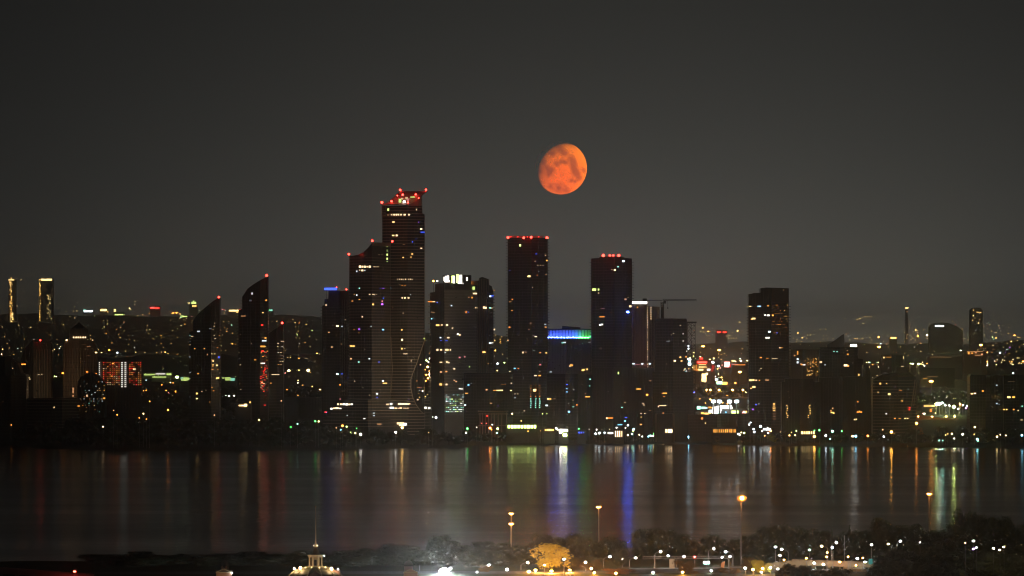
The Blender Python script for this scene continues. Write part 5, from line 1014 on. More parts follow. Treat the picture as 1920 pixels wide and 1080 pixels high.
FL = [
 ('z1', 112, 127, 'yellow', 3, 1.2), ('z1', 91, 266, 'yellow', 2, 1), ('z1', 100, 368, 'yellow', 1.5, .9), ('z1', 165, 379, 'yellow', 2, 1), ('z1', 12, 378, 'yellow', .8, 1), ('z1', 14, 497, 'gold', 4, 1.4), ('z1', 38, 467, 'gold', 1.5, 1), ('z1', 48, 490, 'gold', 2, 1), ('z1', 95, 493, 'cool', 1.5, 1.1), ('z1', 112, 507, 'warm', 1, 1), ('z1', 130, 442, 'amber', .8, .9),
 ('z1', 322, 482, 'yellow', 3, 1.1), ('z1', 316, 492, 'white', 4, 1.2), ('z1', 280, 504, 'yellow', 4, 1.1), ('z1', 338, 366, 'gold', 2.5, 1.4), ('z1', 305, 470, 'yellow', 1, .9), ('z1', 290, 497, 'yellow', 2, 1), ('z1', 353, 295, 'yellow', .7, .8), ('z1', 392, 293, 'gold', 2, 1), ('z1', 410, 293, 'yellow', 2.5, 1.1), ('z1', 412, 247, 'yellow', 2.2, 1), ('z1', 398, 330, 'yellow', 1.6, 1), ('z1', 397, 270, 'gold', 1, .9), ('z1', 372, 322, 'yellow', .7, .9),
 ('z1', 541, 514, 'yellow', 5, 1.3), ('z1', 582, 501, 'orange', 10, 1.7), ('z1', 625, 515, 'cool', 8, 1.8), ('z1', 525, 500, 'gold', 3, 1), ('z1', 555, 378, 'yellow', 1.6, 1), ('z1', 572, 362, 'yellow', 1.8, 1), ('z1', 553, 343, 'yellow', 1, .9), ('z1', 573, 345, 'gold', 1.2, .9), ('z1', 596, 463, 'amber', 1.8, 1), ('z1', 640, 434, 'gold', 2, 1), ('z1', 642, 380, 'gold', 2, 1), ('z1', 660, 352, 'brown', 1.5, 1), ('z1', 505, 320, 'lime', 1.2, .9), ('z1', 560, 412, 'gold', 1, .8),
 ('z1', 690, 278, 'yellow', 4, 1.6), ('z1', 697, 284, 'yellow', 2, 1), ('z1', 716, 258, 'yellow', 2, 1), ('z1', 720, 244, 'yellow', 1.2, .9), ('z1', 760, 312, 'gold', 2.2, 1.2), ('z1', 795, 305, 'orange', 2.4, 1.2), ('z1', 785, 372, 'yellow', 2, 1), ('z1', 798, 393, 'yellow', 3, 1.2), ('z1', 782, 394, 'yellow', 2, 1), ('z1', 792, 411, 'gold', 1.2, .9), ('z1', 816, 441, 'gold', 1.2, .9), ('z1', 716, 450, 'gold', 1.6, 1), ('z1', 858, 423, 'amber', 1.8, 1), ('z1', 860, 436, 'amber', 1.5, 1), ('z1', 858, 466, 'amber', 1.5, 1), ('z1', 873, 432, 'gold', 1, .9),
 ('z1', 912, 466, 'gold', 2, 1), ('z1', 880, 512, 'gold', 5, 1.4), ('z1', 860, 512, 'gold', 2, 1), ('z1', 835, 515, 'gold', 2, 1), ('z1', 895, 520, 'gold', 2, 1), ('z1', 724, 512, 'yellow', 4, 1), ('z1', 670, 507, 'yellow', 1.6, 1), ('z1', 772, 515, 'yellow', 2, 1), ('z1', 940, 303, 'orange', 5, 2), ('z1', 918, 305, 'orange', 4, 1.4), ('z1', 959, 308, 'yellow', 3, 1.3), ('z1', 963, 327, 'teal', 2, 1.4), ('z1', 908, 342, 'yellow', 1, .9), ('z1', 965, 371, 'yellow', 2, 1), ('z1', 920, 395, 'gold', 1, .8), ('z1', 660, 400, 'gold', .9, .8), ('z1', 870, 487, 'gold', 1, .8), ('z1', 685, 470, 'gold', .8, .8),
 ('z1', 334, 624, 'orange', 6, 1.2), ('z1', 276, 643, 'yellow', 8, 1.4), ('z1', 300, 642, 'yellow', 8, 1.4), ('z1', 290, 640, 'lime', 6, 1.1), ('z1', 712, 717, 'orange', 2.5, 1), ('z1', 765, 717, 'orange', 9, 1.5), ('z1', 779, 716, 'orange', 8, 1.3), ('z1', 862, 686, 'orange', 4, 1.5), ('z1', 885, 716, 'orange', 6, 1.3), ('z1', 898, 730, 'pink', 9, 1.4), ('z1', 912, 728, 'orange', 8, 1.4), ('z1', 935, 724, 'orange', 4, 2), ('z1', 592, 716, 'gold', 3, 1), ('z1', 618, 716, 'gold', 2, 1), ('z1', 580, 727, 'gold', 2, .9), ('z1', 908, 674, 'yellow', 7, 1.4), ('z1', 922, 676, 'orange', 6, 1.2), ('z1', 778, 661, 'cool', 4, 1),
 ('z2', 16, 303, 'orange', 4, 1.6), ('z2', 37, 300, 'orange', 2, 1.4), ('z2', 52, 311, 'gold', 2.5, 1.1), ('z2', 75, 363, 'amber', 2.5, 1.3), ('z2', 48, 334, 'gold', 1.4, 1), ('z2', 70, 340, 'gold', 1, 1), ('z2', 84, 334, 'brown', 1.4, 1), ('z2', 11, 396, 'gold', 2, 1), ('z2', 38, 433, 'gold', 1.2, .9), ('z2', 3, 467, 'gold', 1.4, .9), ('z2', 275, 286, 'pink', 3, 1.2), ('z2', 285, 287, 'red', 3, 1.2), ('z2', 293, 290, 'white', 3, 1),
 ('z2', 285, 304, 'gold', 1.6, 1), ('z2', 262, 325, 'gold', 2, 1), ('z2', 283, 351, 'gold', 1.4, .9), ('z2', 311, 349, 'gold', 1, .9), ('z2', 325, 368, 'teal', 2, 1.3), ('z2', 287, 383, 'orange', 1.8, 1), ('z2', 268, 399, 'amber', 1.4, .9), ('z2', 299, 402, 'amber', 2.4, 1.2), ('z2', 329, 411, 'amber', 1.8, 1), ('z2', 329, 468, 'amber', 3.5, 1.4), ('z2', 345, 470, 'amber', 1, .9), ('z2', 294, 504, 'gold', 1.6, 1), ('z2', 270, 505, 'gold', 1, .9), ('z2', 276, 421, 'gold', 1, .9), ('z2', 270, 480, 'gold', 1, .9),
 ('z2', 652, 339, 'gold', 1.6, 1), ('z2', 663, 355, 'gold', 2, 1.2), ('z2', 685, 357, 'orange', 2.4, 1.2), ('z2', 722, 365, 'gold', 2.6, 1.2), ('z2', 754, 397, 'lime', 3.4, 1.3), ('z2', 667, 378, 'gold', 1.2, .9), ('z2', 680, 400, 'gold', 1.6, 1), ('z2', 675, 420, 'lime', 2.4, 1.3), ('z2', 687, 437, 'gold', 1.2, .9), ('z2', 717, 461, 'orange', 2, 1), ('z2', 625, 352, 'gold', 1, .9), ('z2', 566, 347, 'gold', 1.6, 1), ('z2', 540, 351, 'gold', 1, .9), ('z2', 638, 541, 'gold', 1.6, 1), ('z2', 625, 541, 'gold', 2, 1), ('z2', 684, 545, 'amber', 3, 1.4), ('z2', 612, 505, 'gold', 1, .9), ('z2', 760, 541, 'amber', 1, 1.2), ('z2', 780, 519, 'amber', 5, 1.6), ('z2', 793, 524, 'warm', 4, 1.2), ('z2', 782, 541, 'amber', 3, 1), ('z2', 795, 548, 'orange', 3, 1),
 ('z2', 680, 663, 'yellow', 4, 1.4), ('z2', 678, 677, 'white', 6, 1.4), ('z2', 705, 688, 'amber', 4, 1.1), ('z2', 732, 697, 'orange', 4, 1.2), ('z2', 755, 696, 'gold', 4, 1.4), ('z2', 737, 722, 'orange', 9, 1.5), ('z2', 796, 712, 'gold', 10, 1.6), ('z2', 826, 713, 'cool', 8, 1.6), ('z2', 666, 728, 'orange', 8, 1.4), ('z2', 679, 742, 'amber', 6, 1.3), ('z2', 684, 608, 'yellow', 6, 1.2), ('z2', 268, 716, 'orange', 14, 1.6), ('z2', 293, 746, 'cool', 12, 1.7), ('z2', 312, 746, 'cool', 12, 1.7), ('z2', 338, 745, 'white', 12, 1.7), ('z2', 610, 624, 'pink', 5, 1.2), ('z2', 536, 678, 'amber', 3, 1), ('z2', 3, 722, 'gold', 6, 1.6), ('z2', 26, 722, 'orange', 4, 2),
 ('z5', 574, 804, 'gold', 3, 1.2), ('z5', 570, 841, 'gold', 4, 1.3), ('z5', 620, 816, 'gold', 4, 1.2), ('z5', 608, 835, 'amber', 2, 1.2), ('z5', 610, 852, 'amber', 2, 1.2), ('z5', 568, 760, 'white', 5, 1.3), ('z5', 625, 941, 'gold', 3, 1), ('z5', 590, 1010, 'cool', 14, 2), ('z5', 640, 1003, 'lime', 14, 1.5), ('z5', 588, 1060, 'gold', 8, 1.4), ('z5', 575, 914, 'amber', 6, 1.8), ('z5', 567, 970, 'orange', 2, 1.2),
 ('z4', 819, 357, 'white', 9, 1.6), ('z4', 865, 368, 'cool', 14, 2.2), ('z4', 838, 383, 'lime', 12, 2), ('z4', 853, 395, 'white', 8, 1.6), ('z4', 846, 431, 'amber', 20, 2.4), ('z4', 830, 453, 'amber', 5, 1.4), ('z4', 858, 463, 'amber', 5, 1.3), ('z4', 820, 491, 'amber', 14, 2.0), ('z4', 838, 491, 'amber', 14, 2.0), ('z4', 866, 497, 'amber', 8, 1.6), ('z4', 850, 517, 'amber', 16, 2.2), ('z4', 833, 537, 'orange', 8, 1.8), ('z4', 820, 517, 'orange', 5, 1.3),
 ('z4', 790, 662, 'gold', 3, 1), ('z4', 830, 655, 'gold', 4, 1.2), ('z4', 858, 662, 'gold', 3, 1.2), ('z4', 810, 640, 'gold', 2, 1), ('z4', 848, 640, 'gold', 2, 1), ('z4', 835, 685, 'gold', 3, 1), ('z4', 862, 690, 'gold', 3, 1),
 ('z7', 1330, 712, 'gold', 4, 1.5), ('z7', 1310, 743, 'lime', 2, 1.2), ('z7', 1335, 745, 'gold', 3, 1.2), ('z7', 1257, 912, 'yellow', 5, 1.3), ('z7', 1308, 943, 'yellow', 6, 1.3), ('z7', 1255, 940, 'lime', 6, 1.2), ('z7', 1250, 1030, 'lime', 8, 1.6), ('z7', 1262, 1000, 'gold', 5, 1.2), ('z7', 1275, 1020, 'gold', 5, 1.2),
 ('a1', 88, 343, 'amber', 3, 1.1), ('a1', 72, 366, 'gold', 3, 1), ('a1', 114, 364, 'amber', 5, 1.6), ('a1', 118, 388, 'amber', 2, 1), ('a1', 104, 388, 'amber', 2, .9), ('a1', 120, 404, 'amber', 1.6, .9), ('a1', 290, 312, 'gold', 5, 1.4), ('a1', 279, 361, 'gold', 6, 1.7), ('a1', 250, 371, 'gold', 2, 1), ('a1', 232, 387, 'gold', 1.6, 1), ('a1', 165, 387, 'gold', 1.6, 1), ('a1', 216, 402, 'gold', 2.5, 1), ('a1', 258, 402, 'gold', 2.5, 1.1), ('a1', 274, 402, 'gold', 2.5, 1), ('a1', 243, 402, 'gold', 2, 1), ('a1', 305, 462, 'gold', 2, 1.1), ('a1', 205, 488, 'gold', 2, 1), ('a1', 170, 388, 'cool', 1.5, 1), ('a1', 229, 402, 'lime', 1.6, .9),
 ('a1', 618, 373, 'gold', 3, 1.5), ('a1', 643, 400, 'gold', 3.5, 1.5), ('a1', 668, 402, 'gold', 2, 1), ('a1', 689, 384, 'gold', 3.5, 1.2), ('a1', 671, 384, 'gold', 1.6, .9), ('a1', 713, 358, 'gold', 3, 1), ('a1', 745, 354, 'gold', 2.6, 1), ('a1', 775, 351, 'gold', 3.5, 1.2), ('a1', 666, 342, 'gold', 2, .9), ('a1', 610, 422, 'gold', 1.6, 1), ('a1', 632, 437, 'gold', 3, 1.3), ('a1', 684, 443, 'gold', 2, 1), ('a1', 762, 390, 'gold', 1.4, .9), ('a1', 785, 406, 'gold', 3, 1.3), ('a1', 778, 389, 'gold', 1.6, .9), ('a1', 744, 423, 'gold', 2, 1), ('a1', 760, 407, 'gold', 1.6, .9), ('a1', 592, 339, 'gold', 1.4, .9), ('a1', 885, 293, 'gold', 3, 1), ('a1', 951, 297, 'gold', 3, 1.2), ('a1', 967, 292, 'gold', 3.5, 1.3), ('a1', 985, 320, 'gold', 2.5, 1), ('a1', 889, 379, 'gold', 2.5, 1.1), ('a1', 940, 405, 'gold', 3, 1.2), ('a1', 954, 405, 'gold', 2.4, 1), ('a1', 980, 405, 'gold', 2.5, 1.1), ('a1', 910, 413, 'gold', 1.6, .9),
 ('a2', 24, 200, 'gold', 2.4, 1.1), ('a2', 45, 194, 'gold', 2, 1), ('a2', 66, 225, 'gold', 2.2, 1), ('a2', 74, 181, 'gold', 1.8, .9), ('a2', 88, 181, 'gold', 1.8, .9), ('a2', 101, 182, 'gold', 1.8, .9), ('a2', 113, 182, 'gold', 2, .9), ('a2', 247, 252, 'yellow', .9, .9), ('a2', 396, 266, 'yellow', 5, 1.3), ('a2', 407, 268, 'yellow', 3, 1), ('a2', 406, 283, 'yellow', 2, .9), ('a2', 357, 252, 'gold', 1.6, .9), ('a2', 325, 283, 'gold', 2, 1), ('a2', 344, 295, 'gold', 2, 1), ('a2', 358, 297, 'gold', 1.4, .9), ('a2', 339, 317, 'gold', 2.4, 1), ('a2', 377, 317, 'gold', 2.6, 1), ('a2', 365, 328, 'gold', 2.4, 1), ('a2', 392, 329, 'gold', 2, 1), ('a2', 408, 304, 'amber', 9, 1.7), ('a2', 418, 316, 'yellow', 4, 1), ('a2', 468, 299, 'warm', 12, 1.9), ('a2', 425, 350, 'orange', 3, 1.2), ('a2', 484, 357, 'yellow', 4, 1.3), ('a2', 484, 369, 'gold', 7, 1.5), ('a2', 427, 400, 'yellow', 2, 1), ('a2', 511, 399, 'yellow', 3, 1), ('a2', 499, 420, 'yellow', 3, 1),
 ('a2', 10, 320, 'gold', 3, 1.2), ('a2', 24, 322, 'gold', 3, 1.2), ('a2', 58, 319, 'gold', 2, 1), ('a2', 135, 282, 'gold', 1.6, .9), ('a2', 160, 310, 'amber', 9, 1.8), ('a2', 192, 337, 'brown', 2, 1), ('a2', 210, 355, 'gold', 1.4, .9), ('a2', 152, 350, 'yellow', 3, 1), ('a2', 174, 351, 'cool', 4, 1.3), ('a2', 70, 358, 'lime', 2, .9), ('a2', 110, 345, 'gold', 1.2, .9), ('a2', 138, 353, 'gold', 1.6, .9), ('a2', 115, 328, 'gold', 1.4, .9), ('a2', 297, 373, 'gold', 3, 1.1), ('a2', 258, 375, 'gold', 1.6, .9), ('a2', 220, 372, 'gold', 1.4, .9), ('a2', 85, 407, 'gold', 2.4, 1), ('a2', 255, 405, 'gold', 1.4, .9), ('a2', 105, 313, 'gold', 1, .9),
 ('a2', 645, 234, 'red', 2, .9), ('a2', 690, 259, 'amber', 3, 1.2), ('a2', 646, 270, 'orange', 2, 1), ('a2', 601, 311, 'yellow', 2.4, 1), ('a2', 623, 334, 'yellow', 3, 1), ('a2', 864, 233, 'yellow', 3, 1), ('a2', 740, 282, 'yellow', 1.8, .9), ('a2', 764, 322, 'gold', 3.5, 1.2), ('a2', 738, 347, 'gold', 1.4, .9), ('a2', 765, 364, 'gold', 1.6, .9), ('a2', 679, 395, 'white', 7, 1.5), ('a2', 875, 273, 'gold', 2, 1), ('a2', 903, 282, 'gold', 3, 1.1), ('a2', 880, 311, 'lime', 4, 1.3), ('a2', 889, 323, 'teal', 2.5, 1.2), ('a2', 903, 316, 'gold', 5, 1.3), ('a2', 884, 364, 'yellow', 2, 1), ('a2', 920, 240, 'warm', 1, 1), ('a2', 924, 253, 'warm', .9, 1), ('a2', 1020, 300, 'orange', 9, 1.8), ('a2', 1000, 338, 'gold', 5, 1.4), ('a2', 1038, 331, 'gold', 3, 1), ('a2', 1048, 314, 'gold', 2, .9), ('a2', 1075, 355, 'yellow', 3, 1), ('a2', 991, 375, 'purple', 2, 1.1), ('a2', 972, 390, 'cool', 2, 1), ('a2', 928, 410, 'cool', 7, 1.4), ('a2', 962, 406, 'purple', 1, .9), ('a2', 958, 436, 'yellow', 2, .9), ('a2', 1037, 443, 'yellow', 5, 1), ('a2', 1048, 443, 'yellow', 5, 1), ('a2', 848, 407, 'orange', 7, 1.3), ('a2', 836, 383, 'brown', 1, 1)]
for f_ in FL: far_light(*f_)
# the band of roads and yards on the plain
rg = random.Random(515)
BAND = []
for i in range(46):
    BAND.append(('a2', rg.uniform(415, 870), rg.gauss(482, 9), rg.choice(('warm', 'white', 'orange', 'yellow', 'pink')), rg.choice((3, 6, 10)), rg.uniform(.9, 1.5)))
for i in range(22): BAND.append(('a2', rg.uniform(60, 160), rg.choice((470, 485, 500, 515, 553, 567)), rg.choice(('warm', 'yellow', 'teal', 'orange')), rg.choice((2, 5, 8)), rg.uniform(.8, 1.3)))
for i in range(18): BAND.append(('a2', rg.uniform(880, 1079), rg.uniform(452, 485), rg.choice(('warm', 'white', 'orange', 'yellow')), rg.choice((2, 4, 7)), rg.uniform(.8, 1.2)))
BAND += [('a2', 413, 482, 'lime', 24, 2.4), ('a2', 703, 493, 'teal', 18, 2.0), ('a2', 375, 480, 'white', 14, 1.8), ('a2', 744, 470, 'white', 9, 1.5), ('a2', 362, 478, 'lime', 9, 1.6), ('a2', 847, 466, 'orange', 9, 1.6), ('a2', 1012, 539, 'cool', 10, 1.5), ('a2', 1074, 465, 'amber', 10, 1.8), ('a2', 827, 520, 'yellow', 5, 1.2), ('a2', 480, 552, 'amber', 8, 1.6), ('a2', 441, 537, 'orange', 5, 1.2), ('a2', 495, 530, 'orange', 4, 1)]
BAND += [('b4', u, v, c, L, r) for (u, v, c, L, r) in ((337, 283, 'cool', 22, 2.9), (480, 278, 'cool', 14, 2.1), (413, 333, 'cool', 16, 2.6), (495, 360, 'cool', 10, 1.8), (293, 383, 'white', 12, 2), (180, 383, 'yellow', 10, 2.4), (150, 410, 'orange', 6, 1.5), (298, 430, 'yellow', 8, 1.5), (262, 415, 'yellow', 6, 1.5), (400, 370, 'amber', 8, 1.8), (435, 360, 'pink', 5, 1.3), (460, 320, 'pink', 5, 1.3), (95, 335, 'gold', 4, 2.2), (142, 320, 'lime', 4, 1), (168, 205, 'lime', 6, 1.3), (98, 232, 'lime', 5, 1.1), (80, 150, 'gold', 4, 1.3), (172, 150, 'gold', 3, 1.2), (295, 244, 'yellow', 6, 1.4), (350, 228, 'yellow', 6, 1.4), (345, 240, 'lime', 4, 1.2), (448, 243, 'amber', 4, 1.2), (413, 160, 'gold', 4, 1.1), (448, 177, 'gold', 2, 1), (490, 163, 'gold', 3, 1.1), (413, 217, 'gold', 2, 1), (733, 100, 'amber', 3, 1.3), (706, 232, 'cool', 7, 1.4), (612, 265, 'yellow', 9, 1.9), (640, 272, 'yellow', 7, 1.5), (714, 264, 'yellow', 12, 2.3), (800, 258, 'yellow', 9, 1.5), (700, 345, 'cool', 10, 2.0), (735, 338, 'orange', 8, 1.6), (663, 333, 'orange', 6, 1.4), (777, 336, 'amber', 9, 1.6), (805, 315, 'orange', 7, 1.7), (765, 380, 'yellow', 7, 1.3), (785, 380, 'yellow', 7, 1.4), (805, 418, 'amber', 8, 1.8), (676, 312, 'pink', 4, 1.2), (640, 300, 'pink', 3, 1), (413, 443, 'yellow', 7, 1.5), (510, 400, 'gold', 2, 1), (640, 418, 'gold', 5, 1.3), (452, 487, 'amber', 10, 1.9), (508, 488, 'warm', 10, 1.9), (575, 525, 'yellow', 26, 3.1), (370, 515, 'cool', 16, 2.4), (395, 515, 'cool', 10, 1.8), (300, 483, 'cool', 7, 1.5), (320, 483, 'white', 7, 1.4), (345, 480, 'cool', 5, 1.3), (370, 473, 'cool', 6, 1.5), (420, 485, 'cool', 5, 1.3), (270, 480, 'white', 4, 1.2), (260, 520, 'cool', 6, 1.4), (643, 458, 'cool', 7, 1.5), (682, 458, 'cool', 6, 1.3), (732, 458, 'cool', 8, 1.6), (780, 482, 'white', 6, 1.3), (778, 517, 'white', 10, 1.8), (163, 484, 'cool', 12, 1.9), (470, 520, 'yellow', 5, 1.8), (520, 526, 'lime', 4, 1.8), (640, 562, 'amber', 4, 2.5), (203, 592, 'warm', 8, 1.4), (527, 730, 'orange', 12, 1.8), (785, 683, 'warm', 12, 2.2), (83, 687, 'blue', 8, 1.6), (145, 665, 'purple', 10, 1.9), (160, 676, 'cool', 7, 1.6), (182, 690, 'pink', 8, 1.3), (302, 785, 'amber', 12, 2.0), (235, 833, 'amber', 5, 1.5), (160, 775, 'amber', 5, 1.4), (470, 830, 'amber', 10, 1.4), (533, 842, 'orange', 10, 1.8), (718, 943, 'green', 6, 1.2), (750, 935, 'red', 6, 1.2), (30, 222, 'lime', 6, 1.5), (35, 245, 'cool', 8, 1.8), (37, 272, 'cool', 8, 1.6), (12, 370, 'amber', 6, 1.2), (20, 455, 'amber', 4, 1))]
for f_ in BAND: far_light(*f_, mast=3)
# orange glowing mast lamps on the motorway
def road_mast(sheet, u, v, Y, lab, c='amber', L=60, drop=24, r=1.6, sampled=True):
    px, py = zp(sheet, u, v); p = at(px, py, Y); gz = terrain_h(p.x, Y)
    t_ = thing('motorway_mast', lab, 'lamp mast', (p.x, Y, gz))
    k = Y / FPX
    o = MB().lathe([(r * .9, -1.0), (r * 1.6, 0), (r * .6, .8)], 10).mesh('lamp_ring', emit(c, L, sampled)); put('lamp_ring', o, t_, p)
    zb = max(gz, 0); put('post', MB().tube((0, 0, zb - p.z), (0, 0, -.8), .5, .35, 6).mesh('post', M_pole), t_, p)
for a_ in (('b4', 203, 66, 8800, 'amber motorway mast lamp west of its twin above the red roofed shed'), ('b4', 420, 117, 8800, 'amber motorway mast lamp nearer the eastern tall tower'), ('b4', 700, 412, 7600, 'bright amber mast lamp low beside the eastern tall tower'), ('a2', 163, 372, 8600, 'amber mast lamp above the hazy stepped office block'), ('a2', 807, 360, 8600, 'amber mast lamp beside the faint hazy tower in the east'),
           ('a2', 493, 590, 6600, 'amber mast lamp over the dark woods east of the rounded tower'), ('a1', 627, 585, 7200, 'amber mast lamp behind the block with amber stair windows'), ('a1', 674, 600, 7200, 'second amber mast lamp just left of the fin crowned tower')):
    road_mast(*a_)
for i, (u, v) in enumerate(((590, 604), (597, 590), (612, 606), (632, 604), (652, 606), (641, 604), (706, 625), (715, 650), (726, 645))): far_light('a1', u, v, 'cool' if i < 6 else 'amber', 8, 1.3, mast=3)
# ---- distant buildings, pale with haze
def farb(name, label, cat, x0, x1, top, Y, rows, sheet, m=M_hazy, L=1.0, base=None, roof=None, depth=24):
    if Y >= 10000: Y = Y * 1.95; depth *= 2; rows = [(*q[:5], round(q[5] * 2.4, 2)) for q in rows]
    gz = terrain_h(xat((x0 + x1) / 2, Y), Y) if base is None else base
    t_ = thing(name, label, cat, (xat((x0 + x1) / 2, Y), Y, gz))
    pts = top if isinstance(top, list) else [(x0, top), (x1, top)]
    fr = [at(x, y, Y) for x, y in pts]
    n = len(fr)
    vs = [(p.x, Y, gz - 2) for p in fr] + [(p.x, Y, p.z) for p in fr] + [(p.x, Y + depth, p.z) for p in fr] + [(p.x, Y + depth, gz - 2) for p in fr]
    fs = []
    for i in range(n - 1): fs += [(i, i + 1, n + i + 1, n + i), (n + i, n + i + 1, 2 * n + i + 1, 2 * n + i), (2 * n + i, 2 * n + i + 1, 3 * n + i + 1, 3 * n + i)]
    fs += [(0, n, 2 * n, 3 * n), (n - 1, 4 * n - 1, 3 * n - 1, 2 * n - 1)]
    o = MB().add(vs, fs).build('wall', m, t_); o.location = -t_.location
    k = Y / FPX
    for (u, v, w, h, c, l) in rows:
        x, y = zp(sheet, u, v); put('lit_window', unit(emit(c, l)), t_, at(x, y, Y - .6), 0, (w * k, .8, h * k))
    return t_
rg = random.Random(616)
rows = []
for j in range(70):
    v = rg.uniform(132, 415); rows.append((rg.choice((55, 60, 66)) + rg.uniform(-2, 2), v, rg.choice((1.3, 2, 2.6)), rg.uniform(1.2, 2.2), rg.choice(('gold', 'yellow', 'gold', 'amber')), rg.choice((.7, 1.4, 2.4))))
rows += [(60, 127, 11, 2, 'yellow', 1.6), (60, 118, 2, 2, 'gold', 1.6)]
farb('high_rise', 'faint hazy high rise with a tall ladder of golden windows, westernmost on the horizon', 'high rise', 16, 29, 524.5, 11000, rows, 'z1')
rows = [(248, 126, 20, 3.4, 'yellow', 2.4), (212, 126, 3, 2, 'gold', 1.4)]
for j in range(40): rows.append((rg.choice((212, 216, 211)), rg.choice((rg.uniform(140, 215), rg.uniform(230, 400))), rg.choice((1.3, 2)), rg.uniform(1.2, 2.0), 'gold', rg.choice((.6, 1.2, 2))))
for j in range(26): rows.append((rg.uniform(250, 274), rg.uniform(200, 335), 1.8, 1.4, 'yellow', rg.choice((.3, .7, 1.3))))
farb('high_rise', 'faint hazy high rise with a lit roof bar and a golden window column', 'high rise', 73, 99, 523.5, 11000, rows, 'z1')
farb('far_block', 'hazy block topped by a pale blue lit bar on the western horizon', 'building', 155, 175, 580, 13000, [(470, 294, 17, 3.5, 'cool', 3), (452, 290, 5, 3, 'teal', 1.6)], 'z1')
farb('far_block', 'hazy block with a flickering yellow roof sign on the western horizon', 'building', 187, 202, 577, 13500, [(552, 288, 12, 4, 'yellow', 3), (545, 284, 4, 2, 'gold', 1.6), (574, 297, 2, 3, 'gold', 1)], 'z1')
farb('far_block', 'hazy block with a greenish lit roof line on the western horizon', 'building', 212, 233, 585, 13500, [(634, 313, 16, 2.6, 'lime', 1.8), (612, 290, 4, 5, 'yellow', 2.2)], 'z1')
farb('far_block', 'slim hazy tower with a vertical golden light strip', 'building', 253, 264, 594, 13500, [(735, 370, 2, 23, 'gold', 1.6), (733, 320, 1.6, 2, 'gold', 1)], 'z1')
farb('far_block', 'hazy block crowned by a red neon bar on the western horizon', 'building', 281, 300, 573, 13500, [(824, 277, 17, 2.6, 'red', 5), (812, 275, 6, 3, 'pink', 2)], 'z1')
farb('far_hall', 'hazy hall with a pale arched lit roof edge', 'building', 290, 308, [(290, 600), (299, 594), (308, 600)], 13500, [(838, 335, 5, 1.8, 'lime', 1.8), (852, 330, 6, 2, 'lime', 2.6), (866, 335, 5, 1.8, 'lime', 1.8), (860, 343, 4, 1.6, 'teal', 1.4)], 'z1')
farb('far_tower', 'hazy tower with a glowing yellow crown west of the sail towers', 'building', 355, 370, [(355, 572), (359, 568), (362, 565), (366, 568), (370, 572)], 12500, [(123, 250, 9, 4, 'lime', 1.4), (126, 266, 8, 3, 'gold', 2), (122, 242, 3, 3, 'lime', 1.2), (98, 252, 2, 3, 'yellow', 2)], 'z2')
farb('far_block', 'hazy long block with a lit arcade roof west of the sail towers', 'building', 335, 358, 594, 12500, [(60, 320, 6, 1.6, 'lime', 1.8), (75, 323, 9, 2.4, 'lime', 1.4), (92, 327, 6, 3, 'lime', 1.6), (117, 345, 4, 12, 'red', 2.6), (114, 328, 3, 5, 'pink', 1.5)], 'z2')
farb('far_block', 'hazy block with a bright yellow roof bar between two sail towers', 'building', 427, 451, 582, 12500, [(338, 291, 19, 3, 'yellow', 3), (370, 287, 3, 3, 'red', 2), (355, 300, 4, 2, 'gold', 1.6)], 'z2')
farb('far_block', 'hazy block with rows of amber windows east of the small sail tower', 'building', 563, 583, 657, 10500, [(704, 510, 5, 1.8, 'amber', 2.4), (720, 518, 16, 2.2, 'amber', 2.6), (722, 509, 6, 1.4, 'amber', 1.2), (738, 519, 4, 1.8, 'gold', 1.8)], 'z2')
farb('far_block', 'hazy block with a green lit sign behind the tallest sail tower', 'building', 499, 512, 579, 12500, [(530, 289, 9, 3, 'teal', 1.0), (524, 288, 3, 3, 'green', 1.2)], 'z2')
# eastern horizon
farb('far_stadium', 'broad domed hazy building with a white lit strip on the eastern horizon', 'building', 1744, 1806, [(1744, 612), (1752, 606), (1765, 604.5), (1780, 606), (1795, 612), (1806, 620)], 10500, [(546, 241, 16, 2.6, 'cool', 3), (560, 242, 8, 2, 'white', 2)], 'a2', depth=50)
farb('high_rise', 'tall faint hazy tower with pinprick windows on the eastern horizon', 'high rise', 1819, 1843, [(1819, 582), (1824, 577), (1838, 577), (1843, 583)], 10500, [(760, 140, 1.8, 1.6, 'gold', 1.6), (784, 153, 2, 1.6, 'gold', 1.6), (795, 154, 2, 1.6, 'gold', 1.6), (806, 155, 2, 1.6, 'gold', 1.6), (760, 175, 2, 2, 'yellow', 2.4), (755, 204, 1.8, 1.6, 'gold', 1.6), (792, 222, 2, 1.8, 'yellow', 2.4), (770, 190, 1.5, 1.5, 'gold', .5), (800, 200, 1.5, 1.5, 'gold', .5)], 'a2')
farb('far_block', 'hazy block with a long golden lit bar near the domed building', 'building', 1668, 1682, 632, 11000, [(254, 316, 11, 3, 'gold', 3)], 'a2')
farb('far_tower', 'tiny far tower with a single lit top floor, highest lamp in the eastern haze', 'building', 1697.5, 1703, 575.5, 15000, [(339, 126, 6, 2.4, 'yellow', 3), (340, 150, 2, 1.5, 'brown', 1)], 'a2')
farb('far_block', 'hazy low block with a dim amber grid beside an amber mast lamp', 'building', 1806, 1850, 658, 8700, [(730, 412, 3, 4, 'amber', 2), (752, 412, 4, 2, 'amber', 1.6), (775, 410, 4, 2, 'brown', 1.2), (790, 425, 12, 1.2, 'brown', 1), (770, 402, 30, 1, 'brown', .8), (812, 420, 4, 3, 'brown', 1.4)], 'a2', m=mat('rust_facade', (.30, .19, .12), .9))
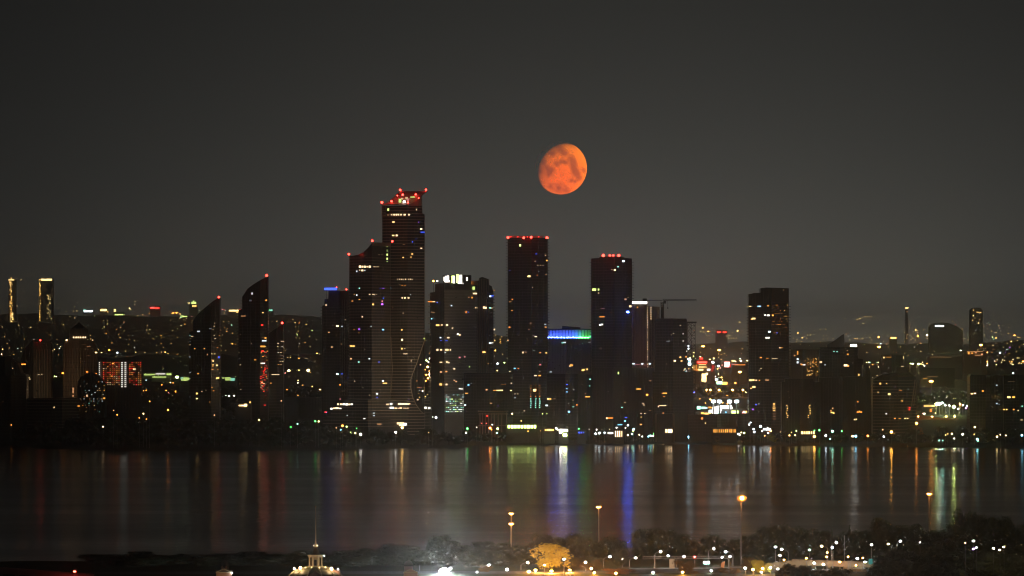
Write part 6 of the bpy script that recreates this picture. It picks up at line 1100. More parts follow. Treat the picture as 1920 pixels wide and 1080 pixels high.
farb('far_block', 'hazy block with two red roof signs left of the eastern tall tower', 'building', 1342, 1364, 619, 12000, [(174, 368, 6, 2.6, 'red', 5), (206, 369, 6, 2.6, 'red', 4), (220, 390, 6, 1, 'warm', .8)], 'a1')
farb('far_warehouse', 'long low hazy warehouse with a flat roof in the eastern haze', 'warehouse', 1744, 1804, 668, 8900, [(560, 437, 34, 1, 'brown', .4)], 'a2', depth=60)
farb('far_warehouse', 'low dim warehouse on the plain right of the roof frame building', 'warehouse', 1725, 1790, 690, 7800, [(500, 560, 20, 1, 'brown', .3), (455, 572, 8, 1, 'amber', .8)], 'a2', depth=60, m=M_conc)
farb('far_warehouse', 'long shed with a pale lit eave behind the western yard', 'warehouse', 540, 640, 664, 9000, [(720, 545, 9, 1, 'warm', .4), (650, 617, 20, 1, 'warm', .4)], 'z2', depth=60, m=M_conc)
# bright places on the plain
farb('parking_structure', 'multi deck car park with a red roof sign and glowing yellow decks', 'car park', 1300, 1334, 676, 8300, [(190, 283, 17, 3, 'red', 14), (180, 232, 6, 3, 'red', 5), (195, 315, 14, 1.6, 'yellow', 1.5), (195, 347, 14, 3, 'yellow', 1.4), (170, 383, 10, 3, 'yellow', 3), (280, 383, 6, 3, 'white', 5), (95, 350, 8, 9, 'amber', .8), (110, 383, 6, 3, 'orange', 1.4), (240, 350, 5, 3, 'gold', 1)], 'b4', m=mat('ochre_facade', (.36, .26, .14), .9))
farb('sign_tower', 'low tower with a huge glowing pink and white display', 'building', 1356, 1371, 677, 8300, [(528, 312, 10, 10, 'pink', 6), (528, 312, 7, 8, 'white', 12), (568, 330, 3, 6, 'red', 1.6)], 'b4', m=M_conc)
farb('red_hall', 'red lit hall beside the multi deck car park', 'building', 1332, 1341, 684, 8290, [(338, 350, 5, 8, 'red', .6), (325, 390, 4, 5, 'red', .5)], 'b4', m=mat('red_brick', (.3, .08, .06), .9))
farb('showroom', 'tall showroom with a blazing yellow front on the plain', 'showroom', 1314, 1326, 699, 7700, [(217, 487, 8.5, 14, 'yellow', 4.5), (197, 525, 4, 5, 'yellow', 3), (232, 530, 4, 6, 'yellow', 3), (252, 440, 4, 4, 'yellow', 5)], 'b4', m=M_conc)
farb('petrol_station', 'low station canopy glowing green white on the plain', 'petrol station', 1343, 1355, 715, 7300, [(425, 560, 10, 5, 'teal', 6), (495, 568, 10, 4, 'amber', 6), (400, 548, 6, 2, 'lime', 3), (500, 553, 8, 2, 'gold', 2)], 'b4', m=M_conc)
farb('long_shed', 'low shed with a lit eave along the motorway east of the glowing display', 'shed', 1372, 1404, 680, 8300, [(610, 262, 6, 2.6, 'yellow', 3), (700, 318, 20, 1.6, 'orange', 1.4), (640, 312, 14, 2, 'pink', .6)], 'b4', m=M_conc)
# the works building with four white floodlit masts
Y = 5900
farb('works_building', 'floodlit works building with a blazing white stack and low lit windows', 'works', 1305, 1403, [(1305, 772), (1336, 770), (1340, 764), (1352, 764), (1353, 762), (1372, 762), (1374, 766), (1403, 767)], Y,
     [(365, 935, 10, 14, 'white', 8), (345, 905, 4, 6, 'white', 5), (420, 905, 9, 9, 'white', 8), (510, 888, 22, 6, 'white', 7), (575, 898, 6, 4, 'white', 8), (145, 898, 7, 5.5, 'teal', 4), (210, 898, 8, 4, 'teal', 3), (250, 900, 4, 2, 'cool', 1.6), (290, 892, 4, 3, 'amber', 2), (320, 895, 4, 2.5, 'amber', 2), (300, 945, 5, 5, 'cool', 10), (195, 970, 5, 3, 'amber', 4), (265, 975, 12, 3, 'gold', 3), (415, 955, 4, 5, 'teal', 3), (430, 955, 4, 4, 'cool', 3.5), (510, 958, 3, 3, 'cyan', 1.8), (562, 958, 2.4, 4.5, 'white', 5), (635, 958, 13, 6, 'lime', 5), (765, 955, 6, 4, 'warm', 5), (745, 962, 4, 3, 'pink', 4), (785, 950, 3, 3, 'orange', 4)], 'b4', m=M_conc, base=4)
for i, x in enumerate((1337.6, 1349.2, 1368, 1381)):
    p = at(x, 752.5, Y - 8); t_ = thing('flood_mast', ('westernmost', 'second', 'third', 'easternmost')[i] + ' of four white floodlight masts over the works building', 'floodlight', (p.x, Y - 8, 6))
    k = Y / FPX
    put('lamp_bank', MB().prism([(-3.0 * k * 1.15, -1), (3.0 * k * 1.15, -1), (3.6 * k, 1), (-3.6 * k, 1)], -1.3, 1.3).mesh('lamp_bank', emit('cool', 22, True)), t_, p)
    put('mast', MB().tube((0, 0, 6 - p.z), (0, 0, -1.3), .9, .7, 6).mesh('mast', mat('white_mast', (.8, .8, .8), .6)), t_, p)
# orange lit motorway embankment with trees behind the works
for i, (u, v, L) in enumerate(((300, 775, 160), (420, 800, 160), (600, 800, 160), (740, 805, 160), (250, 740, 100))):
    px, py = zp('b4', u, v); Yr = 6900; p = at(px, py - 4, Yr); gz = terrain_h(p.x, Yr)
    z = max(p.z, gz + 9)
    t_ = thing('sodium_lamp', 'orange sodium lamp on the slip road behind the works building', 'street lamp', (p.x, Yr, gz), 'sodium lamps on the slip road')
    put('lamp_head', ballmesh(emit('amber', L * 5, True)), t_, (p.x, Yr - 3, z), 0, (.6, .6, .45)); put('post', MB().tube((0, 0, gz - z), (0, 0, 0), .2, .15, 5).tube((0, 0, 0), (0, -3, 0), .12, n=4).mesh('post', M_pole), t_, (p.x, Yr, z))
rd = MB(); pts = [(1318, 742, 6850), (1330, 752, 6850), (1345, 757, 6850), (1375, 757, 6850), (1405, 756, 6850)]
rv = []
for x, y, Yr in pts:
    gx = xat(x, Yr); g_ = terrain_h(gx, Yr); rv += [(gx, Yr - 60, terrain_h(gx, Yr - 60) + .25), (gx, Yr + 60, terrain_h(gx, Yr + 60) + .25)]
rd.add(rv, [(2 * i, 2 * i + 2, 2 * i + 3, 2 * i + 1) for i in range(len(pts) - 1)]); struct(rd.build('road', mat('pale_road', (.25, .22, .2), .9)))
# western floodlit yard
for i, (u, v, w, h, c, L) in enumerate(((800, 632, 26, 5, 'lime', .9), (855, 628, 20, 3, 'white', 1.4), (850, 645, 30, 5, 'lime', .7), (900, 630, 10, 6, 'lime', 1.2))):
    x, y = zp('z1', u, v); farb('yard_shed', ('long pale lit shed, westernmost roof of the western yard', 'pale roofed shed with a bright eave in the western yard', 'broad pale shed in front of the western yard', 'pale shed beside the big white floodlight of the western yard')[i], 'shed', x - w / 2, x + w / 2, y - h / 2 - 1, 8000 - i * 60, [(u, v, w * .9, h * .5, c, L)], 'z1', m=mat('white_shed', (.6, .6, .55), .8))
for (s_, u, v, c, L, r) in (('z1', 943, 645, 'lime', 30, 3.6), ('z1', 829, 630, 'white', 16, 2.2), ('z1', 885, 629, 'yellow', 14, 2), ('z1', 783, 632, 'lime', 10, 1.8), ('z1', 770, 630, 'yellow', 8, 1.5), ('z1', 862, 624, 'lime', 6, 1.4), ('z1', 902, 640, 'lime', 8, 1.4), ('z2', 33, 645, 'lime', 30, 3.4), ('z2', 630, 612, 'yellow', 26, 3.0), ('z2', 636, 622, 'yellow', 14, 2), ('z2', 733, 610, 'yellow', 26, 3.2), ('z2', 742, 622, 'amber', 14, 2.2), ('z2', 10, 625, 'yellow', 8, 1.6), ('z2', 8, 672, 'yellow', 8, 1.5), ('z2', 24, 672, 'orange', 6, 1.3), ('z2', 97, 645, 'yellow', 5, 1.6), ('z2', 345, 648, 'lime', 8, 2)):
    far_light(s_, u, v, c, L, r, mast=3)
farb('glass_hall', 'long hall with greenish lit glazing seen between two sail towers', 'hall', 416, 445, 707, 7400, [(305, 655, 10, 6, 'lime', .8), (330, 658, 8, 5, 'teal', .8), (280, 650, 5, 3, 'lime', .5)], 'z2', m=M_conc)
farb('glass_hall', 'long hall with greenish lit glazing west of the first sail tower', 'hall', 336, 356, 706, 7400, [(78, 656, 16, 6, 'lime', .9), (60, 652, 5, 4, 'teal', .6)], 'z2', m=M_conc)
litg = farb('service_block', 'small low block with an amber lit entrance at the foot of the tallest sail tower', 'building', 441, 470, 757, 5380, [(385, 797, 14, 2.6, 'warm', 4), (400, 795, 5, 5, 'yellow', 4), (370, 797, 6, 1.6, 'gold', 2)], 'z2', m=M_conc)
# eastern sports field between the rounded tower and the dark blocks
farb('sports_hall', 'low sports hall with yellow lit windows by the floodlit pitch', 'sports hall', 1731, 1755, 758, 6300, [(470, 746, 14, 3.5, 'gold', 1.6), (505, 746, 6, 3.5, 'yellow', 2), (490, 775, 4, 6, 'orange', 1.2)], 'a2', m=M_conc, base=6)
fp = MB(); Yf = 6250
gx0, gx1 = xat(1770, Yf), xat(1822, Yf)
zf = zat(779, Yf)
struct(MB().box(gx0, gx1, Yf - 60, Yf + 130, zf - 30, zf).build('pitch', mat('pale_pitch', (.45, .5, .35), .9, .1, .1, .05)))
for i, (u, v, r, c) in enumerate(((527, 735, 2.2, 'lime'), (545, 733, 2.0, 'white'), (562, 727, 1.6, 'teal'), (582, 742, 1.3, 'cool'), (608, 745, 1.2, 'cool'), (636, 752, 2.5, 'lime'), (675, 735, 1.5, 'orange'), (693, 742, 1.2, 'cool'), (720, 748, 1.2, 'cool'), (664, 765, 1.2, 'white'), (712, 760, 1.1, 'purple'))):
    px, py = zp('a2', u, v); p = at(px, py, Yf - 40)
    k = Yf / FPX
    t_ = thing('pitch_floodlight', '%s floodlight mast by the pitch, %s counting from the rounded tower' % (CN[c], ('first', 'second', 'third', 'fourth', 'fifth', 'sixth', 'seventh', 'eighth', 'ninth', 'tenth', 'eleventh')[i]), 'floodlight', (p.x, p.y, zf))
    put('lamp_head', ballmesh(emit(c, 240 if r > 1.5 else 40, r > 1.5)), t_, p, 0, (r * k, r * k, r * k * .9)); put('mast', MB().tube((0, 0, zf - 3 - p.z), (0, 0, 0), .35, .25, 5).mesh('mast', M_pole), t_, p)
for (u, v, c, L, r) in ((460, 763, 'white', 20, 2.4), (412, 764, 'orange', 14, 1.8), (400, 766, 'yellow', 10, 1.5), (390, 768, 'orange', 8, 1.2), (450, 796, 'white', 14, 1.7), (442, 795, 'pink', 10, 1.2), (494, 763, 'orange', 8, 1.1), (548, 790, 'yellow', 8, 1.3), (520, 792, 'yellow', 8, 1.1)):
    far_light('a2', u, v, c, L, r, mast=3)
rg = random.Random(909)
for i in range(260):                   # the faint carpet between the brighter ones
    px = rg.uniform(0, 1920); py = 677 - abs(rg.gauss(0, 1)) * 34 - 6
    if py < 585: continue
    far_light('p', px, py, rg.choice(('gold', 'gold', 'amber', 'yellow', 'orange', 'white')), rg.choice((.6, 1, 1.6, 2.4)), rg.uniform(.6, .95))
build_far()
wr = farb('retaining_wall', 'long orange lit retaining wall below the floodlit pitch', 'wall', 1708, 1796, [(1708, 777), (1740, 780), (1770, 784), (1796, 785)], 6100, [], 'a2', m=mat('ochre_wall', (.42, .22, .10), .9, .2, .2, .1), base=4, depth=3)
for i, x in enumerate((1722, 1748, 1774, 1790)):
    p = at(x, 781, 6072); t_ = thing('sodium_lamp', 'orange sodium lamp lighting the retaining wall below the pitch', 'street lamp', (p.x, 6072, 4), 'sodium lamps by the retaining wall')
    put('lamp_head', ballmesh(emit('amber', 160, True)), t_, p, 0, (.6, .6, .5)); put('post', MB().tube((0, 0, 4 - p.z), (0, 0, 0), .2, .15, 5).mesh('post', M_pole), t_, p)

# ================================================================== NEAR SHORE
def near_tree(px, top, Y, w, kind=None, label=None, group='dark trees along the near shore', rz=None, base=None, m=None):
    vs = CONEV if kind == 'cone' else NEARV[int(px * 7) % 5]
    gz = base if base is not None else (NZ if Y < near_edge(px) - 25 else 3)
    z = zat(top, Y); h = max(3.5, z - gz); w_ = w * Y / FPX
    if kind == 'cone': w_ *= 2
    return tree(vs, (xat(px, Y), Y, gz - .2), w_ / 1.1, h, label or 'dark tree silhouetted against the water on the near shore', group, px * .7 if rz is None else rz, 'pine_tree' if kind == 'cone' else 'tree')
NT = [ # px, top row, distance, width in px
 (190, 1052, 2090, 62), (225, 1054, 2085, 50), (265, 1058, 2085, 60), (305, 1059, 2088, 54), (345, 1051, 2085, 58), (385, 1053, 2090, 50), (425, 1046, 2095, 40), (480, 1031, 2105, 66), (450, 1042, 2100, 44), (520, 1045, 2100, 50),
 (567, 1029, 2050, 74), (548, 1042, 2040, 50), (595, 1034, 2060, 60), (640, 1042, 2085, 56), (688, 1026, 2100, 56), (660, 1035, 2095, 50), (735, 1018, 2100, 78), (770, 1022, 2105, 60), (830, 1000, 2110, 44), (815, 1008, 2105, 46), (848, 1012, 2110, 50), (872, 1018, 2112, 44), (910, 1013, 2115, 60), (945, 1016, 2110, 50), (975, 1020, 2110, 46),
 (1022, 997, 2100, 52), (1002, 1012, 2105, 40), (1075, 998, 2100, 52), (1050, 1005, 2100, 44), (1095, 1004, 2095, 34), (1120, 1014, 2100, 40), (1144, 1004, 2095, 36), (1165, 1012, 2100, 34), (1205, 990, 2085, 60), (1235, 988, 2085, 76), (1265, 998, 2085, 60), (1295, 1010, 2095, 50), (1325, 1003, 2100, 40), (1336, 997, 2098, 26), (1352, 1008, 2105, 44), (1380, 1008, 2110, 50), (1410, 1000, 2100, 50),
 (1435, 986, 2095, 66), (1465, 980, 2095, 70), (1492, 983, 2100, 54), (1520, 990, 2100, 60), (1548, 992, 2105, 44), (1572, 1000, 2110, 34), (1604, 992, 2110, 60), (1625, 992, 2105, 50), (1648, 967, 2110, 56), (1662, 972, 2112, 46), (1690, 982, 2110, 50), (1718, 980, 2108, 46), (1745, 992, 2110, 50),
 (1795, 975, 2080, 56), (1822, 951, 2085, 70), (1845, 962, 2085, 56), (1880, 966, 2090, 58), (1905, 985, 2090, 44), (1935, 975, 2085, 60), (1770, 990, 2090, 44)]
for a_ in NT: near_tree(*a_)
rg = random.Random(88)
for i in range(70):
    px = 175 + i * 12.2 + rg.uniform(-5, 5); top = interp(((170, 1064), (500, 1052), (640, 1048), (740, 1036), (830, 1030), (960, 1036), (1030, 1040)), px) + rg.uniform(-5, 5)
    if px < 1010: near_tree(px, top, rg.uniform(2010, 2060), rg.uniform(44, 62))
near_tree(1559, 990, 2100, 20, 'cone', 'slim dark conifer rising between rounded near shore trees', None); near_tree(1593, 984, 2105, 22, 'cone', 'second slim conifer beside a gap in the near shore trees', None); near_tree(1147, 1001, 2090, 20, 'cone', 'small pointed conifer right of the single ring mast', None)
for (px, top, Y, w) in ((1700, 1021, 1900, 90), (1745, 1006, 1890, 100), (1790, 998, 1890, 110), (1840, 1006, 1890, 100), (1890, 1018, 1890, 100), (1935, 1010, 1890, 100), (1660, 1040, 1880, 70), (1718, 1035, 1860, 100), (1775, 1030, 1860, 110), (1850, 1032, 1860, 120), (1910, 1036, 1860, 100), (1640, 1062, 1870, 50), (1500, 1060, 1860, 60), (1470, 1064, 1855, 50), (1530, 1066, 1860, 60), (1570, 1064, 1850, 60), (1545, 1070, 1850, 50), (1478, 1054, 1855, 40)):
    near_tree(px, top, Y, w, None, 'big dark tree in the unlit grove on the near slope', 'dark grove on the near slope')
# lamplit autumn trees
def lit_tree(px, top, Y, w, m, seed, label, n=3600, leaf=.026, lobes=24, core=.3, rs=.62):
    cm = crown_mesh(seed, 1.15, 1.0, n, leaf, m, lobes, core, rs=rs); z = zat(top, Y)
    tree((cm, NEARV[0][1]), (xat(px, Y), Y, NZ - .2), w * Y / FPX / 1.1, z - NZ, label, None, .4)
lit_tree(1035, 1019, 1975, 78, M_leaf2, 501, 'large lamplit yellow autumn tree, brightest crown on the near shore', core=0, n=2600, leaf=.030, lobes=70, rs=.34)
lit_tree(1112, 1047, 1955, 50, M_leaf4, 502, 'brownish lamplit tree just left of the single ring mast foot')
lit_tree(1155, 1064, 1940, 52, M_leaf3, 503, 'low orange lamplit tree at the frame edge beside a brownish one')
lit_tree(1176, 1061, 1950, 34, M_leaf4, 504, 'small round brown lamplit tree right of the low orange one')
lit_tree(1283, 1050, 1950, 50, M_leaf4, 505, 'round brown tree under the double street lamp')
lit_tree(1408, 1044, 1960, 36, M_leaf4, 506, 'dim olive tree behind the bright yellow one by the orange mast lamp')
lit_tree(1425, 1049, 1950, 36, M_leaf2, 507, 'bright yellow lamplit tree right of the orange mast lamp')
lit_tree(912, 1060, 1960, 30, M_leaf4, 508, 'small dim tree under the leaning street lamp left of the ring masts')
lit_tree(1160, 1032, 1990, 30, mat('olive_foliage', (.07, .07, .03), .9), 509, 'pointed dim tree between two street lamps')
for i, (px, top, w) in enumerate(((1232, 1071, 26), (1300, 1070, 22), (1350, 1064, 30), (1375, 1062, 26), (1490, 1058, 30))):
    lit_tree(px, top, 1945, w, M_leaf4, 520 + i, ('small lit bush at the foot of the tallest bracket lamp', 'small bush right of the round brown tree', 'olive bush beneath the gantry sign', 'olive bush left of the orange mast lamp', 'olive bush at the start of the elevated road')[i], n=1200, leaf=.05, lobes=7)
# street lamps: pole, bracket arm, head
def street_lamp(hx, hy, pxl, Y, label, c='cool', L=420, r=.30, sampled=True, foot=None, m=M_pole, grp=None):
    p = at(hx, hy, Y); X0 = xat(pxl, Y); gz = NZ if foot is None else foot
    t_ = thing('street_lamp', label, 'street lamp', (X0, Y, gz), grp)
    top = p.z - .2
    put('pole', MB().tube((0, 0, -.3), (0, 0, top - .8 - gz), .17, .11, 8).mesh('pole', m), t_, (X0, Y, gz))
    if abs(p.x - X0) > .4:
        dx = p.x - X0; pts = [(0, 0, -.8), (dx * .25, 0, -.25), (dx * .6, 0, .1), (dx * .92, 0, .22)]
        mb_ = MB()
        for a_, b_ in zip(pts, pts[1:]): mb_.tube(a_, b_, .09, .07, 6)
        put('arm', mb_.mesh('arm', m), t_, (X0, Y, top))
    put('housing', MB().box(-.45, .45, -.2, .2, .0, .16).mesh('housing', m), t_, (p.x, Y, p.z + r * .7))
    put('lamp_head', ballmesh(emit(c, L, sampled)), t_, p, 0, (r * 1.15, r, r * .8))
    return t_
SL = [ # head x, head y, pole x, distance, colour, what it stands by
 (844.4, 1066, 844.4, 1990, 'cool', 'cool white street lamp beside the blue white floodlight'), (916.6, 1059.7, 903.8, 1985, 'cool', 'street lamp leaning its arm over a small dim tree'), (894.2, 1073.4, 880, 1960, 'cool', 'low cool lamp between the floodlight and the leaning street lamp'), (871, 1078, 871, 1950, 'cool', 'lowest lamp at the frame edge near the floodlight'),
 (950.6, 1067.6, 950.6, 1970, 'cool', 'single cool lamp below the double ring mast'), (989.6, 1054.8, 976.8, 1985, 'white', 'street lamp with arm reaching to the large yellow tree'), (992, 1071.9, 1002.9, 1950, 'yellow', 'low warm lamp at the left foot of the large yellow tree'), (1057.5, 1048.8, 1057.5, 1930, 'cool', 'lamp shining in front of the large yellow tree'),
 (1143.4, 1043.6, 1131.4, 2000, 'cool', 'bracket lamp right of the single ring mast'), (1192, 1045.8, 1180, 2000, 'cool', 'bracket lamp second to the right of the single ring mast'), (1239, 1034.2, 1227.7, 2000, 'white', 'tallest bracket lamp left of the overhead gantry'), (1252.8, 1042.5, 1267.5, 2005, 'cool', 'bracket lamp facing left above the white gantry panel'), (1282.4, 1043.5, 1267.9, 2006, 'cool', 'bracket lamp facing right above the round brown tree'),
 (1338.6, 1028.8, 1327.9, 2020, 'cool', 'high bracket lamp over the gantry traffic board'), (1360.5, 1034.9, 1374.2, 2020, 'cool', 'bracket lamp facing left beside the orange mast lamp'), (1368.8, 1043.6, 1366.8, 1990, 'white', 'straight amber lit pole with a lamp left of the orange mast lamp'), (1224.4, 1073.6, 1224.4, 1940, 'cool', 'low lamp at the foot of the tallest bracket lamp'), (1333.3, 1069.9, 1333.3, 1950, 'cool', 'low lamp on the road under the gantry board'),
 (1097.9, 1054.4, 1097.9, 1970, 'cool', 'small cool lamp above the brownish lit tree'), (1108.4, 1066, 1108.4, 1945, 'yellow', 'warm lamp in front of the brownish lit tree'), (1397.2, 1065.3, 1397.2, 1945, 'cool', 'low lamp just right of the orange mast pole'), (1427.2, 1073, 1427.2, 1935, 'cool', 'low lamp below the bright yellow tree'), (1444.2, 1063.8, 1444.2, 1950, 'cool', 'low lamp right of the bright yellow tree'), (1458.5, 1067, 1458.5, 1945, 'cool', 'low lamp at the start of the dark bushes'),
 (1462.4, 1041.5, 1462, 1985, 'white', 'straight amber lit pole with a lamp left of the elevated road'), (1465.7, 1029.9, 1477.7, 2010, 'cool', 'bracket lamp facing left over the start of the elevated road'), (1454, 1025.5, 1454, 2025, 'cool', 'upper lamp of the pair over the start of the elevated road'), (1540.7, 1023.9, 1551.7, 2015, 'yellow', 'bracket lamp facing left over the amber elevated road'), (1568.2, 1017.5, 1558.6, 2015, 'cool', 'bracket lamp facing right over the amber elevated road'),
 (1560.2, 1026.7, 1561.6, 1990, 'cool', 'straight amber lit pole with a white lamp on the elevated road'), (1526.5, 1055.8, 1529, 1985, 'cool', 'low bright lamp on the parapet of the elevated road'), (1543.7, 1058.3, 1543.7, 1983, 'white', 'second low lamp on the parapet of the elevated road'), (1607.9, 1047.3, 1593.9, 1985, 'cool', 'bright bracket lamp at the east end of the elevated road'), (1622, 1053.7, 1622, 1975, 'cool', 'small lamp beside the teal traffic cabinet'),
 (1634.2, 1021.4, 1633.5, 2010, 'white', 'tall lit pole lamp above the teal traffic cabinet'), (1665.2, 1020.2, 1675.2, 2010, 'yellow', 'warm bracket lamp facing left at the edge of the dark grove'), (1688, 1014.7, 1681.2, 2010, 'cool', 'cool bracket lamp facing right at the edge of the dark grove'), (1686.7, 1039.7, 1686.7, 1935, 'cool', 'lower lamp at the edge of the dark grove'),
 (1825.3, 1014, 1825.3, 1845, 'cool', 'upper cool lamp shining inside the dark grove'), (1862.7, 1028.3, 1862.7, 1845, 'yellow', 'first of three warm lamps at the eastern grove'), (1882.2, 1025.5, 1882.2, 1845, 'yellow', 'upper of three warm lamps at the eastern grove'), (1874.6, 1031.2, 1874.6, 1845, 'yellow', 'lowest of three warm lamps at the eastern grove')]
for (hx, hy, pl, Y, c, lab) in SL:
    dim = Y < 1900 or Y in (1935,)
    street_lamp(hx, hy, pl, Y, lab, c, 200 if dim else 260, .26 if dim else .31, True, foot=(NZ if zat(hy, Y) > NZ + 2 else zat(hy, Y) - 3), m=M_metal if Y < 1900 else M_pole)
for (px, py, Y, c, L, r, lab) in ((1021, 1059.7, 1940, 'white', 60, .2, 'tiny lamp in front of the large yellow tree'), (1167, 1048, 1990, 'white', 60, .2, 'tiny white lamp between two bracket lamps'), (1354, 1045, 2000, 'cool', 160, .25, 'small white lamp by the gantry end'), (1518, 1031, 2060, 'teal', 120, .24, 'tiny greenish lamp before the trees left of the elevated road'), (1551, 1036, 2000, 'orange', 160, .26, 'small orange lamp on a pole over the elevated road'), (1574.6, 1053.7, 1985, 'orange', 260, .33, 'red orange lamp on the elevated road'), (1302.5, 1044, 2000, 'red', 160, .3, 'red signal lamp on the overhead gantry'), (1825, 1029.4, 1845, 'purple', 120, .24, 'violet lamp low inside the dark grove'), (1830.6, 1026.7, 1846, 'cool', 120, .2, 'small cool lamp beside the violet one in the grove'), (971.5, 1077, 1950, 'cyan', 260, .5, 'cyan sign lamp at the frame edge'), (797, 1077, 1950, 'cool', 60, .2, 'tiny lamp right of the small domed turret'), (1810, 1018, 1850, 'brown', 20, .2, 'dim lamp in the grove left of the upper cool lamp'), (1725, 1017, 1870, 'white', 16, .2, 'tiny pale lamp at the west edge of the dark grove')):
    street_lamp(px, py, px, Y, lab, c, L, r, True, foot=(NZ if zat(py, Y) > NZ + 2 else zat(py, Y) - 3), m=M_metal if Y < 1900 else M_pole)
# tall ring masts
def ring_mast(px, py, Y, label, heads=(0,), L=500, bare=False, c='orange'):
    p = at(px, py, Y); t_ = thing('high_mast', label, 'lamp mast', (p.x, Y, NZ))
    top = p.z
    put('mast', MB().tube((0, 0, -.3), (0, 0, top - NZ + .6), .36, .16, 10).mesh('mast', mat('mast_steel', (.55, .5, .45), .5, .4)), t_, (p.x, Y, NZ))
    for dz in heads:
        z = top - dz
        ring = put('ring', MB().lathe([(.35, .0), (1.45, .1), (1.4, .3), (.3, .6)], 14).mesh('ring', M_metal), t_, (p.x, Y, z))
        for a in range(6):
            an = a * PI / 3 + .5
            put('lamp_head', MB().lathe([(.10, -.25), (.20, -.18), (.18, 0)], 8).mesh('lamp_head', emit(c, L, True)), ring, (p.x + .62 * math.cos(an), Y + .62 * math.sin(an), z - .12))
    return t_
ring_mast(958.4, 962, 2130, 'double ring mast lamp with two tiers of orange lamps over the trees', (0, 19.5 * 2130 / FPX), L=240)
ring_mast(1122.5, 950, 2130, 'single ring mast lamp with its orange glow falling down the pole', L=240)
ring_mast(1742, 925, 2125, 'easternmost ring mast lamp in front of the shimmering white reflection', L=240)
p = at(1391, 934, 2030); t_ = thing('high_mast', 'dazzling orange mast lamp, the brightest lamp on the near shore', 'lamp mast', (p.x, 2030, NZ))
put('mast', MB().tube((0, 0, -.3), (0, 0, p.z - NZ), .34, .18, 10).mesh('mast', mat('dark_mast', (.12, .11, .10), .6)), t_, (p.x - .3, 2030, NZ))
put('ring', MB().lathe([(.6, .1), (1.5, .25), (1.4, .5), (.2, .8)], 12).mesh('ring', M_metal), t_, (p.x, 2030, p.z + .4))
put('lamp_halo', ballmesh(emit('orange', 1.5)), t_, p, 0, (1.75, 1.2, 1.3))  # glowing ball stands in for the orange halo round the lamp
put('lamp_head', ballmesh(emit('orange', 900, True)), t_, (p.x, p.y - 1.3, p.z), 0, (.62, .5, .55))
for px, py, Y in ((1583, 1004, 2040), (787, 1060, 1960)):
    z = zat(py, Y); q = MB().tube((xat(px, Y), Y, NZ - .3), (xat(px, Y), Y, z), .16, .1, 6).build('flag_pole', M_pole); tag(q, 'bare tall pole rising over the elevated road' if px > 1000 else 'bare pole right of the small domed turret', 'pole')
# blue white floodlight aimed up at the lake haze
p = at(832, 1073, 1935); t_ = thing('floodlight', 'dazzling blue white floodlight at the frame edge', 'floodlight', (p.x, 1935, NZ))
put('lamp_bank', MB().ball((0, 0, 0), 1.6, 14, 9, .85).mesh('lamp_bank', emit('cool', 950, True), True), t_, p)
put('stand', MB().tube((0, 0, NZ - p.z), (0, 0, -1.2), .3, .25, 6).mesh('stand', M_pole), t_, p)
# overhead gantry with its boards
t_ = thing('sign_gantry', 'overhead road gantry with white and orange lit boards', 'gantry', (xat(1300, 1998), 1998, NZ))
def gpart(mb_, name, m): o = mb_.build(name, m, t_); o.location = -t_.location
g_ = MB()
for y in (1042.5, 1047): g_.tube((xat(1205, 1998), 1998, zat(y + 1, 1998)), (xat(1366, 1998), 1998, zat(y, 1998)), .09, n=5)
for i in range(24): xa = 1205 + i * 6.7; g_.tube((xat(xa, 1998), 1998, zat(1047.5, 1998)), (xat(xa + 3.35, 1998), 1998, zat(1043.2, 1998)), .05, n=4); g_.tube((xat(xa + 3.35, 1998), 1998, zat(1043.2, 1998)), (xat(xa + 6.7, 1998), 1998, zat(1047.5, 1998)), .05, n=4)
gpart(g_, 'truss', M_pole)
for x in (1227, 1366): gpart(MB().tube((xat(x, 1998), 1998.3, NZ - .3), (xat(x, 1998), 1998.3, zat(1042, 1998)), .16, .14, 8), 'post', M_pole)
gpart(MB().box(xat(1255, 1997), xat(1264.5, 1997), 1996.6, 1996.9, zat(1073, 1997), zat(1048.5, 1997)), 'board', mat('white_board', (.75, .72, .6), .6))
gpart(MB().add([(xat(1351, 1996), 1996, zat(1070, 1996)), (xat(1357, 1996), 1996, zat(1070, 1996)), (xat(1359, 1996), 1996, zat(1052, 1996)), (xat(1352, 1996), 1996, zat(1056, 1996)), (xat(1351, 1996), 1996.4, zat(1070, 1996)), (xat(1357, 1996), 1996.4, zat(1070, 1996)), (xat(1359, 1996), 1996.4, zat(1052, 1996)), (xat(1352, 1996), 1996.4, zat(1056, 1996))], [(0, 1, 2, 3), (7, 6, 5, 4), (0, 4, 5, 1), (1, 5, 6, 2), (2, 6, 7, 3), (3, 7, 4, 0)]), 'board', mat('orange_board', (.7, .3, .12), .6))
for dx, c, L in ((1321, 'teal', 14), (1324.5, 'cool', 16), (1328.5, 'teal', 8)):
    put('lit_board', unit(emit(c, L, True)), t_, at(dx, 1055, 1996), 0, (.75, .2, .95))
gpart(MB().tube((xat(1324, 1996.5), 1996.6, zat(1056, 1996)), (xat(1324, 1996.5), 1996.6, NZ), .1, n=5), 'post', M_pole)
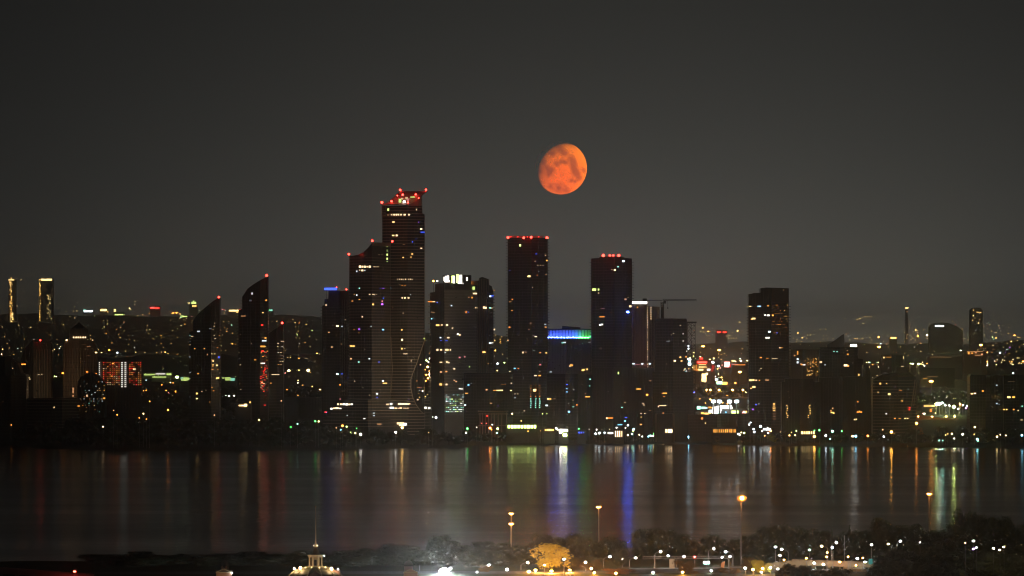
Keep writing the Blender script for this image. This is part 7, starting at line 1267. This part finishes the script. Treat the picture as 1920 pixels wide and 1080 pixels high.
# ground roads near the frame edge
def road(name, pts, w, m, dz=.05):
    mb_ = MB(); n = len(pts)
    for x, Y in pts: mb_.v += [(xat(x, Y), Y - w / 2, NZ + dz), (xat(x, Y), Y + w / 2, NZ + dz)]
    mb_.f += [(2 * i, 2 * i + 2, 2 * i + 3, 2 * i + 1) for i in range(n - 1)]
    return struct(mb_.build(name, m))
asph = mat('asphalt', (.09, .085, .08), .85, .3, .25, .4)
road('road', [(-200, 1950), (700, 1955), (1100, 1960), (1500, 1975), (2000, 1960)], 26, asph)
road('path', [(1180, 1990), (1300, 1995), (1400, 2010), (1500, 2020)], 12, mat('concrete_path', (.22, .21, .19), .9), .06)
for k_, off in enumerate((-4, 4)):
    mb_ = MB()
    for i in range(60):
        x = 700 + i * 14; Y = 1957 + off; mb_.box(xat(x, Y), xat(x, Y) + 1.4, Y - .12, Y + .12, NZ + .055, NZ + .062)
    o = struct(mb_.build('road_marking', mat('white_paint', (.75, .75, .72), .7)))
# elevated road, amber lit, with parapet panels
def viaduct(label, x0, x1, y0, y1, Y, m, n, name='elevated_road'):
    t = thing(name, label, 'elevated road', (xat((x0 + x1) / 2, Y), Y, NZ))
    def part(mb_, nm, mm_): o = mb_.build(nm, mm_, t); o.location = -t.location
    f_ = lambda i: (xat(x0 + (x1 - x0) * i / n, Y), zat(y0 + (y1 - y0) * i / n, Y))
    (xa, za), (xb, zb) = f_(0), f_(n)
    mb_ = MB().add([(xa, Y, za - 1.6), (xb, Y, zb - 1.6), (xb, Y + 14, zb - 1.6), (xa, Y + 14, za - 1.6), (xa, Y, za - .9), (xb, Y, zb - .9), (xb, Y + 14, zb - .9), (xa, Y + 14, za - .9)], [(3, 2, 1, 0), (4, 5, 6, 7), (0, 1, 5, 4), (1, 2, 6, 5), (2, 3, 7, 6), (3, 0, 4, 7)]); part(mb_, 'deck', m)
    for i in range(n):
        (xa, za), (xb, zb) = f_(i), f_(i + 1); xb -= .12
        for yy in (Y - .02, Y + 13.6):
            mb_ = MB().add([(xa, yy, za - .88), (xb, yy, zb - .88), (xb, yy + .3, zb - .88), (xa, yy + .3, za - .88), (xa, yy, za), (xb, yy, zb), (xb, yy + .3, zb), (xa, yy + .3, za)], [(3, 2, 1, 0), (4, 5, 6, 7), (0, 1, 5, 4), (1, 2, 6, 5), (2, 3, 7, 6), (3, 0, 4, 7)]); part(mb_, 'parapet_panel', m)
        if i % 2 == 0 and zb - 1.6 > 1: part(MB().box(xa + 1, xa + 2, Y + 5, Y + 8, min(NZ, za - 4) - 2, za - 1.62), 'pier', m)
    return t
viaduct('pale elevated road crossing the western near corner', -40, 172, 1063.5, 1079, 1905, mat('pale_deck', (.38, .36, .34), .8, .2, .1, .2), 14)
viaduct('amber lit elevated road with parapet behind dark bushes', 1488, 1640, 1051, 1056, 1992, mat('warm_deck', (.45, .36, .22), .8, .2, .1, .2), 10)
viaduct('lower amber lit ramp beneath the elevated road', 1585, 1625, 1066, 1067, 1965, mat('warm_deck', (.45, .36, .22)), 4)
viaduct('amber lit ramp rising at the right of the bright yellow tree', 1440, 1500, 1059, 1052, 1990, mat('warm_deck', (.45, .36, .22)), 5)
for i, (x, y, Y) in enumerate(((1512, 1047, 1978), (1550, 1044, 1978), (1590, 1044, 1978), (1618, 1046, 1978), (1605, 1060, 1955), (1470, 1050, 1978))):
    street_lamp(x, y, x, Y, 'amber road lamp lighting the elevated road', 'amber', 100, .28, True, grp='amber lamps by the elevated road')
for i, (x, y, Y) in enumerate(((1004, 1069, 1954), (1068, 1069, 1954), (1034, 1071, 1948), (1155, 1075, 1925), (1412, 1068, 1935), (1430, 1066, 1938), (1280, 1073, 1935), (1114, 1074, 1935))):  # lamps added to brighten the autumn crowns behind them
    street_lamp(x, y, x, Y, 'amber lamp added to light the autumn trees', 'amber', 7000 if i < 3 else 1300, .30, True, foot=zat(y, Y) - 4 if zat(y, Y) < NZ + 2 else NZ, grp='amber lamps added to light the autumn trees')
cab = thing('traffic_cabinet', 'teal lit square traffic cabinet on the road edge', 'cabinet', (xat(1633, 1988), 1988, NZ))
put('panel', unit(mat('teal_panel', (.03, .35, .33), .5)), cab, at(1633, 1053, 1988), 0, (1.6, .6, 1.9)); put('post', MB().tube((0, 0, NZ - zat(1057, 1988) - .3), (0, 0, 0), .12, n=6).mesh('post', M_pole), cab, at(1633, 1057, 1988))
rl = street_lamp(140, 1071.5, 140, 1899, 'red warning lamp on the pale western elevated road', 'red', 60, .42, True, foot=zat(1078, 1899)); rl.name = 'warning_lamp'; rl['category'] = 'warning lamp'
# ================================================================== THE DOMED HALL
Yd = 1500.0; kd = Yd / FPX; xc = xat(592, Yd)
zc = lambda y: zat(y, Yd)
M_cream = mat('cream_stone', (.62, .52, .36), .75, .3, .1, .8, .2)
M_copper = mat('weathered_dome_copper', (.20, .19, .12), .6, .4, .3, .6)
M_brick = mat('terracotta_brick', (.45, .24, .16), .85, .2, .15, 1.5, .2)
D = thing('domed_hall', 'floodlit domed hall with a cream columned lantern and tall spire', 'hall', (xc, Yd, 5))
def dp(mb_, name, m, sm=False): o = mb_.build(name, m, D, sm); o.location = -D.location; return o
c3 = (xc, Yd, 0)
dp(MB().lathe([(7.6, 4.5), (7.6, zc(1082)), (7.9, zc(1081.5)), (7.9, zc(1080))], 24, c3), 'drum', M_brick)
prof = [(7.3, zc(1080)), (6.9, zc(1076)), (6.0, zc(1071.5)), (4.6, zc(1067.5)), (3.2, zc(1064.5)), (2.35, zc(1063))]
dp(MB().lathe(prof, 24, c3), 'dome', M_copper, True)
for k in range(12):
    a = 2 * PI * k / 12 + .26; mb_ = MB()
    for (r0, z0), (r1, z1) in zip(prof, prof[1:]): mb_.tube((xc + (r0 + .03) * math.cos(a), Yd + (r0 + .03) * math.sin(a), z0 + .05), (xc + (r1 + .03) * math.cos(a), Yd + (r1 + .03) * math.sin(a), z1 + .05), .17, .12, 5)
    dp(mb_, 'dome_rib', M_cream)
dp(MB().lathe([(2.25, zc(1063.2)), (2.3, zc(1062)), (2.15, zc(1061.2))], 8, c3, PI / 8), 'lantern_base', M_cream)
dp(MB().lathe([(1.15, zc(1061.2)), (1.15, zc(1044.4))], 8, c3, PI / 8), 'lantern_core', mat('lantern_core', (.5, .4, .26), .8))
for k in range(8):
    a = PI / 4 * k + PI / 8; X_, Y2 = xc + 1.75 * math.cos(a), Yd + 1.75 * math.sin(a)
    dp(MB().lathe([(.27, zc(1061.2)), (.27, zc(1060.4)), (.2, zc(1060.2)), (.17, zc(1046.5)), (.27, zc(1045.6)), (.27, zc(1044.6))], 10, (X_, Y2, 0)), 'column', M_cream)
dp(MB().lathe([(2.05, zc(1044.6)), (2.05, zc(1042.6)), (2.3, zc(1042)), (2.35, zc(1040.5)), (2.1, zc(1040.2))], 8, c3, PI / 8), 'cornice', M_cream)
dp(MB().lathe([(1.35, zc(1040.2)), (.95, zc(1036)), (.62, zc(1030)), (.42, zc(1025.5))], 12, c3), 'lantern_roof', mat('slate_roof', (.12, .09, .07), .7), True)
dp(MB().lathe([(.36, zc(1025.5)), (.5, zc(1024.2)), (.58, zc(1022)), (.38, zc(1021.2))], 10, c3), 'cap', M_cream)
dp(MB().lathe([(.2, zc(1021.2)), (.26, zc(1019.5)), (.19, zc(1018)), (.14, zc(990)), (.09, zc(951))], 8, c3), 'spire', mat('spire_paint', (.75, .55, .42), .6))
dp(MB().ball((xc, Yd, zc(949.8)), .17, 10, 7), 'finial', mat('gilded', (.8, .5, .15), .3, .5, metallic=.6), True)
dp(MB().box(xc - .35, xc + .35, Yd - 2.1, Yd - 1.9, zc(1060), zc(1049)), 'lantern_window', mat('dark_glass', (.03, .03, .04), .2))
g2 = MB(); yf = Yd - 7.35
pv = [(xc - 1.35, zc(1086)), (xc + 1.65, zc(1086)), (xc + 1.65, zc(1076)), (xc + .2, zc(1068.5)), (xc - 1.35, zc(1076))]
g2.add([(x, yf, z) for x, z in pv] + [(x, yf + 3.6, z) for x, z in pv], [(0, 1, 2, 3, 4), (9, 8, 7, 6, 5)] + [(i, 5 + i, 5 + (i + 1) % 5, (i + 1) % 5) for i in range(5)]); dp(g2, 'dormer', M_brick)
for i, (x, y, dy, c, L, r) in enumerate(((552, 1066.5, -2.2, 'warm', 90, .28), (563, 1065, -4.2, 'warm', 80, .34), (621.5, 1066.3, -4.0, 'warm', 80, .34), (608, 1042, -2.8, 'cool', 40, .12), (548.5, 1079, -2, 'cool', 60, .18), (605, 1062.5, 4.0, 'warm', 30, .2))):
    q = at(x, y, Yd + dy); put('flood_lamp', ballmesh(emit(c, L, True)), D, q, 0, (r, r, r))
    if i in (0, 1, 2, 4): put('lamp_bracket', MB().tube((0, 0, -1.4), (0, 0, -r), .06, n=5).mesh('lamp_bracket', M_metal), D, q)
# tiny uplights added at lantern foot and cap to brighten cornice and spire
for a in (-2.6, -1.9, -1.2, -.5): put('added_uplight', ballmesh(emit('yellow', 150, True)), D, (xc + 3.0 * math.cos(a), Yd + 3.0 * math.sin(a), zc(1063.2)), 0, (.05, .05, .05))
for dx in (-.55, .55): put('added_uplight', ballmesh(emit('warm', 420, True)), D, (xc + dx, Yd - .5, zc(1022.5)), 0, (.028, .028, .028))
wing = dp(MB().box(xat(622, Yd - 3), xat(637, Yd - 3), Yd - 3, Yd + 3, 4.6, zc(1069)), 'side_pavilion', M_brick)
put('flood_lamp', ballmesh(emit('cool', 60, True)), D, at(634, 1067.5, Yd - 3.6), 0, (.12, .12, .12))
# small turrets
def turret(px, w, eave, apex, cup, Y, label, round_dome):
    X0 = xat(px, Y); k = Y / FPX; z = lambda y: zat(y, Y); hw = w / 2 * k
    t = thing('turret', label, 'turret', (X0, Y, 5))
    def tp(mb_, n_, m_, s_=False): o = mb_.build(n_, m_, t, s_); o.location = -t.location
    pv = [(X0 - hw, 4.6), (X0 + hw, 4.6), (X0 + hw, z(eave)), (X0, z(apex)), (X0 - hw, z(eave))]
    m_ = M_brick if not round_dome else mat('pink_stucco', (.55, .38, .32), .8)
    tp(MB().add([(x, Y, q) for x, q in pv] + [(x, Y + 2 * hw, q) for x, q in pv], [(0, 1, 2, 3, 4), (9, 8, 7, 6, 5)] + [(i, 5 + i, 5 + (i + 1) % 5, (i + 1) % 5) for i in range(5)]), 'wall', m_)
    for s_ in (-1, 1):
        a = Vector((X0 + s_ * (hw + .12), Y - .14, z(eave) - .05)); b_ = Vector((X0, Y - .14, z(apex) + .1)); tp(MB().tube(a, b_, .13, n=5), 'gable_trim', M_cream)
    tp(MB().box(X0 - hw, X0 + hw, Y - .12, Y - .01, z(eave) - .12, z(eave) + .05), 'gable_trim', M_cream)
    yc = Y + hw
    if round_dome:
        tp(MB().lathe([(1.15, z(apex) - .6), (1.15, z(1062.5)), (1.3, z(1062))], 12, (X0 - .6, yc, 0)), 'drum', m_)
        tp(MB().lathe([(1.25, z(1062)), (1.2, z(1058)), (.8, z(1053.5)), (.15, z(1051)), (.05, z(1049.5))], 12, (X0 - .6, yc, 0)), 'dome', mat('slate_roof', (.12, .09, .07)), True)
    else:
        tp(MB().prism([(X0 - hw * 1.05, yc - hw * 1.05), (X0 + hw * 1.05, yc - hw * 1.05), (X0 + hw * 1.05, yc + hw * 1.05), (X0 - hw * 1.05, yc + hw * 1.05)], z(eave) - .02, z(eave) + .5), 'roof_skirt', mat('slate_roof', (.12, .09, .07)))
        tp(MB().lathe([(1.45, z(eave)), (1.15, z(1062)), (1.1, z(1058)), (.75, z(1053)), (.1, z(1050.5))], 8, (X0 + .05, yc, 0), PI / 8), 'cupola', mat('slate_roof', (.12, .09, .07)))
        for s_ in (-.5, .5): tp(MB().lathe([(.36, -.35), (.36, .25), (.1, .5)], 8, (X0 + s_, yc - 1.2, z(1064.5))), 'lunette', M_brick)
    for dx in (-1, 1):
        put('wash_lamp', ballmesh(emit('warm', 50, True)), t, (X0 + dx * hw * .7, Y - 2.2, z(1086)), 0, (.16, .16, .16))
    if not round_dome: put('corner_lamp', ballmesh(emit('cool', 130, True)), t, (X0 + hw + .15, Y - .4, z(1074.5)), 0, (.12, .12, .12))
turret(420, 29, 1073, 1067, 0, 1500, 'small brick gabled turret with a dark cupola west of the domed hall', False)
turret(770, 26, 1073.5, 1067.5, 0, 1500, 'small pink gabled turret with a round dark dome east of the domed hall', True)
# ================================================================== HAZE
hz = bpy.data.materials.new('haze'); hz.use_nodes = True
t = hz.node_tree; t.nodes.clear()
v = t.nodes.new('ShaderNodeVolumePrincipled'); v.inputs['Density'].default_value = 4.5e-5; v.inputs['Anisotropy'].default_value = .965
v.inputs['Color'].default_value = (.98, .97, .94, 1)
o_ = t.nodes.new('ShaderNodeOutputMaterial'); t.links.new(v.outputs[0], o_.inputs['Volume'])
hb = MB().box(-15500, 15500, -3600, 45000, -3, 470).build('haze', hz); hb['kind'] = 'stuff'
